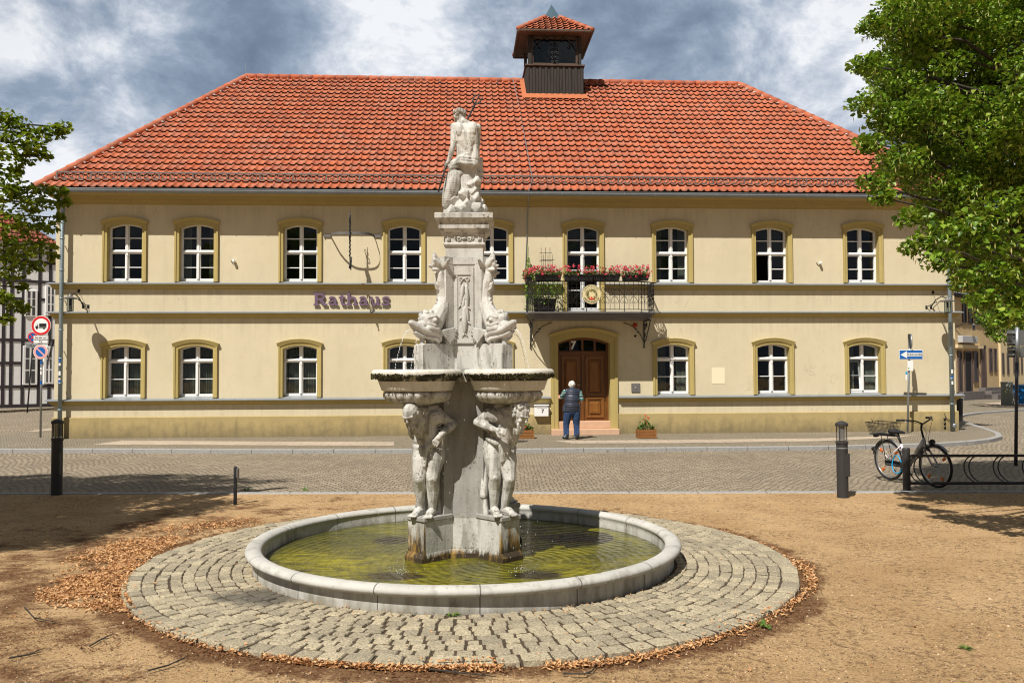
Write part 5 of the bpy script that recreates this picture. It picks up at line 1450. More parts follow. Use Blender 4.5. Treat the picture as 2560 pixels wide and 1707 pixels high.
mb.cap(DP(.575, 2.15), .03, DP(.43, 2.13), .062); mb.ball(DP(.60, 2.19), (.032, .032, .03), 10); mb.ball(DP(.545, 2.215), (.062, .062, .045), 12)
mb.cap(DP(.43, 2.03), .045, DP(.43, 2.12), .05); mb.cap(DP(.535, 2.03), .024, DP(.53, 2.11), .026)
for k in range(8):       # ragged back fin on the outer side
    z = 2.385 + k * .036; r_ = (.372, .352, .340, .338, .342, .352, .364, .368)[k]
    if k in (1, 2, 5, 6): mb.limb([(DP(r_ - .03, z - .02), .016), (DP(r_ + .004, z), .014), (DP(r_ + .022, z + .022), .006)])
for k in range(7): mb.limb([(DP(.245 - .004 * k, 2.36 + k * .045), .014), (DP(.205, 2.345 + k * .045), .011), (DP(.185, 2.36 + k * .045), .006)])
for (a_, b_) in (((.43, 2.775), (.39, 2.895)), ((.39, 2.88), (.30, 2.83)), ((.30, 2.83), (.17, 2.815)), ((.17, 2.81), (.2, 2.77)), ((.425, 2.74), (.43, 2.78))): [mb.limb([(DP(.30, 2.75), .024), (lerp(DP(.30, 2.75), lerp(DP(*a_), DP(*b_), f_), .82 - .1 * sin(pi * f_)), .013)]) for f_ in (.15, .3, .45, .6, .75, .9)]
for (r1, z1, q1, w) in ((.425, 2.735, .02, .014), (.43, 2.775, -.02, .018), (.40, 2.83, .02, .024), (.39, 2.895, 0, .020), (.345, 2.85, -.02, .024), (.28, 2.825, .01, .026), (.215, 2.83, -.01, .024), (.16, 2.815, .02, .02), (.165, 2.765, 0, .014)):
    mb.limb([(DP(.30, 2.745), .026), (lerp(DP(.30, 2.745), DP(r1, z1, q1), .6), w * 1.25), (DP(r1, z1, q1), w * .7)])
for q in (-1, 1): mb.limb([(DP(.29, 2.75), .022), (DP(.30, 2.79, q * .07), .026), (DP(.31, 2.83, q * .11), .014)])
mb.ball(DP(.30, 2.79), (.05, .05, .045), 12); mb.limb([(DP(.40, 2.785), .020), (DP(.388, 2.87), .020), (DP(.335, 2.83), .024), (DP(.25, 2.82), .026), (DP(.178, 2.815), .020)]); mb.cap(DP(.31, 2.80), .04, DP(.375, 2.83), .024); mb.cap(DP(.29, 2.79), .035, DP(.21, 2.805), .024)
def scales(co, no):
    z = co.z
    if 2.36 < z < 2.72:
        p = co - d_ * .29; a = atan2(p.dot(q_), p.dot(d_)); f_ = abs(sin(z * 95 + (0 if int(a * 3.2 + 20) % 2 else 1.57))); return co + no * .0014 * f_
    return co
dol = sculpt(mb, 'dolphin', M['marble_clean'], FT, .0052, 1, .5, post=scales)
for sx, sy in ((-1, 1), (1, -1), (-1, -1)):
    if (sx, sy) == (-1, 1): c = dol.copy(); COL.objects.link(c); c.scale = (-1, 1, 1)
    elif (sx, sy) == (1, -1): c = dol.copy(); COL.objects.link(c); c.scale = (1, -1, 1)
    else: c = dol.copy(); COL.objects.link(c); c.rotation_euler.z = pi
# ---- statue on top, seen from behind
def P(zx, zy, dy=0.): return at(1000 + zx / 4.75, 230 + zy / 4.75, FY + dy) - FO
mb = MB(); s = .63
J = dict(head=P(708, 300, .06), neck=P(752, 345, .02), chest=P(785, 500, .0), belly=P(812, 690, .01), pelvis=P(805, 820, .02), shL=P(915, 428, .02), shR=P(648, 418, .01), front=(-.1, 1, 0))
torso(mb, J, s)
mb.ball(P(790, 560, .0), (.115, .07, .13), 14); mb.cap(P(860, 420, 0), .055, P(890, 620, .01), .048); mb.cap(P(700, 420, 0), .05, P(720, 620, .01), .04); mb.cap(P(720, 640, .0), .045, P(740, 800, .0), .055); mb.cap(P(890, 640, .01), .045, P(880, 800, .0), .055)
head(mb, J['head'], (-.45, .85, -.25), (0, 0, 1), s * 1.0, 1.2, True)
arm(mb, J['shR'], P(628, 650, -.03), P(578, 820, -.02), s * 1.05); hand(mb, P(578, 825, -.02), P(540, 880, .01) - P(578, 825, -.02), (-.6, -.6, 0), s * 1.05, 1.3)
arm(mb, J['shL'], P(925, 620, .10), P(860, 640, .22), s)
leg(mb, P(900, 850, .04), P(945, 860, .30), P(930, 1180, .30), P(930, 1200, .42), s); leg(mb, P(720, 860, .04), P(640, 900, .28), P(600, 1250, .26), P(580, 1290, .36), s)
body = sculpt(mb, 'statue', M['marble'], FT, .0050, 2, .5)
mb = MB()    # cloth round the hips
for k in range(7):
    t = k / 6; a, b = P(612 + 12 * k, 905 - 22 * k, -.035), P(885 - 4 * k, 872 - 16 * k, -.055 + .01 * k)
    e_ = .03 * (k % 2); mb.limb([(a, .016), (lerp(a, b, .35) + Vector((0, -.045 - e_, .014 * sin(k))), .021), (lerp(a, b, .7) + Vector((0, -.04 - e_, .02 - .03 * (k % 2))), .019), (b, .016)])
mb.limb([(P(620, 860, .02), .05), (P(740, 850, -.03), .065), (P(870, 850, .0), .06)]); mb.limb([(P(600, 880, 0), .03), (P(640, 960, -.02), .032), (P(720, 975, -.03), .026)])
folds(mb, [P(880, 850, -.02), P(965, 800, .06)], [P(890, 1000, -.02), P(970, 960, .06)], 6, .018, 3, .012)
folds(mb, [P(760, 900, -.05), P(890, 890, -.03)], [P(760, 960, -.05), P(900, 950, -.02)], 5, .018, 5)
sculpt(mb, 'drapery', M['marble'], body, .0052, 1, .5)
mb = MB()    # rock seat
rg = random.Random(4)
mb.limb([(P(775, 900, .02), .09), (P(790, 1100, .03), .115), (P(790, 1300, .04), .14)])
def rock(zx, zy, dy, r, n=7):
    c = P(zx, zy, dy); vs = []
    for k in range(n * 3):
        v = Vector((rg.gauss(0, 1), rg.gauss(0, 1), rg.gauss(0, 1))).normalized(); vs.append(v * r * rg.uniform(.8, 1.1) + c)
    bm = bmesh.new(); [bm.verts.new(v) for v in vs]; bmesh.ops.convex_hull(bm, input=bm.verts[:])
    bm.verts.ensure_lookup_table(); bm.verts.index_update()
    mb.add([v.co for v in bm.verts], [[v.index for v in f.verts] for f in bm.faces]); bm.free()
for a in ((600, 1400, -.04, .06), (560, 1410, -.02, .045), (720, 1380, -.07, .075), (800, 1330, -.08, .07), (915, 1370, -.10, .065), (985, 1385, -.02, .05), (880, 1270, -.06, .075), (860, 1180, -.06, .06), (900, 1060, -.03, .055), (650, 1300, -.05, .07), (760, 1230, -.08, .07), (840, 1100, -.05, .06), (940, 1300, 0, .06), (700, 1400, .1, .09), (900, 1390, .1, .09), (620, 1400, .12, .08), (800, 1370, .15, .09), (780, 1410, -.02, .1)): rock(*a)
sculpt(mb, 'rock', M['marble_clean'], body, .0055, 0)
mb = MB()    # fish tail curling down the left side
mb.limb([(P(655, 990, -.03), .058), (P(640, 1080, -.06), .068), (P(615, 1180, -.06), .066), (P(580, 1270, -.05), .052), (P(550, 1350, -.03), .034)]); mb.limb([(P(590, 980, .03), .03), (P(565, 1120, .03), .042), (P(545, 1260, .03), .04), (P(535, 1350, .02), .03)])
mb.cap(P(640, 990, -.02), .05, P(720, 970, -.04), .045)
sculpt(mb, 'fish_tail', M['marble'], body, .0052, 1, .5, post=lambda co, no: co + no * .002 * abs(sin(co.z * 150)))
m = MB(); m.smooth = True; h = J['head'] + Vector((.0, .0, .045))
for k in range(13):
    a = 2 * pi * k / 13; p = h + Vector((.052 * cos(a), .058 * sin(a), -.004)); o = Vector((cos(a), sin(a), 0))
    m.tube([p, p + o * .006 + Vector((0, 0, .022 + .01 * (k % 2)))], [.013, .004], 6)
m.tube([h + Vector((.054 * cos(a), .060 * sin(a), -.006)) for a in [2 * pi * k / 20 for k in range(20)]], .009, 6, closed=True)
m.build('crown', M['marble'], body)
m = MB(); m.smooth = True; a, b = P(455, 1190, -.10), P(888, 150, .16); m.tube([a, P(548, 870, -.005), b], .0085, 7)
t = (b - P(548, 870, 0)).normalized(); sd = Vector((t.z, 0, -t.x)).normalized()
for q in (-1, 0, 1):
    m.tube([b, b + sd * q * .038 + t * .03, b + sd * q * .038 + t * (.10 if q else .12)], [.008, .007, .004], 6)
    e = b + sd * q * .038 + t * (.10 if q else .12); m.tube([e, e - t * .025 + sd * .014], [.005, .002], 5)
m.tube([b + t * .018, b - t * .055 + sd * .008], [.006, .006], 6)
m.build('trident', M['iron_grey'], body)
# ---- running water
def spray():
    n = NT('spray'); n.col((.85, .88, .9)); n.rough(.1)
    tr = n.new('ShaderNodeBsdfTransparent'); mx = n.new('ShaderNodeMixShader'); mx.inputs[0].default_value = .5
    n.lk(tr.outputs[0], mx.inputs[1]); n.lk(n.bsdf.outputs[0], mx.inputs[2]); n.lk(mx.outputs[0], n.out.inputs[0]); return n.mat
M['spray'] = spray(); rg = random.Random(6)
for q in (-1, 1):
    for e in (-1, 1):
        m = MB(); m.smooth = True; dd = Vector((q, e, 0)) / sqrt(2); p0 = dd * .66 + Vector((0, 0, 2.165)); v0 = .62; pts = []
        for k in range(26):
            t_ = k / 25 * .30; pts.append(p0 + dd * v0 * t_ + Vector((0, 0, .25 * t_ - 4.9 * t_ * t_)))
        pts = [p for p in pts if p.z > 1.80]
        m.tube(pts[:8], .0042, 5)
        for i, p in enumerate(pts[7:]): m.ball(p + Vector((rg.uniform(-.004, .004),) * 3), (.0042, .0042, .011), 6)
        w_ = m.build('water_jet', M['spray'], FT)
        if e < 0:
            m = MB(); m.smooth = True
            for _ in range(34):
                a = rg.uniform(-2.9, -.3); z = 1.75 - rg.random() ** .7 * 1.6; m.ball((q * BC + .41 * cos(a) + rg.uniform(-.03, .03), -BC + .41 * sin(a), z), (.0018, .0018, rg.uniform(.005, .014)), 5)
            for _ in range(36):
                a = rg.uniform(0, 6.28); r = abs(rg.gauss(0, .10)); m.ball((q * .52 + r * cos(a), -.85 + r * sin(a) * .8, .09 + rg.random() ** 2 * .05), rg.uniform(.002, .005), 5)
            m.build('drip', M['spray'], w_)['kind'] = 'stuff'
# ================================================================== THINGS ON THE TOWN HALL'S FRONT
def wall_thing(name, label, cat, u, v, w, group=None):
    return thing(name, label, cat, fw(u, v, w), YAW, group)
# --- the word on the wall: slab serif letters on spacers
GL = {
 'R': (1.13, [([(.23, 0), (.23, 1)], .2), ([(.02, .95), (.62, .95), (.78, .88), (.83, .75), (.78, .61), (.62, .53), (.25, .52)], .15), ([(.02, .06), (.46, .06)], .12), ([(.55, .5), (.72, .28), (.88, .06)], .2), ([(.74, .06), (1.1, .06)], .12)]),
 'a': (.84, [([(.13, .55), (.22, .66), (.38, .68), (.52, .63), (.58, .5), (.58, .06)], .15), ([(.55, .40), (.32, .38), (.16, .31), (.12, .2), (.17, .1), (.3, .06), (.45, .09), (.56, .2)], .13), ([(.56, .06), (.82, .06)], .12)]),
 't': (.60, [([(.26, .92), (.26, .22), (.32, .09), (.44, .06), (.56, .14)], .17), ([(.03, .66), (.54, .66)], .12)]),
 'h': (.95, [([(.20, 0), (.20, 1.03)], .18), ([(.24, .50), (.36, .63), (.52, .66), (.66, .60), (.71, .46), (.71, 0)], .16), ([(.03, .06), (.40, .06)], .12), ([(.53, .06), (.92, .06)], .12), ([(.03, .97), (.22, .97)], .11)]),
 'u': (.93, [([(.22, .70), (.22, .24), (.30, .1), (.46, .07), (.60, .14), (.66, .26)], .16), ([(.67, .72), (.67, .04)], .17), ([(.03, .67), (.24, .67)], .11), ([(.50, .67), (.70, .67)], .11), ([(.66, .06), (.90, .06)], .11)]),
 's': (.74, [([(.62, .60), (.50, .67), (.34, .68), (.20, .62), (.17, .52), (.26, .43), (.46, .36), (.60, .28), (.62, .16), (.50, .07), (.34, .04), (.20, .08), (.10, .16)], .14), ([(.62, .72), (.62, .52)], .08), ([(.10, .22), (.10, .02)], .08)])}
def stroke(m, pts, wd, y0, y1):
    P = [Vector(p) for p in pts]; L = []; R = []
    for i, p in enumerate(P):
        a = P[max(i - 1, 0)]; b = P[min(i + 1, len(P) - 1)]; t = (b - a).normalized(); nn = Vector((-t.y, t.x)) * wd / 2
        L.append(p + nn); R.append(p - nn)
    for i in range(len(P) - 1):
        for y, fl in ((y0, 1), (y1, 0)): m.poly([(q.x, y, q.y) for q in ((R[i], R[i + 1], L[i + 1], L[i]) if fl else (L[i], L[i + 1], R[i + 1], R[i]))])
    out = R + L[::-1]
    for a, b in zip(out, out[1:] + out[:1]): m.quad((a.x, y0, a.y), (a.x, y1, a.y), (b.x, y1, b.y), (b.x, y0, b.y))
u0_, w0_ = F(783, 763.3, -.07); u1_, _ = F(975.5, 763, -.07); tot = sum(GL[c][0] for c in 'Rathaus'); un = (u1_ - u0_) / tot; ch = .345
LT = wall_thing('wall_lettering', 'purple slab serif letters spelling Rathaus on the sand coloured wall', 'lettering', u0_, 0, w0_)
x_ = 0
for c in 'Rathaus':
    wd, st = GL[c]; m = MB()
    for i, (pts, w_) in enumerate(st): stroke(m, [(x_ + px * un, pz * ch) for px, pz in pts], w_ * .345 * 1.28, -.062 - .0006 * i, -.032)
    m.tube([(x_ + .2 * un, -.032, .1), (x_ + .2 * un, 0, .1)], .006, 4)
    m.build('letter', M['letter'], LT); x_ += wd * un
# --- wrought iron sign holder seen edge-on
uL_, wL_ = F(826, 590, -.02); uR_, _ = F(936, 590, -.02); uM = (uL_ + uR_) / 2; hw_ = (uR_ - uL_) / 2
HS = wall_thing('sign_holder', 'wrought iron projecting holder with bowed strap seen edge on above the lettering', 'sign holder', uM, 0, wL_)
m = MB()
N = 20; arc = [(-hw_ + 2 * hw_ * k / N, -.60 * sqrt(max(0, 1 - (abs(-1 + 2 * k / N)) ** 3.2))) for k in range(N + 1)]
for (xa, ya), (xb, yb) in zip(arc, arc[1:]):
    t = Vector((xb - xa, yb - ya)).normalized() * .004; nx, ny = -t.y, t.x
    m.add([(xa - nx, ya - ny, -.035), (xb - nx, yb - ny, -.035), (xb + nx, yb + ny, -.035), (xa + nx, ya + ny, -.035), (xa - nx, ya - ny, .035), (xb - nx, yb - ny, .035), (xb + nx, yb + ny, .035), (xa + nx, ya + ny, .035)], [(0, 3, 2, 1), (4, 5, 6, 7), (0, 1, 5, 4), (3, 7, 6, 2), (0, 4, 7, 3), (1, 2, 6, 5)])
for q in (-1, 1):
    m.box(q * hw_ - .02 + min(0, q * .17), q * hw_ + .02 + max(0, q * .17), -.03, -.005, -.04, .04); m.box(q * (hw_ + .17) - .012, q * (hw_ + .17) + .012, -.04, 0, -.055, .055)
m.build('strap', M['zinc_dark'], HS)
m = MB(); m.smooth = True
zt = F(875, 522, -.62)[1] - wL_; zb = F(875, 652, -.62)[1] - wL_; xc = F(875, 590, -.62)[0] - uM
m.tube([(xc, -.62, zt), (xc, -.62, zt - .25), (xc, -.62, zb)], [.006, .02, .016], 6)
k = 0; z = zt - .2
while z > zb + .05:
    m.ball((xc + .016 * (-1) ** k, -.62 - .02 * (k % 2), z), (.016, .03, .035), 6); z -= .06; k += 1
for q in (-1, 1): m.tube([(xc, -.62 + q * .0, zt - .42), (xc + q * .01, -.62 + q * .08, zt - .36), (xc, -.62 + q * .12, zt - .28), (xc, -.62 + q * .08, zt - .22)], .011, 5)
m.lathe([(.002, -.012), (.14, -.012), (.14, .012), (.002, .012)], 18, Matrix.Translation((xc, -.66, -.12)) @ Matrix.Rotation(pi / 2, 4, 'Y'))
m.build('rod', M['iron_grey'], HS)
m = MB(); m.smooth = True; za = zb - .25; xs_ = xc + .05
def yz(pts, r=.014): m.tube([(xs_ - .02 * (i / len(pts)), y, z) for i, (y, z) in enumerate(pts)], r, 5)
yz([(-.62, zb + .1), (-.66, zb - .06), (-.70, za)], .014); yz([(-.65, zb + .1), (-.86, zb + .02), (-1.02, za + .1), (-1.05, za - .02)]); yz([(-1.05, za), (-.7, za - .02)]); yz([(-.72, zb), (-1.0, za + .02)], .012); yz([(-.76, za), (-.95, zb - .02)], .012)
for c_ in ((-.80, zb - .05), (-.92, za + .06), (-.78, za + .08)): yz([(c_[0] + .05 * cos(t), c_[1] + .05 * sin(t)) for t in [2 * pi * q / 10 for q in range(11)]], .009)
m.build('ornament', M['iron_grey'], HS)
# --- lanterns on curved arms
def lantern(name, lab, foot, top, lamp, parent_yaw=YAW, base=None, scale=1.):
    """lamp, foot, top: local points (x, y, z) around the wall foot"""
    t = thing(name, lab, 'lantern', base, parent_yaw, 'wall lanterns on iron arms')
    m = MB(); m.smooth = True; f, tp, L = Vector(foot), Vector(top), Vector(lamp)
    hat = L + Vector((0, 0, .19 * scale))
    m.tube([f, f.lerp(hat, .3) + Vector((0, 0, .16)), f.lerp(hat, .65) + Vector((0, 0, .20)), hat + Vector((0, 0, .06))], .016 * scale, 6); m.tube([tp, hat + Vector((0, 0, .1))], .007, 4); m.tube([f + Vector((.07, 0, -.02)), f.lerp(hat, .5) + Vector((.05, 0, .1)), hat], .011, 5)
    for p in (f, tp, f + Vector((.14 * (1 if f.x > L.x else -1), 0, .0))): m.box(p.x - .03, p.x + .03, -.012, .002, p.z - .05, p.z + .05); m.ball(p, .03 * scale, 8)
    m.tube([f + Vector((.14 * (1 if f.x > L.x else -1), -.01, 0)), f.lerp(hat, .4) + Vector((0, 0, .1))], .011, 5)
    m.build('arm', M['iron'], t)
    m = MB(); m.smooth = True; m.lathe([(.012, .115), (.02, .10), (.05, .085), (.055, .05), (.075, .035), (.235, -.012), (.24, -.018), (.232, -.018), (.06, .01)], 28, Matrix.Translation(hat) @ Matrix.Scale(scale, 4)); m.build('shade', M['zinc_dark'], t)
    m = MB(); m.smooth = False
    for k in range(4):
        a = pi / 4 + k * pi / 2; m.tube([L + Vector((.085 * cos(a), .085 * sin(a), -.16)) * scale, L + Vector((.085 * cos(a), .085 * sin(a), .18)) * scale], .008 * scale, 4)
    for z in (-.16, .17): m.tube([L + Vector((.085 * cos(pi / 4 + k * pi / 2), .085 * sin(pi / 4 + k * pi / 2), z)) * scale for k in range(4)], .010 * scale, 4, closed=True)
    m.box(L.x - .05 * scale, L.x + .05 * scale, L.y - .05 * scale, L.y + .05 * scale, L.z - .165 * scale, L.z - .15 * scale)
    m.tube([L + Vector((0, 0, .15)) * scale, L + Vector((0, 0, -.02)) * scale], .03 * scale, 8)
    m.build('cage', M['iron'], t)
    m = MB(); q = .075 * scale; m.box(L.x - q * .75, L.x + q * .75, L.y - q * .75, L.y + q * .75, L.z - .15 * scale, L.z + .16 * scale); m.build('glass', M['glass'], t)
fu, fz = F(208, 766, -.0); tu, tz = F(197, 727, 0); lu, lz = F(175.5, 762, -.80)
lantern('wall_lantern', 'iron wall lantern on a curved arm at the left corner of the town hall', (fu - fu, 0, 0), (tu - fu, 0, tz - fz), (lu - fu, -.80, lz - fz), base=fw(fu, 0, fz))
fu, fz = F(2327, 768, 0); tu, tz = F(2332, 731, 0); lu, lz = F(2369, 768, -.80)
lantern('wall_lantern', 'iron wall lantern before the right hand downpipe of the town hall', (0, 0, 0), (tu - fu, 0, tz - fz), (lu - fu, -.80, lz - fz), base=fw(fu, 0, fz))
# --- letter box
u, w = F(1354, 1026, -.2); t = wall_thing('letterbox', 'white letterbox numbered 7 on the wall left of the entrance', 'letterbox', u, 0, w)
m = MB(); m.box(-.205, .205, -.2, -.02, -.17, .13, bev=.008); m.build('body', M['white'], t)
m = MB(); m.box(-.22, .22, -.23, -.0, .131, .165, bev=.01); m.box(-.15, .15, -.208, -.2005, .08, .10); m.build('lid', M['white'], t)
text_mesh('7', .15, .002, M['black'], 'number', t, Matrix.Translation((.03, -.203, -.02)) @ UPR, .004)
m = MB(); m.tube([(-.18, -.03, -.17), (-.19, -.03, -.45), (-.15, -.03, -.7), (-.19, -.03, -.95)], .012, 5); m.box(-.205, .205, -.04, -.001, -.2, .16); m.build('cable', M['iron_grey'], t)
# --- floodlights
for sx, sy, lab in ((584, 653, 'small white floodlight on the upper wall between the second and third window'), (2051, 658, 'small white floodlight on the upper wall between the two windows farthest right')):
    u, w = F(sx, sy, -.08); t = wall_thing('floodlight', lab, 'floodlight', u, 0, w, 'small floodlights on the front')
    m = MB(); m.box(-.035, .035, -.13, -.02, -.03, .045, bev=.01); m.box(-.02, .02, -.02, 0, -.02, .02); m.build('housing', M['white'], t)
    m = MB(); m.tube([(-.03, -.005, -.07), (-.09, -.01, .02)], .012, 5); m.build('cable', M['iron_grey'], t)
# --- flower boxes along the balcony rail
def geranium(m, mf, x0, x1, y0, y1, z, n, h, rg, spill=.06, flw=.22, petal=0):
    m.mi = 0
    for _ in range(n):
        p = Vector((rg.uniform(x0, x1), rg.uniform(y0, y1), z + abs(rg.gauss(0, .5)) * h)); L = rg.uniform(.035, .07)
        leaf_shape(m, p + Vector((rg.gauss(0, .02), rg.gauss(0, spill * .4), rg.uniform(-.06, 0))), L, L * .95, rg.uniform(-.9, .9), rg.uniform(-.9, .9), rg.uniform(0, 6.28), .008)
    for _ in range(int(n * flw * .5)):
        c = Vector((rg.uniform(x0 - .04, x1 + .04), rg.uniform(y0 - .06, y1 + .02), z + h * rg.uniform(.15, 1.25) - (.12 if rg.random() < .2 else 0)))
        for _k in range(11):
            d_ = Vector((rg.gauss(0, 1), rg.gauss(0, 1), rg.gauss(0, 1))).normalized() * .034
            leaf_shape(mf, c + d_, .036, .036, rg.uniform(-1.5, 1.5), rg.uniform(-1.5, 1.5), rg.uniform(0, 6.28), .004)
        m.tube([c - Vector((0, 0, .02)), Vector((c.x * .9 + (x0 + x1) * .05, (y0 + y1) / 2, z))], .003, 3)
rg = random.Random(21); zr = bz + RH + .02
def fbox(lab, c, L, ang, seed, n=210):
    t = thing('flower_box', lab, 'flower box', fw(c[0], c[1], zr), YAW + ang, 'geranium boxes on the balcony rail')
    m = MB(); a = .09
    m.add([(-L / 2 + .02, -a + .02, 0), (L / 2 - .02, -a + .02, 0), (L / 2 - .02, a - .02, 0), (-L / 2 + .02, a - .02, 0), (-L / 2, -a, .15), (L / 2, -a, .15), (L / 2, a, .15), (-L / 2, a, .15)], [(0, 3, 2, 1), (0, 1, 5, 4), (1, 2, 6, 5), (2, 3, 7, 6), (3, 0, 4, 7)])
    m.box(-L / 2 - .012, L / 2 + .012, -a - .012, -a + .01, .13, .165); m.box(-L / 2 - .012, L / 2 + .012, a - .01, a + .012, .13, .165); m.box(-L / 2 - .012, -L / 2 + .01, -a + .0105, a - .0105, .13, .165); m.box(L / 2 - .01, L / 2 + .012, -a + .0105, a - .0105, .13, .165)
    m.quad((-L / 2 + .01, -a + .01, .13), (L / 2 - .01, -a + .01, .13), (L / 2 - .01, a - .01, .13), (-L / 2 + .01, a - .01, .13))
    m.build('trough', M['black'], t)
    r_ = random.Random(seed); f = MB(); p = MB(); geranium(f, p, -L / 2, L / 2, -.13, .10, .17, int(n * 1.5), .20, r_, .14, .30)
    f.build('foliage', M['geranium_leaf'], t); p.build('flowers', M['petal'], t)['kind'] = 'stuff'
bx = lambda zx: F(1280 + zx / 5.88, 690, -1.15)[0]
fbox('black geranium box over the left return of the balcony rail', (bu0 + .03, -.5), .62, pi / 2, 1)
for i, (a, b, lab, n) in enumerate(((335, 725, 'black geranium box farthest left on the front of the balcony rail', 260), (760, 1190, 'black geranium box before the balcony door with sparse flowers', 150), (1200, 1585, 'black geranium box right of the balcony door with mostly green leaves', 190), (1612, 2010, 'black geranium box farthest right on the balcony with dense pink flowers', 270))):
    fbox(lab, ((bx(a) + bx(b)) / 2, -1.16), bx(b) - bx(a) - .02, 0, 30 + i, n)
# --- plants on the balcony
t = thing('potted_plant', 'leafy light green plant in a dark tub behind the balcony railing', 'plant', fw(bx(500), -.62, bz), YAW)
m = MB(); m.smooth = False; m.add([(-.28, -.16, 0), (.28, -.16, 0), (.28, .16, 0), (-.28, .16, 0), (-.33, -.2, .40), (.33, -.2, .40), (.33, .2, .40), (-.33, .2, .40)], [(0, 3, 2, 1), (0, 1, 5, 4), (1, 2, 6, 5), (2, 3, 7, 6), (3, 0, 4, 7), (4, 5, 6, 7)]); m.build('tub', M['black'], t)
m = MB(); r_ = random.Random(8)
for _ in range(700):
    th = r_.uniform(0, 6.28); rr = r_.random() ** .5 * .5; z = .42 + r_.random() ** 1.2 * .62
    if r_.random() < .25: z -= r_.uniform(.1, .5); rr = .42 + r_.random() * .15
    leaf_shape(m, Vector((rr * cos(th) * 1.15, rr * sin(th) * .6, z)), r_.uniform(.05, .10), r_.uniform(.03, .05), r_.uniform(-.8, .8), r_.uniform(-.2, 1.2), r_.uniform(0, 6.28), .012)
M['lime_leaf'] = leaf_mat('lime_leaf', [(.12, .26, .02), (.20, .36, .03), (.28, .42, .05)], .4); m.build('foliage', M['lime_leaf'], t)
t = thing('trellis', 'thin metal trellis with a climbing vine left of the balcony door', 'trellis', fw(F(1363, 640)[0], -.12, bz), YAW)
m = MB(); H_ = F(1363, 619, -.12)[1] - bz
for x in (-.13, 0, .13): m.tube([(x, 0, 0), (x, 0, H_)], .006, 4)
for z in (.62, .80, .92): m.tube([(-.19, 0, H_ * z), (.19, 0, H_ * z)], .006, 4)
m.build('frame', M['iron_grey'], t)
m = MB(); x0 = F(1320, 650, -.12)[0] - F(1363, 640)[0]; r_ = random.Random(12)
m.tube([(x0 + .1, 0, 0), (x0, -.0, .6), (x0 - .02, .05, 1.2), (x0 - .01, .06, 2.1)], .006, 4)
for _ in range(150):
    z = r_.uniform(.85, 1.65); leaf_shape(m, Vector((x0 + r_.gauss(.02, .09 * (1.8 - z)), r_.gauss(0, .05), z)), .06, .035, r_.uniform(-1, 1), r_.uniform(-1, 1), r_.uniform(0, 6), .01)
m.build('vine', M['lime_leaf'], t)
# --- round plaque on the railing
u, w = F(1479, 735.6, -1.2); t = wall_thing('plaque', 'round cream plaque with a wreath hung on the balcony railing', 'plaque', u, -1.19, w)
XR = Matrix.Rotation(pi / 2, 4, 'X')
def disc(m, r, y0, y1, n=40, cx=0, cz=0): m.lathe([(.001, -y0), (r, -y0), (r, -y1), (.001, -y1)][::1], n, Matrix.Translation((cx, 0, cz)) @ XR)
m = MB(); disc(m, .275, .012, -.006); m.build('disc', simple('plaque_cream', (.66, .57, .32), .6, 0, .15, 6), t)
m = MB(); m.lathe([(.262, .0135), (.268, .0135)], 40, XR); m.lathe([(.175, .0135), (.179, .0135)], 40, XR); m.build('ring', M['oldtrim'], t)
m = MB(); r_ = random.Random(3)
for k in range(150):
    a = -1.1 + (2 * pi - 1.0) * r_.random() + pi / 2 * 0; a = pi * 1.5 + .5 + (2 * pi - 1.0) * r_.random(); rr = r_.gauss(.125, .016)
    leaf_shape(m, Vector((rr * cos(a), -.016 - .004 * r_.random(), rr * sin(a))), .035, .016, pi / 2 + r_.uniform(-.3, .3), r_.uniform(0, 6), 0, .003)
m.build('wreath', leaf_mat('wreath_leaf', [(.02, .045, .012), (.05, .08, .02), (.40, .30, .06), (.03, .05, .015)], .0), t)
m = MB(); disc(m, .045, .0165, .012, 18); m.build('medallion', simple('plaque_blue', (.32, .36, .42), .5, 0, .3, 20), t)
m = MB()
for x in (-.07, -.035, 0, .035, .07): m.ball((x, -.017, -.125 - .02 * (x == 0)), (.018, .005, .022), 8)
m.ball((0, -.0175, -.09), (.02, .005, .03), 8); m.build('bow', M['petal_red'], t)
for txt, a0, a1, r, fl in (('HANSESTADT OSTERBURG 2017', rad(205), rad(335), .222, -1), ('ERNTEKRANZ', rad(150), rad(42), .222, 1)):
    for i, c in enumerate(txt):
        if c == ' ': continue
        a = a0 + (a1 - a0) * i / (len(txt) - 1)
        text_mesh(c, .048, .001, M['black'], 'inscription', t, Matrix.Translation((r * cos(a), -.0145, r * sin(a))) @ Matrix.Rotation(-(a - pi / 2 if fl > 0 else a + pi / 2), 4, 'Y') @ UPR)
ins = [o for o in SC.objects if o.parent == t and o.name.startswith('inscription')]
bm = bmesh.new()
for o in ins: bm.from_mesh(o.data); bpy.data.objects.remove(o)
me = bpy.data.meshes.new('inscription'); bm.to_mesh(me); bm.free(); me.materials.append(M['black']); link(me, 'inscription', t)
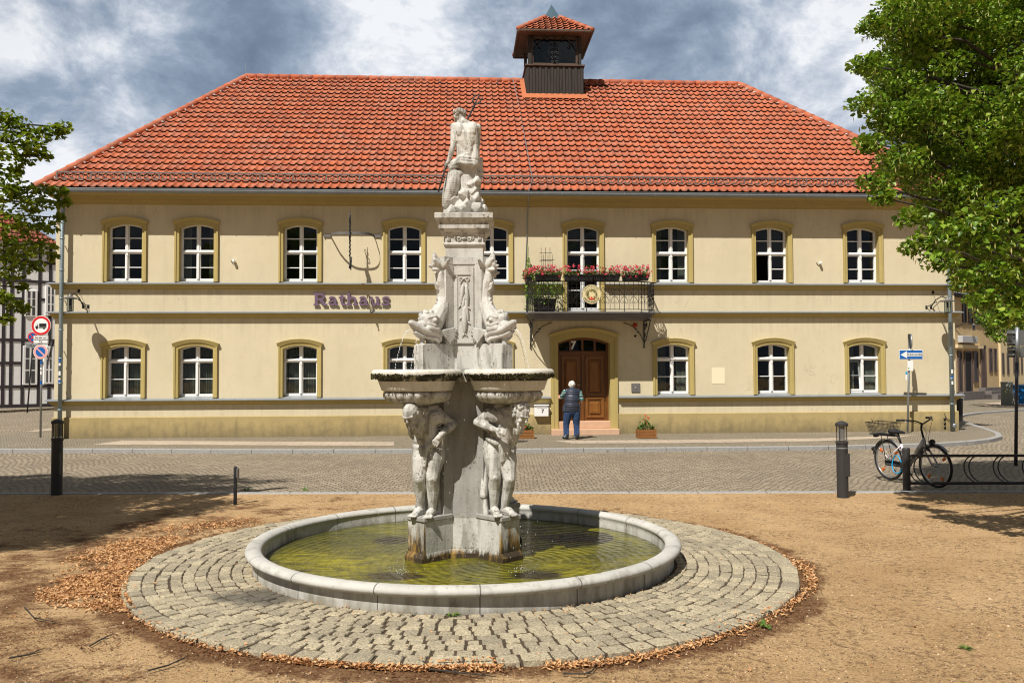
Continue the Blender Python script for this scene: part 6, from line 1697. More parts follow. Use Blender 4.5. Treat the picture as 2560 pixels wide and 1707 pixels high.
# --- planters by the door
for sx, lab, nfl, tall in ((1311.5, 'wooden planter with a red flower below the letterbox', 3, 0), (1617.5, 'wooden planter with tall red geranium right of the entrance steps', 4, 1)):
    p = G(sx, 1096.5 - (1 if tall else 0), PZ); t = thing('planter', lab, 'planter', (p.x, p.y + .16, PZ), YAW, 'wooden planters by the entrance')
    m = MB(); a = .25; b = .16
    for z0, z1 in ((.01, .075), (.085, .155), (.165, .235)):
        m.box(-a, a, -b, -b + .02, z0, z1); m.box(-a, a, b - .02, b, z0, z1); m.box(-a, -a + .02, -b + .021, b - .021, z0, z1); m.box(a - .02, a, -b + .021, b - .021, z0, z1)
    for sx_ in (-1, 1):
        for sy_ in (-1, 1): m.box(sx_ * a - .03 * (sx_ > 0) * 1.2 + (.004 * sx_), sx_ * a + .03 * (sx_ < 0) * 1.2 + (.004 * sx_), sy_ * (b + .012) - .008, sy_ * (b + .012) + .008, 0, .25)
    m.quad((-a + .02, -b + .02, .2), (a - .02, -b + .02, .2), (a - .02, b - .02, .2), (-a + .02, b - .02, .2))
    m.build('crate', M['crate'], t)
    r_ = random.Random(int(sx)); f = MB(); q = MB()
    for _ in range(150):
        x = r_.uniform(-.24, .24); leaf_shape(f, Vector((x, r_.uniform(-.15, .15), .22 + abs(r_.gauss(0, .06)) + (.10 * (1 - abs(x) / .25)) * r_.random() * (1 + tall))), r_.uniform(.05, .09), r_.uniform(.05, .08), r_.uniform(-.8, .8), r_.uniform(-.8, .8), r_.uniform(0, 6), .01)
    for k in range(nfl):
        c = Vector((r_.uniform(-.06, .10), r_.uniform(-.12, 0), (.50 + .06 * k if tall else .34 + .01 * k))) if k < 3 else Vector((.0, -.05, .42))
        if not tall: c = Vector((-.02 + .02 * k, -.14, .30 + .012 * k))
        for _k in range(14): leaf_shape(q, c + Vector((r_.gauss(0, .018), r_.gauss(0, .018), r_.gauss(0, .018))), .03, .03, r_.uniform(-1.5, 1.5), r_.uniform(-1.5, 1.5), 0, .004)
        f.tube([(c.x * .5, -.02, .22), tuple(c)], .004, 4)
    f.build('foliage', M['geranium_leaf'], t); q.build('flowers', M['petal_red'], t)['kind'] = 'stuff'
# ================================================================== THE MAN AT THE DOOR
pm = G(1431, 1097.5, PZ); MY = pm.y; MO = Vector((pm.x, pm.y, PZ))
def H(zx, zy, dy=0.): return at(1360 + zx / 8.714, 930 + zy / 8.714, MY + dy) - MO
s = .95
J = dict(head=H(605, 285, .10), neck=H(612, 375, .06), chest=H(618, 480, .01), belly=H(608, 650, -.02), pelvis=H(600, 850, -.01), shL=H(490, 425, .02), shR=H(752, 432, .02), front=(0, 1, 0))
mb = MB(); torso(mb, J, s); head(mb, J['head'], (.12, .95, -.35), (0, 0, 1), s, 0, False)
aL = (H(460, 440, .02), H(392, 545, .16), H(338, 575, .34)); aR = (H(775, 455, .02), H(820, 600, .03), H(808, 690, .06))
arm(mb, *aL, s); arm(mb, *aR, s)
hand(mb, aL[2], (-.15, .6, .55), (-.8, -.4, .3), s, .35, 1); hand(mb, aR[2], H(795, 740, .10) - aR[2], (.9, -.3, 0), s, .6, 1)
lL = (H(515, 900, -.01), H(485, 1140, .03), H(482, 1400, -.03), H(430, 1440, .10)); lR = (H(695, 900, -.01), H(708, 1140, .03), H(715, 1400, -.03), H(705, 1445, .12))
leg(mb, *lL, s, (0, -1, 0)); leg(mb, *lR, s, (0, -1, 0))
M['skin'] = simple('skin', (.52, .27, .19), .5, 0, .08, 20)
MAN = thing('person', 'white haired man in a dark blue padded vest standing at the wooden door', 'person', MO)
sculpt(mb, 'body', M['skin'], MAN, .009, 2)
n = NT('padded_vest'); z = n.sep(n.coord())[2]; wv = n.math('ABSOLUTE', n.math('SINE', n.math('MULTIPLY', z, pi / .058)))
n.col(n.mix(n.ramp(wv, [(.0, 0), (.3, 1)]), (.015, .019, .034), (.022, .030, .055))); n.rough(.5); n.bump(n.math('POWER', wv, .5), .014, .8); M['vest'] = n.mat
mb = MB(); w_ = H(0, 0) 
sl, sr = Vector(J['shL']), Vector(J['shR']); inn = Vector((.02, 0, 0))
mb.cap(sl + inn, .092, sr - inn, .092); ell = lambda p, r: mb.ball(p, r, 16)
ell(H(618, 470, .0), (.205, .145, .17)); ell(H(612, 600, -.02), (.215, .165, .19)); ell(H(602, 730, -.03), (.22, .17, .17)); ell(H(600, 800, -.02), (.225, .165, .10))
mb.cap(H(612, 362, .06), .062, H(612, 400, .03), .085); 
for q in range(-3, 4): mb.cap(H(600 + q * 50, 760, -.02 - .10 * cos(q * .45)), .06, H(600 + q * 52, 845, -.02 - .10 * cos(q * .45)), .055)
mb.cap(H(450, 800, .03), .06, H(440, 855, .03), .05); mb.cap(H(755, 800, .03), .06, H(755, 840, .03), .05)
sculpt(mb, 'vest', M['vest'], MAN, .011, 4)
n = NT('striped_shirt'); z = n.sep(n.coord())[2]; fr = n.math('FRACT', n.math('MULTIPLY', z, 1 / .036))
n.col(n.mix(n.math('LESS_THAN', fr, .45), (.015, .03, .045), n.mix(n.math('LESS_THAN', n.math('FRACT', n.math('MULTIPLY', z, 1 / .072)), .5), (.70, .74, .72), (.08, .42, .38)))); n.rough(.9); M['shirt'] = n.mat
for a in (aL, aR):
    mb = MB(); e = lerp(a[1], a[2], .12) if a is aL else lerp(a[0], a[1], .95)
    mb.limb([(a[0], .078), (lerp(a[0], a[1], .5), .074), (lerp(a[0], a[1], .97), .066)]) if a is aL else mb.limb([(a[0], .076), (lerp(a[0], a[1], .5), .068), (e, .062)])
    sculpt(mb, 'sleeve', M['shirt'], MAN, .009, 3)
n = NT('blue_jeans'); f = n.noise(14, 5, .6); n.col(n.mix(n.ramp(f, [(.3, 0), (.7, 1)]), (.010, .026, .075), (.025, .060, .15))); n.rough(.9); n.bump(n.noise(10, 4, .6, stretch=(1, 1, .6)), .02, .7); M['jeans'] = n.mat
mb = MB(); mb.ball(H(602, 860, -.02), (.19, .14, .12), 14)
for L in (lL, lR): 
    mb.limb([(L[0], .118), (lerp(L[0], L[1], .5), .108), (L[1], .088), (lerp(L[1], L[2], .5), .080), (lerp(L[1], L[2], .93), .072)])
    for k in range(5): mb.cap(lerp(L[1], L[2], .45 + .1 * k) + Vector((-.05, -.04, .0)), .03, lerp(L[1], L[2], .45 + .1 * k) + Vector((.05, -.05, .012)), .03)
sculpt(mb, 'trousers', M['jeans'], MAN, .011, 3)
mb = MB()
for L in (lL, lR): mb.limb([(lerp(L[1], L[2], .88), .077), (lerp(L[1], L[2], .97), .075)])
sculpt(mb, 'turn_up', simple('denim_inside', (.20, .27, .36), .9, 0, .2, 20), MAN, .011, 1)
for L in (lL, lR):
    mb = MB(); a, t_ = Vector(L[2]), Vector(L[3]); f = Vector((t_.x - a.x, t_.y - a.y, 0)).normalized()
    h0 = Vector((a.x, a.y, .05)) - f * .05
    mb.limb([(h0, .05), (h0 + f * .09 + Vector((0, 0, .005)), .05), (h0 + f * .19 - Vector((0, 0, .008)), .042)]); mb.cap(h0, .05, h0 + Vector((0, 0, .05)), .048)
    sculpt(mb, 'shoe', M['rubber'], MAN, .009, 2, post=lambda co, no: Vector((co.x, co.y, max(co.z, .003))))
mb = MB(); hc = Vector(J['head']); r_ = random.Random(5)
mb.ball(hc + Vector((0, -.022, .03)), (.088, .092, .088), 14); mb.ball(hc + Vector((0, -.05, -.02)), (.075, .05, .06), 12)
for _ in range(70):
    v = Vector((r_.gauss(0, 1), -abs(r_.gauss(0, 1)), r_.gauss(.5, 1))).normalized(); mb.ball(hc + Vector((0, -.02, .02)) + Vector((v.x * .086, v.y * .09, v.z * .088)), .017, 6)
mb.cap(hc + Vector((.02, 0, .10)), .02, hc + Vector((.035, 0, .125)), .01)
sculpt(mb, 'hair', simple('white_hair', (.72, .69, .66), .9, 0, .1, 40), MAN, .008, 1)
# ================================================================== STREET FURNITURE
def bollard(sx, sy, top, lab, grille):
    p = G(sx, sy, 0.); hgt = at(sx, top, p.y).z; t = thing('bollard_light', lab, 'bollard light', (p.x, p.y, 0), 0, 'bollard lights along the kerb')
    r = .078; m = MB(); m.smooth = False; zc = hgt - .30
    m.lathe([(r + .004, 0), (r + .004, .01), (r, .012), (r, zc - .02), (r + .008, zc - .015), (r + .008, zc + .012), (r - .01, zc + .018), (.02, zc + .02)], 28)
    m.box(-.002, r + .001, -r - .003, -.03, .30, .62); m.build('post', M['bollard'], t)
    m = MB(); m.smooth = False; m.lathe([(.01, zc + .228), (r + .004, zc + .228), (r + .010, zc + .235), (r + .010, zc + .262), (r - .004, zc + .275), (.045, zc + .292), (.02, zc + .30), (.001, zc + .30)], 28)
    m.build('cap', M['bollard'], t)
    m = MB()
    for k in range(4):
        a = pi / 4 + k * pi / 2; m.tube([(.072 * cos(a), .072 * sin(a), zc + .01), (.072 * cos(a), .072 * sin(a), zc + .235)], .007, 5)
    m.build('cage', M['bollard'], t)
    m = MB(); m.smooth = False
    if grille:
        for k in range(13): z = zc + .035 + k * .0145; m.lathe([(.03, z), (.056, z), (.058, z + .004), (.03, z + .009)], 22)
        m.build('louvre', simple('pale_louvre', (.55, .56, .55), .4, .2, .05, 9), t)
        m = MB(); m.lathe([(r + .0015, zc - .085), (r + .0015, zc - .07)], 28); m.build('band', M['pole'], t)
    else:
        for k in range(12): z = zc + .04 + k * .015; m.lathe([(.02, z), (.05, z), (.051, z + .003), (.02, z + .007)], 22)
        m.build('louvre', M['iron_grey'], t)
    if not grille: m = MB(); m.smooth = True; m.lathe([(.063, zc + .022), (.063, zc + .226)], 24); m.build('glass', M['glass'], t)
bollard(2107, 1243, 1052, 'dark bollard light with pale louvres left of the bicycle', True)
bollard(141.5, 1236, 1047, 'dark bollard light in tree shade at the left kerb', False)
p = G(588, 1260.5); t = thing('steel_post', 'short thin grey steel post with a lock plate left of the fountain', 'post', (p.x, p.y, 0))
m = MB(); m.smooth = False; m.lathe([(.024, 0), (.024, .50), (.018, .515), (.001, .52)], 16); m.build('post', M['iron_grey'], t)
m = MB(); m.box(.02, .045, -.03, .03, .36, .49, bev=.005); m.build('lock_plate', M['zinc_dark'], t)
# bicycle rack
p = G(2267, 1224.5, 0.); RY = p.y; t = thing('bicycle_rack', 'low dark tubular bicycle rack with hoops along the right kerb', 'bicycle rack', (p.x, p.y, 0))
hp_ = at(2267, 1119, RY).z; X1 = 3.6
m = MB(); m.smooth = False; m.lathe([(.055, -.05), (.055, hp_ - .012), (.048, hp_), (.001, hp_ + .003)], 24); m.build('post', M['bollard'], t)
m = MB(); m.lathe([(.055, -.05), (.055, hp_ - .012), (.048, hp_), (.001, hp_ + .003)], 24, Matrix.Translation((X1, -.06, 0))); m.build('post', M['bollard'], t)
zt_, zb_ = at(2300, 1139, RY).z, at(2300, 1207.5, RY).z
for z, r in ((zt_, .021), (zb_, .021)):
    m = MB(); m.smooth = True; m.tube([(.05, 0, z), (X1 - .05, -.06, z)], r, 10); m.build('rail', M['bollard'], t)
for sx in (2284, 2425, 2500, 2575, 2650):
    x0 = at(sx + 18, 1170, RY).x - p.x
    for d_ in (0, .075):
        m = MB(); m.smooth = True
        m.tube([(x0 + d_, 0, zb_ + (zt_ - zb_) * (.5 + .5 * cos(a))) if False else (x0 + d_ - .02 * sin(a), .34 * sin(a), zb_ + (zt_ - zb_) * (.5 + .5 * cos(a))) for a in [pi * k / 14 for k in range(15)]], .010, 7); m.build('hoop', M['bollard'], t)
# ---- bicycle
rear, frnt = G(2229, 1201, -.04), G(2338, 1218, -.03)
hd = Vector((.30, -.95, 0)).normalized(); mid_ = (rear + frnt) / 2
WBS = 1.0; org = mid_ - hd * WBS / 2; org.z = -.035
B = thing('bicycle', 'white and grey step through city bicycle with rear basket parked at the rack', 'bicycle', org, atan2(hd.y, hd.x)); B.rotation_euler.x = rad(3)
R_w = .335
M['bike_white'] = simple('bike_white', (.74, .68, .72), .35, 0, .05, 9); M['bike_grey'] = simple('bike_grey', (.34, .33, .32), .35, .3, .1, 9); M['amber'] = simple('amber_reflector', (.62, .14, .015), .3, 0, .15, 40); M['cyan'] = simple('blue_cable', (.01, .30, .62), .35, 0, .1, 20)
def wheel(x):
    c = Vector((x, 0, R_w)); m = MB(); m.smooth = True
    m.tube([c + Vector((R_w - .021, 0, 0)) * 0 + Vector(((R_w - .021) * cos(a), 0, (R_w - .021) * sin(a))) for a in [2 * pi * k / 48 for k in range(48)]], .021, 10, closed=True)
    w_ = m.build('wheel', M['rubber'], B)
    m = MB(); m.smooth = True; m.tube([c + Vector(((R_w - .048) * cos(a), 0, (R_w - .048) * sin(a))) for a in [2 * pi * k / 48 for k in range(48)]], .010, 8, closed=True); m.build('rim', M['steel'], w_)
    m = MB()
    for k in range(36):
        a = 2 * pi * k / 36; q = (-1) ** k; b = a + .5 * (1 if (k // 2) % 2 else -1)
        m.tube([c + Vector((.025 * cos(b), q * .03, .025 * sin(b))), c + Vector(((R_w - .05) * cos(a), 0, (R_w - .05) * sin(a)))], .0014, 4)
    sp = m.build('spokes', M['steel'], w_); sp['kind'] = 'stuff'
    m = MB(); m.lathe([(.001, -.045), (.022, -.045), (.022, .045), (.001, .045)], 14, Matrix.Translation(c) @ XR); m.build('hub', M['steel'], w_)
    for a in (.6, 2.4, 4.0, 5.3):
        m = MB(); R_ = Matrix.Translation(c + Vector((.22 * cos(a), 0, .22 * sin(a)))) @ Matrix.Rotation(-a, 4, 'Y'); m.box(-.035, .035, -.012, .012, -.022, .022, R_, bev=.005); m.build('reflector', M['amber'], w_)
    return c
cr, cf = wheel(0), wheel(WBS)
bb = Vector((.43, 0, .28)); st = Vector((.30, 0, .62)); ht = Vector((.80, 0, .72)); hb = Vector((.83, 0, .60))
m = MB(); m.smooth = True
m.tube([ht, lerp(ht, bb, .5), bb + Vector((.02, 0, .02))], [.034, .036, .033], 12); m.tube([ht + Vector((-.008, 0, .04)), hb], .021, 10)
m.build('down_tube', M['bike_grey'], B)
m = MB(); m.smooth = True
m.tube([bb, st], .019, 10); m.lathe([(.001, -.04), (.024, -.04), (.024, .04), (.001, .04)], 14, Matrix.Translation(bb) @ XR)
for q in (-1, 1):
    m.tube([bb + Vector((0, q * .03, 0)), cr + Vector((.02, q * .06, 0))], .011, 8); m.tube([lerp(bb, st, .93) + Vector((0, q * .02, 0)), cr + Vector((.005, q * .06, .01))], .009, 8)
m.build('frame', M['bike_white'], B)
m = MB(); m.smooth = True
for q in (-1, 1): m.tube([hb + Vector((.005, q * .045, -.02)), lerp(hb, cf, .6) + Vector((.0, q * .055, 0)), cf + Vector((0, q * .055, 0))], [.015, .013, .010], 8)
m.tube([hb + Vector((.005, -.05, -.02)), hb + Vector((.005, .05, -.02))], .016, 8); m.build('fork', M['bike_grey'], B)
m = MB(); m.smooth = True
m.tube([ht + Vector((-.01, 0, .03)), ht + Vector((-.045, 0, .17)), ht + Vector((-.03, 0, .25))], [.017, .015, .018], 8)
hz = ht + Vector((-.03, 0, .26))
m.tube([hz + Vector(v) for v in ((-.20, -.29, .06), (-.08, -.25, .065), (.02, -.14, .05), (.03, 0, -.005), (.02, .14, .05), (-.08, .25, .065), (-.20, .29, .06))], .0115, 8)
hb_ = m.build('handlebar', M['iron'], B)
for q in (-1, 1): m = MB(); m.smooth = True; m.tube([hz + Vector((-.085, q * .25, .065)), hz + Vector((-.21, q * .292, .06))], .017, 8); m.build('grip', M['rubber'], hb_)
m = MB(); m.smooth = True
for q in (-1, 1): m.tube([hz + Vector((-.05, q * .235, .05)), hz + Vector((-.02, q * .25, .04)), hz + Vector((-.13, q * .285, .025))], .006, 6)
m.ball(hz + Vector((-.01, .2, .08)), .024, 10); m.build('brake_lever', M['steel'], hb_)
m = MB(); m.smooth = True
for q in (-1, 1): m.tube([hz + Vector((-.02, q * .24, .05)), hz + Vector((.10, q * .10, .0)), hz + Vector((.12, q * .03, -.12)), ht + Vector((.05, q * .02, -.08))], .0035, 5)
m.build('cable', M['rubber'], hb_)
m = MB(); m.smooth = True; m.tube([st, st + Vector((-.055, 0, .17))], .014, 8); sp_ = m.build('seat_post', M['iron'], B)
m = MB(); sd_ = st + Vector((-.06, 0, .19)); m.limb([(sd_ + Vector((-.10, -.05, .01)), .045), (sd_ + Vector((-.02, -.02, .005)), .035), (sd_ + Vector((.15, 0, -.0)), .020)]); m.limb([(sd_ + Vector((-.10, .05, .01)), .045), (sd_ + Vector((-.02, .02, .005)), .035), (sd_ + Vector((.15, 0, 0)), .020)]); m.cap(sd_ + Vector((-.1, -.05, .01)), .04, sd_ + Vector((-.1, .05, .01)), .04)
sculpt(m, 'saddle', M['rubber'], B, .008, 3)
def fender(c, a0, a1, name):
    m = MB(); m.smooth = True; N = 18
    for k in range(N):
        for (y0, y1, d0, d1) in ((-.028, 0, -.008, 0), (0, .028, 0, -.008)):
            P_ = [c + Vector(((R_w + .022 + d) * cos(a), y, (R_w + .022 + d) * sin(a))) for a, y, d in ((a0 + (a1 - a0) * k / N, y0, d0), (a0 + (a1 - a0) * (k + 1) / N, y0, d0), (a0 + (a1 - a0) * (k + 1) / N, y1, d1), (a0 + (a1 - a0) * k / N, y1, d1))]
            m.quad(*P_)
    for q in (-1, 1): m.tube([c + Vector((0, q * .06, 0)), c + Vector(((R_w + .015) * cos(a1 - .3 * (1 if a1 > a0 else -1)), q * .028, (R_w + .015) * sin(a1 - .3 * (1 if a1 > a0 else -1))))], .003, 4)
    return m.build(name, M['bike_grey'], B)
fd = fender(cr, .25, 2.95, 'mudguard'); fender(cf, 2.9, .75, 'mudguard')
m = MB(); m.box(-.46, -.40, -.03, .03, .36, .43, bev=.01) if False else m.box(cr.x - .375, cr.x - .33, -.03, .03, .46, .52, bev=.01); m.build('tail_lamp', M['iron'], B)
m = MB(); m.smooth = True; zc_ = R_w * 2 + .07
for q in (-.055, 0, .055): m.tube([(.22, q, zc_), (-.26, q, zc_)], .006, 6)
m.tube([(.22, -.055, zc_), (.22, .055, zc_)], .006, 6); m.tube([(-.26, -.055, zc_), (-.26, .055, zc_)], .006, 6)
for q in (-1, 1): m.tube([(-.08, q * .06, zc_), cr + Vector((0, q * .065, .02))], .006, 6)
m.tube([(.22, 0, zc_), lerp(bb, st, .8)], .006, 6); m.box(-.30, -.24, -.04, .04, zc_ - .045, zc_ - .005, bev=.008); m.build('carrier', M['iron'], B)
m = MB(); zt0, zb0 = zc_ + .21, zc_ + .012
def rect(x0, x1, y, z): return [(x0, -y, z), (x1, -y, z), (x1, y, z), (x0, y, z)]
m.tube(rect(-.33, .16, .15, zt0), .006, 5, closed=True); m.tube(rect(-.29, .12, .11, zb0), .005, 5, closed=True); m.tube(rect(-.31, .14, .13, (zt0 + zb0) / 2 + .03), .003, 4, closed=True)
for k in range(17):
    f = k / 16
    for q in (-1, 1): m.tube([(-.33 + .49 * f, q * .15, zt0), (-.29 + .41 * f, q * .11, zb0)], .0034, 4)
    m.tube([(-.29 + .41 * f, -.11, zb0), (-.29 + .41 * f, .11, zb0)], .0034, 4)
for k in range(1, 10):
    f = k / 10
    for q, r_ in ((-.33, -.29), (.16, .12)): m.tube([(q, -.15 + .3 * f, zt0), (r_, -.11 + .22 * f, zb0)], .0034, 4)
for q in (-.02, -.16): m.tube([(q, -.15, zt0), (q, -.15, zt0 + .05), (q - .02, -.15, zt0 + .06)], .005, 5)
m.build('basket', M['iron'], B)
m = MB(); m.smooth = True; hl = hb + Vector((.12, 0, .10)); m.lathe([(.001, -.04), (.025, -.035), (.045, .0), (.048, .03), (.001, .032)], 16, Matrix.Translation(hl) @ Matrix.Rotation(pi / 2, 4, 'Y')); m.tube([hl, hb + Vector((.02, 0, .0))], .006, 5); m.ball(hb + Vector((.05, 0, -.02)), .028, 8); m.build('headlamp', M['iron'], B)
m = MB(); m.smooth = True; m.bbox(-.02, bb.x + .09, -.075, -.055, .255, .345, .015, Matrix.Translation((0, 0, .0))); m.build('chain_guard', M['rubber'], B)
m = MB(); m.smooth = True
for q, a in ((-1, .7), (1, .7 + pi)):
    e = bb + Vector((.17 * cos(a), q * .07, -.17 * sin(a))); m.tube([bb + Vector((0, q * .07, 0)), e], .009, 6); m.box(e.x - .045, e.x + .045, e.y + (q * .05) - .045, e.y + q * .05 + .045, e.z - .014, e.z + .014, bev=.005)
m.build('crank', M['iron'], B)
BM = Matrix.Translation(org) @ Matrix.Rotation(atan2(hd.y, hd.x), 4, 'Z') @ Matrix.Rotation(rad(3), 4, 'X')
cl = BM @ Vector((.30, -.09, .30)); t = thing('cable_lock', 'bright blue cable lock looped round the bicycle at its rear wheel', 'cable lock', cl, atan2(hd.y, hd.x))
m = MB(); m.smooth = True; m.tube([(.105 * cos(a) - .02, -.012 * sin(2 * a), .145 * sin(a)) for a in [2 * pi * k / 28 for k in range(28)]], .0095, 8, closed=True); m.build('cable', M['cyan'], t)
m = MB(); m.box(.055, .125, -.02, .02, -.05, .04, bev=.006); m.build('lock', M['rubber'], t)
# ================================================================== TRAFFIC SIGNS
def ring(m, r0, r1, y, n=44, cx=0, cz=0): m.lathe([(r0, -y), (r1, -y)], n, Matrix.Translation((cx, 0, cz)) @ XR)
def sdisc(par, r, z, x=0, y=-.045, back='zinc'):
    m = MB(); m.lathe([(.001, .001), (r, .001), (r + .004, .006), (r, .012), (.001, .012)], 44, Matrix.Translation((x, y, z)) @ XR); return m.build('sign_plate', M[back], par)
p = G(101.2, 1093, PZ); SY = p.y; sc = SY / FPX
t = thing('sign_post', 'grey post with a no lorries sign above a no waiting sign at the left corner', 'traffic sign', (p.x, p.y, PZ))
z1, z2, z3 = [at(103, q, SY).z - PZ for q in (814, 849, 879.5)]
m = MB(); m.smooth = True; m.tube([(0, 0, 0), (0, 0, z1 + .3)], .030, 10); m.build('pole', M['pole'], t)
pl = sdisc(t, .285, z1, back='signwhite')
y = .062
m = MB(); m.lathe([(.212, y), (.275, y)], 48, Matrix.Translation((0, 0, z1)) @ XR); m.build('red_ring', M['signred'], pl)
m = MB(); yy = -.0625; q = lambda x0, x1, z0, z1_, d=0: m.box(x0, x1, yy - .001 - d, yy + .003, z1 + z0, z1 + z1_)
q(-.05, .155, -.04, .06, .0); q(-.07, .155, -.068, -.055); m.poly([(x, yy - .001, z1 + z) for x, z in [(-.162, -.062), (-.082, -.062), (-.082, .04), (-.135, .04), (-.155, -.015), (-.162, -.03)]])
for x in (-.12, .085): m.lathe([(.001, .0655), (.026, .0655)], 16, Matrix.Translation((x, 0, z1 - .078)) @ XR)
m.build('lorry_symbol', M['black'], pl)
m = MB(); m.poly([(x, yy - .0025, z1 + z) for x, z in [(-.145, -.012), (-.10, -.012), (-.10, .028), (-.132, .028)]]); m.build('cab_window', M['signwhite'], pl)
m = MB(); m.box(-.215, .215, -.058, -.045, z2 - .115, z2 + .115, bev=.003); px = m.build('supplement_plate', M['signwhite'], t)
m = MB()
for a in ((-.205, .205, .098, .105), (-.205, .205, -.105, -.098), (-.205, -.198, -.098, .098), (.198, .205, -.098, .098)): m.box(a[0], a[1], -.0595, -.0575, z2 + a[2], z2 + a[3])
m.build('border', M['black'], px)
for txt, dz, sz in (('Betriebs- und', .055, .068), ('Versorgungsdienst', .0, .060), ('frei', -.055, .068)): text_mesh(txt, sz, .001, M['black'], 'inscription', px, Matrix.Translation((0, -.060, z2 + dz)) @ UPR, .001, sx=.88)
pl = sdisc(t, .212, z3, back='signwhite')
m = MB(); m.lathe([(.142, y), (.200, y)], 44, Matrix.Translation((0, 0, z3)) @ XR); m.build('red_ring', M['signpink'], pl)
m = MB(); m.lathe([(.001, y), (.142, y)], 44, Matrix.Translation((0, 0, z3)) @ XR); m.build('blue_disc', M['signblue'], pl)
m = MB(); m.box(-.145, .145, -.0655, -.063, -.019, .019, Matrix.Translation((0, 0, z3)) @ Matrix.Rotation(rad(43), 4, 'Y')); m.build('slash', M['signpink'], pl)
for z, h, c in ((z3 - .36, .12, 'signblue'), (z3 - .52, .06, 'signwhite'), (z3 - .66, .10, 'signwhite'), (z3 - .95, .11, 'signblue')):
    m = MB(); m.lathe([(.0308, z), (.0308, z + h)], 10, None, pi * 1.1, pi * 1.9); m.build('sticker', M[c], t)
# leaning post further back
b0 = G(68, 1031.7, -.17); tp = at(84, 838, b0.y - .4); t = thing('sign_post', 'leaning grey post with a no stopping sign before the timbered house', 'traffic sign', b0)
ax = (tp - b0); L_ = ax.length; R_ = ax.to_track_quat('Z', 'Y'); t.rotation_mode = 'QUATERNION'
Rq = Vector((0, 0, 1)).rotation_difference(ax.normalized()); t.rotation_quaternion = Rq
m = MB(); m.smooth = True; m.tube([(0, 0, 0), (0, 0, L_ + .12)], .036, 8); m.build('pole', M['iron_grey'], t)
pl = sdisc(t, .26, L_ - .1, back='signwhite'); m = MB(); m.lathe([(.20, .062), (.252, .062)], 36, Matrix.Translation((0, 0, L_ - .1)) @ XR)
for a in (45, -45): m.box(-.2, .2, -.0655 - .0006 * (a > 0), -.063, -.022, .022, Matrix.Translation((0, 0, L_ - .1)) @ Matrix.Rotation(rad(a), 4, 'Y'))
m.build('red_cross', M['signred'], pl)
m = MB(); m.lathe([(.001, .0615), (.20, .0615)], 36, Matrix.Translation((0, 0, L_ - .1)) @ XR); m.build('blue_disc', M['signblue'], pl)
m = MB(); m.box(-.3, .3, -.058, -.045, L_ - .62, L_ - .40, bev=.003); px = m.build('supplement_plate', M['pole'], t)
text_mesh('30 m', .12, .001, M['black'], 'inscription', px, Matrix.Translation((0, -.060, L_ - .51)) @ UPR)
# one way sign in front of the right end
p = G(2268.8, 1082.5, PZ); SY = p.y; Z_ = lambda sy: at(2272, sy, SY).z - PZ
t = thing('sign_post', 'grey post with the blue one way arrow sign before the right end of the front', 'traffic sign', (p.x, p.y, PZ), rad(2))
xt = at(2274.5, 838, SY).x - p.x
m = MB(); m.smooth = True; m.tube([(0, 0, 0), (xt, 0, Z_(835))], .029, 10); m.build('pole', M['pole'], t)
za, zb_ = Z_(898.5), Z_(874.5); xa, xb = at(2245, 885, SY).x - p.x, at(2305, 885, SY).x - p.x; xm = (xa + xb) / 2; hwS = (xb - xa) / 2; zm = (za + zb_) / 2; hh = (zb_ - za) / 2
m = MB(); m.box(xa, xb, -.06, -.045, za, zb_, bev=.006); pl = m.build('sign_plate', M['signwhite'], t)
m = MB(); m.box(xa + .012, xb - .012, -.0618, -.0595, za + .012, zb_ - .012); m.build('blue_field', M['signblue'], pl)
m = MB(); aw = hwS * 2
m.poly([(xa + aw * f, -.0632, zm + hh * g) for f, g in ((.06, 0), (.33, -.75), (.33, -.36), (.96, -.36), (.96, .36), (.33, .36), (.33, .75))]); m.build('arrow', M['signwhite'], pl)
text_mesh('Einbahnstraße', .098, .001, M['black'], 'inscription', pl, Matrix.Translation((xa + aw * .64, -.0645, zm)) @ UPR, .0015, sx=.80)
zc_ = Z_(853.4); xc = at(2277, 853, SY).x - p.x
m = MB(); m.smooth = True; Rm = Matrix.Translation((xc + .02, 0, zc_)) @ Matrix.Rotation(rad(68), 4, 'Z') @ XR
m.lathe([(.001, -.03), (.2, -.03), (.215, -.015), (.215, .005), (.20, .012)], 40, Rm); rd = m.build('round_sign', M['pole'], t)
m = MB(); m.lathe([(.001, .011), (.2, .011)], 40, Rm); m.build('sign_face', M['signwhite'], rd)
m = MB(); m.box(xc - .06, xc - .02, -.05, .05, zc_ - .2, zc_ + .22); m.build('clamp', M['iron_grey'], t)
xs, z0_, z1_ = at(2274, 914, SY).x - p.x, Z_(926.5), Z_(901.5); m = MB(); m.box(xs - .085, xs + .085, -.055, -.045, z0_, z1_, bev=.003); pl = m.build('small_plate', M['signwhite'], t)
m = MB(); q = xs - .035; m.box(q - .02, q + .03, -.0565, -.0545, z0_ + .06, z0_ + .075); m.poly([(q - .045, -.0565, z0_ + .0675), (q - .015, -.0565, z0_ + .04), (q - .015, -.0565, z0_ + .095)]); m.build('green_arrow', simple('sign_green', (.01, .28, .12), .4), pl)
for z, h, c in ((z0_ - .12, .09, 'cyan'), (z0_ - .26, .15, 'signwhite')):
    m = MB(); m.lathe([(.0298, z), (.0298, z + h)], 10, None, pi * 1.1, pi * 1.9); m.build('sticker', M[c], t)
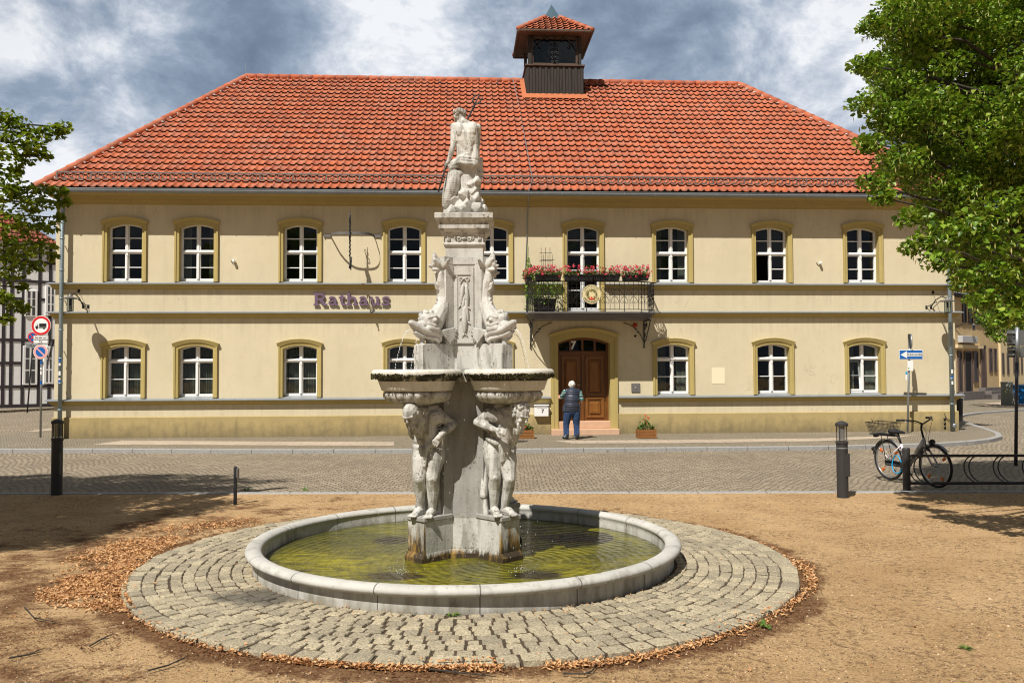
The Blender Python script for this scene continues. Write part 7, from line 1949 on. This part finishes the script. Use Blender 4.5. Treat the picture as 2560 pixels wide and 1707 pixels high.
# pole with sign backs at the right edge
p = G(2539.5, 1164, -.05); SY = p.y; Z_ = lambda sy: at(2542, sy, SY).z + .05
t = thing('sign_post', 'tall pole with two square sign backs at the right edge behind the rack', 'traffic sign', (p.x, p.y, -.05))
m = MB(); m.smooth = True; m.tube([(0, 0, 0), (at(2543, 820, SY).x - p.x, 0, Z_(819))], .031, 12); m.build('pole', simple('painted_pole', (.06, .062, .075), .4, .3, .2, 5), t)
m = MB(); m.smooth = True; m.tube([(at(2542, 905, SY).x - p.x, 0, Z_(905)), (at(2543, 816, SY).x - p.x, 0, Z_(818))], .034, 12); m.build('sleeve', M['pole'], t)
for a, b in ((825, 864), (867, 893)):
    z0_, z1_ = Z_(b), Z_(a); m = MB(); m.box(-.085, .34, .035, .047, z0_, z1_, bev=.004); pl = m.build('sign_back', simple('sign_back', (.16, .17, .17), .5, .4, .15, 8), t)
    m = MB(); 
    for z in (z0_ + .05, z1_ - .05): m.box(-.10, .1, .0, .034, z - .012, z + .012); m.lathe([(.036, z - .014), (.036, z + .014)], 12, None)
    m.build('clamp', M['pole'], pl)
# bins and cabinet down the right street
p = G(2550, 1012.5, -.09); t = thing('wheeled_bin', 'bright blue wheeled bin on the pavement of the right hand street', 'bin', p, rad(-30)); M['binblue'] = simple('bin_blue', (.008, .17, .50), .45, 0, .12, 4)
m = MB(); m.add([(-.24, -.24, .06), (.24, -.24, .06), (.24, .24, .06), (-.24, .24, .06), (-.29, -.3, .96), (.29, -.3, .96), (.29, .3, .96), (-.29, .3, .96)], [(0, 3, 2, 1), (0, 1, 5, 4), (1, 2, 6, 5), (2, 3, 7, 6), (3, 0, 4, 7), (4, 5, 6, 7)]); m.box(-.31, .31, -.32, -.29, .9, .965); m.build('body', M['binblue'], t)
m = MB(); m.box(-.32, .32, -.34, .34, .97, 1.03, bev=.02); m.tube([(-.25, .36, .98), (.25, .36, .98)], .02, 6); m.build('lid', M['binblue'], t)
for q in (-1, 1):
    m = MB(); m.lathe([(.001, -.03), (.1, -.03), (.1, .03), (.001, .03)], 16, Matrix.Translation((q * .28, .24, .1)) @ Matrix.Rotation(pi / 2, 4, 'Y')); m.build('wheel', M['rubber'], t)
p = G(2535, 1014, -.09); p.y += .5; t = thing('cable_cabinet', 'grey cable cabinet with graffiti left of the blue bin', 'cabinet', p, rad(-25))
m = MB(); m.box(-.32, .22, -.15, .15, 0, 1.15, bev=.01); m.build('body', simple('cabinet_grey', (.22, .24, .22), .6, 0, .2, 5), t)
m = MB(); m.box(-.34, .24, -.17, .17, 1.151, 1.2, bev=.01); m.build('lid', M['zinc'], t)
m = MB(); m.smooth = True; m.tube([(-.2, -.155, .7), (-.1, -.155, .85), (-.18, -.155, .6), (-.05, -.155, .75), (-.1, -.155, .5)], .012, 5); m.build('scribble', simple('scribble_yellow', (.5, .5, .08), .6), t)
p = MTH @ Vector((U1 + .22, .35, WB)); t = thing('litter_bin', 'dark litter bin fixed at the right hand corner of the town hall', 'litter bin', p, YAW)
m = MB(); m.lathe([(.12, .28), (.15, .30), (.17, .95), (.18, .96), (.15, .97), (.14, .5)], 16); m.build('body', M['iron'], t)
m = MB(); m.tube([(.0, .15, 0), (0, .15, 1.05)], .03, 8); m.lathe([(.001, 1.08), (.19, 1.05), (.19, 1.02)], 16); m.build('stand', M['iron'], t)
# ================================================================== NEIGHBOURING HOUSES
class Wall:
    def __init__(s, o, d): s.o = Vector((o[0], o[1], 0)); s.d = Vector((d[0], d[1], 0)).normalized(); s.n = Vector((-s.d.y, s.d.x, 0)); s.rz = atan2(s.d.y, s.d.x)
    def __call__(s, sx, sy):
        r = ray(sx, sy); o = Vector((0, 0, CAMH)); k = (s.o - o).dot(s.n) / r.dot(s.n); p = o + r * k
        return (p - s.o).dot(s.d), p.z
M['white_wall'] = plaster('white_infill', (.82, .82, .82), (.76, .76, .77), .15); M['beam'] = wood('black_beam', (.022, .018, .022), (.04, .034, .038), .8, (4, 4, 4))
LW = Wall((-25.1, 47.), (1.1, .85))
t = thing('timbered_house', 'white half timbered house with black beams across the left side street', 'house', LW.o, LW.rz)
m = MB(); LA, LB = -16, 6; m.box(LA, LB, 0, 8, -.3, 9.0); m.build('wall', M['white_wall'], t)
m = MB(); zoomL = lambda zx, zy: LW(zx / 3.017, 750 + zy / 3.017); zoomU = lambda zx, zy: LW(zx / 4.239, 480 + zy / 4.239)
zz_ = [zoomL(60, 300)[1], zoomL(60, 475)[1], zoomL(60, 653)[1], zoomU(60, 1125)[1], zoomU(450, 955)[1], zoomU(450, 750)[1]]
for i, z in enumerate(zz_): m.box(LA, LB, -.03 - .001 * i, .05, z - .075, z + .075)
m.box(LA, LB, -.045, .05, -.3, .12)
us_ = [zoomL(zx, 600)[0] for zx in (-70, 20, 80, 168, 290, 370)]
for u in us_ + [us_[0] - 1.7 * k for k in range(1, 9) if us_[0] - 1.7 * k > LA] + [LA + .1, LB - .1]: m.box(u - .08, u + .08, -.024, .05, .12, 9.0)
for zx, zx2 in ((355, 395),): a, b = zoomL(zx, 480), zoomL(zx2, 310); m.tube([(a[0], 0, a[1]), (b[0], 0, b[1])], .10, 4)
m.build('beam', M['beam'], t)
def lwin(a, b, bars=2):
    u0, z1 = a; u1, z0 = b; z0, z1 = min(z0, z1), max(z0, z1)
    m = MB(); m.box(u0, u1, -.07, .03, z0, z1, bev=.02); w_ = m.build('window', M['white'], t); m = MB()
    nx = bars; W__ = (u1 - u0 - .16) / nx
    for i in range(nx):
        for (f0, f1) in ((.05, .36), (.40, .66), (.69, .95)):
            m.box(u0 + .08 + W__ * i + .05, u0 + .08 + W__ * (i + 1) - .05, -.078, -.072, z0 + (z1 - z0) * f0, z0 + (z1 - z0) * f1)
    m.build('pane', simple('dull_pane', (.07, .07, .075), .35, 0, .4, 3, spec=.2), w_)
for q in ((172, 345, 280, 640), (330, 348, 404, 632)): a, b = zoomL(q[0], q[1]), zoomL(q[2], q[3]); lwin((a[0], (a[1] + zoomL(q[2], q[1])[1]) / 2), (b[0], (b[1] + zoomL(q[0], q[3])[1]) / 2))
for k in range(3):
    for z in (1.2, 4.8): lwin((us_[0] - 1.55 - 3.4 * k, z + 1.7), (us_[0] - .15 - 3.4 * k, z))
for q in ((262, 1040, 395, 1320), (480, 990, 590, 1310), (60, 1150, 90, 1300)): a, b = zoomU(q[0], q[1]), zoomU(q[2], q[3]); lwin((a[0], (a[1] + zoomU(q[2], q[1])[1]) / 2), (b[0], (b[1] + zoomU(q[0], q[3])[1]) / 2))
uRt = LW(152, 590)[0]
roof_face((LA, -.35, 8.75), (uRt, -.35, 8.75), (LA, 4.6, 13.4), (uRt - 6.5, 4.6, 13.4), 18, .24, 50, M['tile_old'], 'roof', t)
# right hand street
M['yellow_old'] = plaster('yellow_old_plaster', (.62, .47, .27), (.54, .40, .22), .6); M['yellow_pale'] = plaster('pale_yellow_plaster', (.70, .57, .36), (.62, .50, .31), .3); M['brown_paint'] = simple('brown_paint', (.09, .06, .055), .6, 0, .3, 5); M['grey_base'] = simple('grey_plinth', (.14, .125, .12), .85, 0, .3, 3, .01, 20)
RW_ = Wall((26.6, 51.5), (.75, .66)); zoomR = lambda zx, zy: RW_(2360 + zx / 3.136, 640 + zy / 3.136)
uE = zoomR(431, 900)[0]
t = thing('shop_house', 'old yellow house with empty shop front in the right hand street', 'house', RW_.o, RW_.rz)
eave = zoomR(180, 305)[1]
m = MB(); m.box(-9, uE, 0, 9, -.3, eave); m.build('wall', M['yellow_old'], t)
roof_face((-9, -.45, eave), (uE, -.45, eave), (-9, 4.6, eave + 3.7), (uE, 4.6, eave + 3.7), 16, .24, 60, M['tile_old'], 'roof', t)
m = MB(); m.box(-9.1, uE, -.3, .0, eave - .22, eave - .02); m.build('eaves', M['beam'], t)
m = MB(); z = zoomR(140, 1085)[1]
for a, b in ((-9, zoomR(103, 900)[0]), (zoomR(330, 900)[0], uE)): m.box(a, b, -.08, -.001, -.3, zoomR(390, 1040)[1] - .1)
m.build('plinth', M['grey_base'], t)
def rop(q, name, mat, d=.06, frame=True):
    a, b = zoomR(q[0], q[1]), zoomR(q[2], q[3]); z1 = (a[1] + zoomR(q[2], q[1])[1]) / 2; z0 = (b[1] + zoomR(q[0], q[3])[1]) / 2
    m = MB(); f = .10
    for e in ((a[0], b[0], z0, z0 + f), (a[0], b[0], z1 - f, z1), (a[0], a[0] + f, z0 + f, z1 - f), (b[0] - f, b[0], z0 + f, z1 - f)): m.box(e[0], e[1], -d, .02, e[2], e[3])
    w_ = m.build(name, M['brown_paint'], t)
    m = MB(); m.quad((a[0] + f, -d + .035, z0 + f), (b[0] - f, -d + .035, z0 + f), (b[0] - f, -d + .035, z1 - f), (a[0] + f, -d + .035, z1 - f)); m.build('pane' if name != 'door' else 'door_panel', mat, w_)
M['dull_glass'] = simple('dull_glass', (.03, .03, .033), .35, 0, .6, 2.5, spec=.2)
for q in ((138, 342, 173, 522), (187, 350, 224, 532), (234, 358, 266, 540), (289, 372, 319, 547), (347, 390, 376, 560)): rop(q, 'window', M['dull_glass'])
for q in ((103, 742, 140, 1062), (222, 745, 264, 990)): rop(q, 'shop_window', M['dull_glass'], .08)
rop((152, 745, 216, 1075), 'door', M['dark'], .08); rop((283, 700, 327, 1036), 'door', M['brown_paint'], .08)
for q in ((348, 722, 377, 908), (385, 725, 412, 908)): rop(q, 'window', M['dull_glass'])
a, b = zoomR(80, 700), zoomR(282, 712); m = MB(); m.box(a[0], b[0], -.22, 0, b[1] - .12, b[1] + .08); m.build('shop_cornice', M['yellow_pale'], t)
a, b = zoomR(105, 612), zoomR(225, 690); m = MB(); m.box(a[0], b[0], -.3, 0, b[1] + .05, a[1] - .1, bev=.02); m.build('shop_sign', simple('blank_sign', (.42, .43, .46), .5, 0, .08, 3), t)
m = MB()
for k in range(3): a, b = zoomR(278, 1040 + 26 * k), zoomR(400 + 15 * k, 1040 + 26 * k); m.box(zoomR(270, 1000)[0], zoomR(395, 1000)[0] + .3 * k, -.4 - .35 * k, 0, -.3, .62 - .2 * k)
m.build('steps', M['grey_base'], t)
m = MB(); a = zoomR(165, 1130); m.box(zoomR(110, 1100)[0], zoomR(275, 1100)[0], -.35, -.0, -.3, .42); m.build('sill_wall', M['grey_base'], t)
t = thing('pale_house', 'pale yellow house with narrow windows further along the right hand street', 'house', RW_.o + RW_.d * uE, RW_.rz)
m = MB(); m.box(.02, 26, -.12, 9, -.3, eave + .4); m.build('wall', M['yellow_pale'], t)
roof_face((0, -.5, eave + .4), (26, -.5, eave + .4), (0, 4.6, eave + 4.2), (26, 4.6, eave + 4.2), 14, .3, 61, M['tile_old'], 'roof', t)
m = MB(); m.box(.02, 26, -.2, -.121, -.3, .75); m.build('plinth', M['grey_base'], t)
for q in ((436, 760, 456, 926), (474, 760, 494, 926), (524, 762, 543, 922), (556, 764, 572, 920), (585, 766, 600, 918)):
    a, b = zoomR(q[0], q[1]), zoomR(q[2], q[3]); m = MB(); m.box(a[0] - uE, b[0] - uE, -.16, -.121, b[1], a[1]); w_ = m.build('window', M['brown_paint'], t)
    m = MB(); m.box(a[0] - uE + .1, b[0] - uE - .1, -.165, -.161, b[1] + .1, a[1] - .1); m.build('pane', M['dull_glass'], w_)
a = zoomR(165, 565); f_ = zoomR(80, 560)
base = RW_.o + RW_.d * f_[0]; 
lantern('wall_lantern', 'iron wall lantern on the old yellow shop house', (0, 0, 0), (0, 0, .5), (a[0] - f_[0], -.5, a[1] - f_[1]), RW_.rz, Vector((base.x, base.y, f_[1])), .9)
# ================================================================== TREES
def foliage(m, c, r, n, L0, L1, rg, bract=0., flat=.75, drop=.25):
    for _ in range(n):
        while True:
            v = Vector((rg.uniform(-1, 1), rg.uniform(-1, 1), rg.uniform(-1, 1)))
            if v.length < 1: break
        v *= (.55 + .45 * v.length)
        p = c + Vector((v.x * r, v.y * r, v.z * r * flat)); L = rg.uniform(L0, L1)
        m.mi = 0
        tilt = rg.gauss(.35, .45); yaw = rg.uniform(0, 6.28)
        R_ = Matrix.Translation(p) @ Matrix.Rotation(yaw, 4, 'Z') @ Matrix.Rotation(tilt, 4, 'Y') @ Matrix.Rotation(rg.gauss(0, .45), 4, 'X')
        w = L * .86; k = L * .10
        if bract and rg.random() < bract:
            m.mi = 1; w = L * .22
            q = Matrix.Translation(p) @ Matrix.Rotation(yaw, 4, 'Z') @ Matrix.Rotation(rg.uniform(.9, 1.5), 4, 'Y')
            m.add([q @ Vector(x) for x in ((0, 0, 0), (L * .5, -w / 2, .004), (L * .5, w / 2, .004), (L * 1.0, 0, 0))], [(0, 1, 2), (1, 3, 2)])
            m.mi = 0; continue
        m.add([R_ @ Vector(x) for x in ((-L * .42, 0, 0), (-L * .25, -w * .47, k), (L * .12, -w * .40, k * .9), (L * .58, 0, -k), (L * .12, w * .40, k * .9), (-L * .25, w * .47, k), (0, 0, -k * .4))], [(0, 1, 6), (1, 2, 6), (2, 3, 6), (3, 4, 6), (4, 5, 6), (5, 0, 6)])
def limb_to(m, a, b, r0, r1, rg, sag=.3, n=6):
    pts = []; a, b = Vector(a), Vector(b)
    for k in range(n + 1):
        t = k / n; p = a.lerp(b, t); p.z += sag * sin(pi * t); p += Vector((rg.gauss(0, .05), rg.gauss(0, .05), rg.gauss(0, .04))) * (1 if 0 < k < n else 0); pts.append(p)
    m.tube(pts, [r0 + (r1 - r0) * k / n for k in range(n + 1)], 7); return pts
def proj(p):
    v = Vector(p) - Vector((0, 0, CAMH)); ct, st = cos(TILT), sin(TILT); d = v.y * ct + v.z * st; u = -v.y * st + v.z * ct
    x, y = v.x / d, -u / d; c, s_ = cos(ROLL), sin(ROLL); x, y = x * c + y * s_, -x * s_ + y * c
    return (CX + FPX * x) / K, (CY + FPX * y) / K
# linden on the right, its trunk beyond the picture
VP = [(2022, -900), (2015, 0), (1985, 60), (2003, 95), (1978, 150), (2002, 190), (1976, 235), (2000, 285), (1992, 335), (2008, 395), (2040, 440), (2080, 462), (2112, 490), (2128, 520), (2100, 560), (2112, 580), (2150, 596), (2190, 620), (2205, 640), (2240, 665), (2262, 690), (2300, 715), (2335, 752), (2420, 790), (2900, 820), (6000, 900), (6000, -900)]
rg = random.Random(17)
t = thing('linden_tree', 'large leafy linden tree overhanging the square from the right', 'tree', (7.9, 10.6, 0))
m = MB(); cl = []; tries = 0; nin = nout = 0
while (nin < 520 or nout < 130) and tries < 90000:
    tries += 1
    v = Vector((rg.uniform(-1, 1), rg.uniform(-1, 1), rg.uniform(-1, 1)))
    if v.length > 1: continue
    p = Vector((7.3 + v.x * 3.7, 10.6 + v.y * 2.6, 5.9 + v.z * 4.1))
    r = rg.uniform(.19, .36); q = proj(p)
    qx = q[0] - r * FPX / K / p.y * .72
    if not in_poly(qx, q[1], VP) or not in_poly(q[0], q[1] + r * .5 * FPX / K / p.y, VP): continue
    if mnoise.noise(p * .85) < -.30 or p.z < 1.9 or p.y < 8.3: continue
    inn_ = q[0] < 2400 and q[1] > -60
    if (inn_ and nin >= 520) or (not inn_ and nout >= 130): continue
    nin += inn_; nout += not inn_
    cl.append((p, r))
for p, r in cl:
    q = proj(p); far = q[0] > 2420 or q[1] < -80
    foliage(m, p, r * (1.35 if far else 1), int((120 if far else 470) * (r / .38) ** 2), *((.09, .14) if far else (.036, .064)), rg, .14, .6)
# drooping sprays along the outer edge
for (x, y, Y, r) in ((1985, 150, 9.6, .2), (1990, 240, 9.4, .24), (2000, 330, 9.3, .2), (2010, 420, 9.0, .2), (2030, 455, 8.9, .16), (2095, 500, 8.8, .2), (2110, 565, 8.6, .2), (2160, 600, 8.4, .2), (2215, 645, 8.3, .18), (2260, 690, 8.2, .17), (2310, 730, 8.0, .16), (2345, 690, 8.3, .25), (2300, 560, 8.3, .32), (2240, 520, 8.4, .3), (2340, 470, 8.2, .32), (2290, 630, 8.3, .28), (2170, 540, 8.5, .28), (2005, 60, 9.7, .22), (2060, 20, 9.9, .3), (2120, 100, 9.9, .34), (2050, 280, 9.6, .36), (2060, 180, 9.8, .3), (2070, 370, 9.3, .34)):
    p = at(x * K, y * K, Y); foliage(m, p, r, int(900 * r), .045, .08, rg, .14, .6)
    cl.append((p, r))
m.build('crown', [M['leaf'], M['bract']], t, -Vector(t.location))
m = MB(); m.smooth = True
tr = [Vector((7.9, 10.6, -.1)), Vector((7.85, 10.6, 1.5)), Vector((7.75, 10.5, 3.2)), Vector((7.7, 10.45, 5.2)), Vector((7.6, 10.4, 8.6))]
m.tube(tr, [.33, .26, .23, .17, .04], 14)
tk = m.build('trunk', M['bark'], t, -Vector(t.location))
m = MB(); m.smooth = True
for p, r in sorted(cl, key=lambda c: -c[1])[:26] + cl[-23:]:
    z = min(max(p.z - 1.2, 1.9), 7.8); k = 0
    while k < len(tr) - 2 and tr[k + 1].z < z: k += 1
    a = tr[k].lerp(tr[k + 1], (z - tr[k].z) / (tr[k + 1].z - tr[k].z)); limb_to(m, a, p, .042, .007, rg, .25)
m.build('limb', M['bark'], tk)
# maple on the left
SP = [(-900, 1300), (0, 1262), (135, 1250), (257, 1230), (304, 1203), (400, 1182), (505, 1160), (440, 1134), (540, 1116), (580, 1103), (640, 1094), (570, 1084), (400, 1082), (150, 1083), (0, 1075), (-900, 1068)]
VL = [(-900, 200), (0, 258), (35, 264), (68, 290), (105, 287), (150, 284), (158, 316), (120, 338), (98, 335), (108, 365), (70, 385), (48, 400), (58, 432), (100, 424), (158, 428), (150, 490), (138, 545), (128, 600), (60, 630), (55, 672), (72, 700), (50, 742), (0, 745), (-900, 760)]
SPRAYS = ((148, 292, 10.6, .11), (135, 306, 10.6, .12), (112, 300, 10.5, .11), (90, 312, 10.4, .14), (62, 308, 10.3, .16), (35, 285, 10.2, .18), (12, 272, 10.2, .15), (20, 320, 10.1, .2), (60, 335, 10.2, .17), (88, 346, 10.3, .14), (105, 358, 10.3, .09), (60, 368, 10.3, .12), (40, 388, 10.3, .10), (8, 360, 10., .22), (8, 410, 10, .2), (20, 440, 10, .16), (60, 436, 10.3, .14), (95, 436, 10.6, .14), (128, 440, 10.8, .12), (150, 440, 10.9, .08), (148, 466, 10.9, .09), (120, 466, 10.8, .15), (85, 470, 10.5, .18), (40, 470, 10.2, .25), (135, 500, 10.8, .10), (110, 520, 10.7, .16), (70, 520, 10.4, .2), (25, 520, 10.1, .28), (95, 560, 10.5, .18), (122, 590, 10.6, .09), (50, 580, 10.2, .26), (10, 580, 10, .28), (75, 610, 10.4, .14), (25, 630, 10.1, .22), (50, 660, 10.2, .09), (10, 685, 10., .16), (40, 705, 10.1, .13), (60, 712, 10.2, .07), (20, 735, 10., .10))
lit = [at(x * K, y * K, Y) for x, y, Y, r in SPRAYS]
t = thing('maple_tree', 'maple tree reaching in over the left edge of the square', 'tree', (-9.0, 8.2, 0)); rg = random.Random(29)
m = MB(); cl = []; tries = 0
while len(cl) < 640 and tries < 260000:
    tries += 1
    p = Vector((rg.uniform(-13.5, -4.2), rg.uniform(2.5, 13.5), rg.uniform(2.7, 9.0)))
    if ((p.x + 8.9) / 4.6) ** 2 + ((p.y - 7.8) / 5.2) ** 2 + ((p.z - 5.7) / 3.3) ** 2 > 1: continue
    k = -p.z / SUNDIR.z; g = p + SUNDIR * k; q = proj(Vector((g.x, g.y, 0)))
    if not in_poly(q[0], q[1], SP): continue
    if any((w_ := (p - b_)).dot(-SUNDIR) > .2 and (w_ - SUNDIR * w_.dot(SUNDIR)).length < .42 for b_ in lit): continue
    r = rg.uniform(.30, .52); q = proj(p); e = r * FPX / K / p.y * .75
    if q[0] + e > 0 and not (in_poly(q[0] + e, q[1], VL) and in_poly(q[0] + e * .6, q[1] - e * .6, VL) and in_poly(q[0], q[1] + e * .6, VL)): continue
    if q[0] + e * 1.2 > 0: continue
    cl.append((p, r))
nb = len(cl)
cl += [(at(x * K, y * K, Y), r) for x, y, Y, r in SPRAYS]
for i, (p, r) in enumerate(cl): foliage(m, p, r, int(150 * (r / .38) ** 2) if i < nb else int(22 + 1400 * r * r), .05, .085, rg, .03)
print('maple clusters', nb, tries)
m.build('crown', [M['maple'], M['bract']], t, -Vector(t.location))
m = MB(); m.smooth = True; tr = [Vector((-9.0, 8.2, -.1)), Vector((-8.95, 8.2, 1.6)), Vector((-8.9, 8.1, 3.4)), Vector((-8.9, 8.0, 6.)), Vector((-8.9, 8., 8.))]
m.tube(tr, [.26, .20, .17, .10, .03], 12); tk = m.build('trunk', M['bark'], t, -Vector(t.location))
m = MB(); m.smooth = True
for p, r in cl[:nb:4] + cl[nb::2]:
    z = min(max(p.z - .7, 2.2), 7.); k = 0
    while k < len(tr) - 2 and tr[k + 1].z < z: k += 1
    a = tr[k].lerp(tr[k + 1], (z - tr[k].z) / (tr[k + 1].z - tr[k].z)); limb_to(m, a, p, .04, .007, rg, .2, 7)
m.build('limb', M['bark'], tk)
# small street tree before the yellow houses
p0 = G(2580, 1016, -.1); t = thing('street_tree', 'small bushy tree hanging over the right hand street before the pale house', 'tree', p0); rg = random.Random(33)
m = MB(); m.smooth = False; cl = []
for (x, y, r) in ((2230, 690, .45), (2250, 715, .5), (2262, 735, .5), (2278, 748, .45), (2290, 755, .5), (2240, 675, .5), (2268, 690, .8), (2285, 715, .8), (2310, 700, 1.), (2315, 740, .9), (2340, 720, 1.2), (2340, 770, .8), (2290, 775, .35), (2275, 765, .35), (2360, 680, 1.3), (2380, 740, 1.3), (2320, 780, .45), (2400, 790, 1.), (2250, 650, .7), (2300, 650, 1.)):
    p = at(x * K, y * K, p0.y - 2 + rg.uniform(-1.5, 1.5)); cl.append((p, r)); foliage(m, p, r, int(260 * r), .09, .17, rg)
m.build('crown', M['leaf'], t, -Vector(t.location))
m = MB(); m.smooth = True; m.tube([p0 + Vector((.4, 0, -.1)), p0 + Vector((.3, -.5, 2.2)), p0 + Vector((0, -1.6, 4.4))], [.17, .13, .06], 9)
for p, r in cl: limb_to(m, p0 + Vector((.25, -.8, 2.8)), p, .05, .01, rg, .3)
m.build('trunk', M['bark'], t, -Vector(t.location))
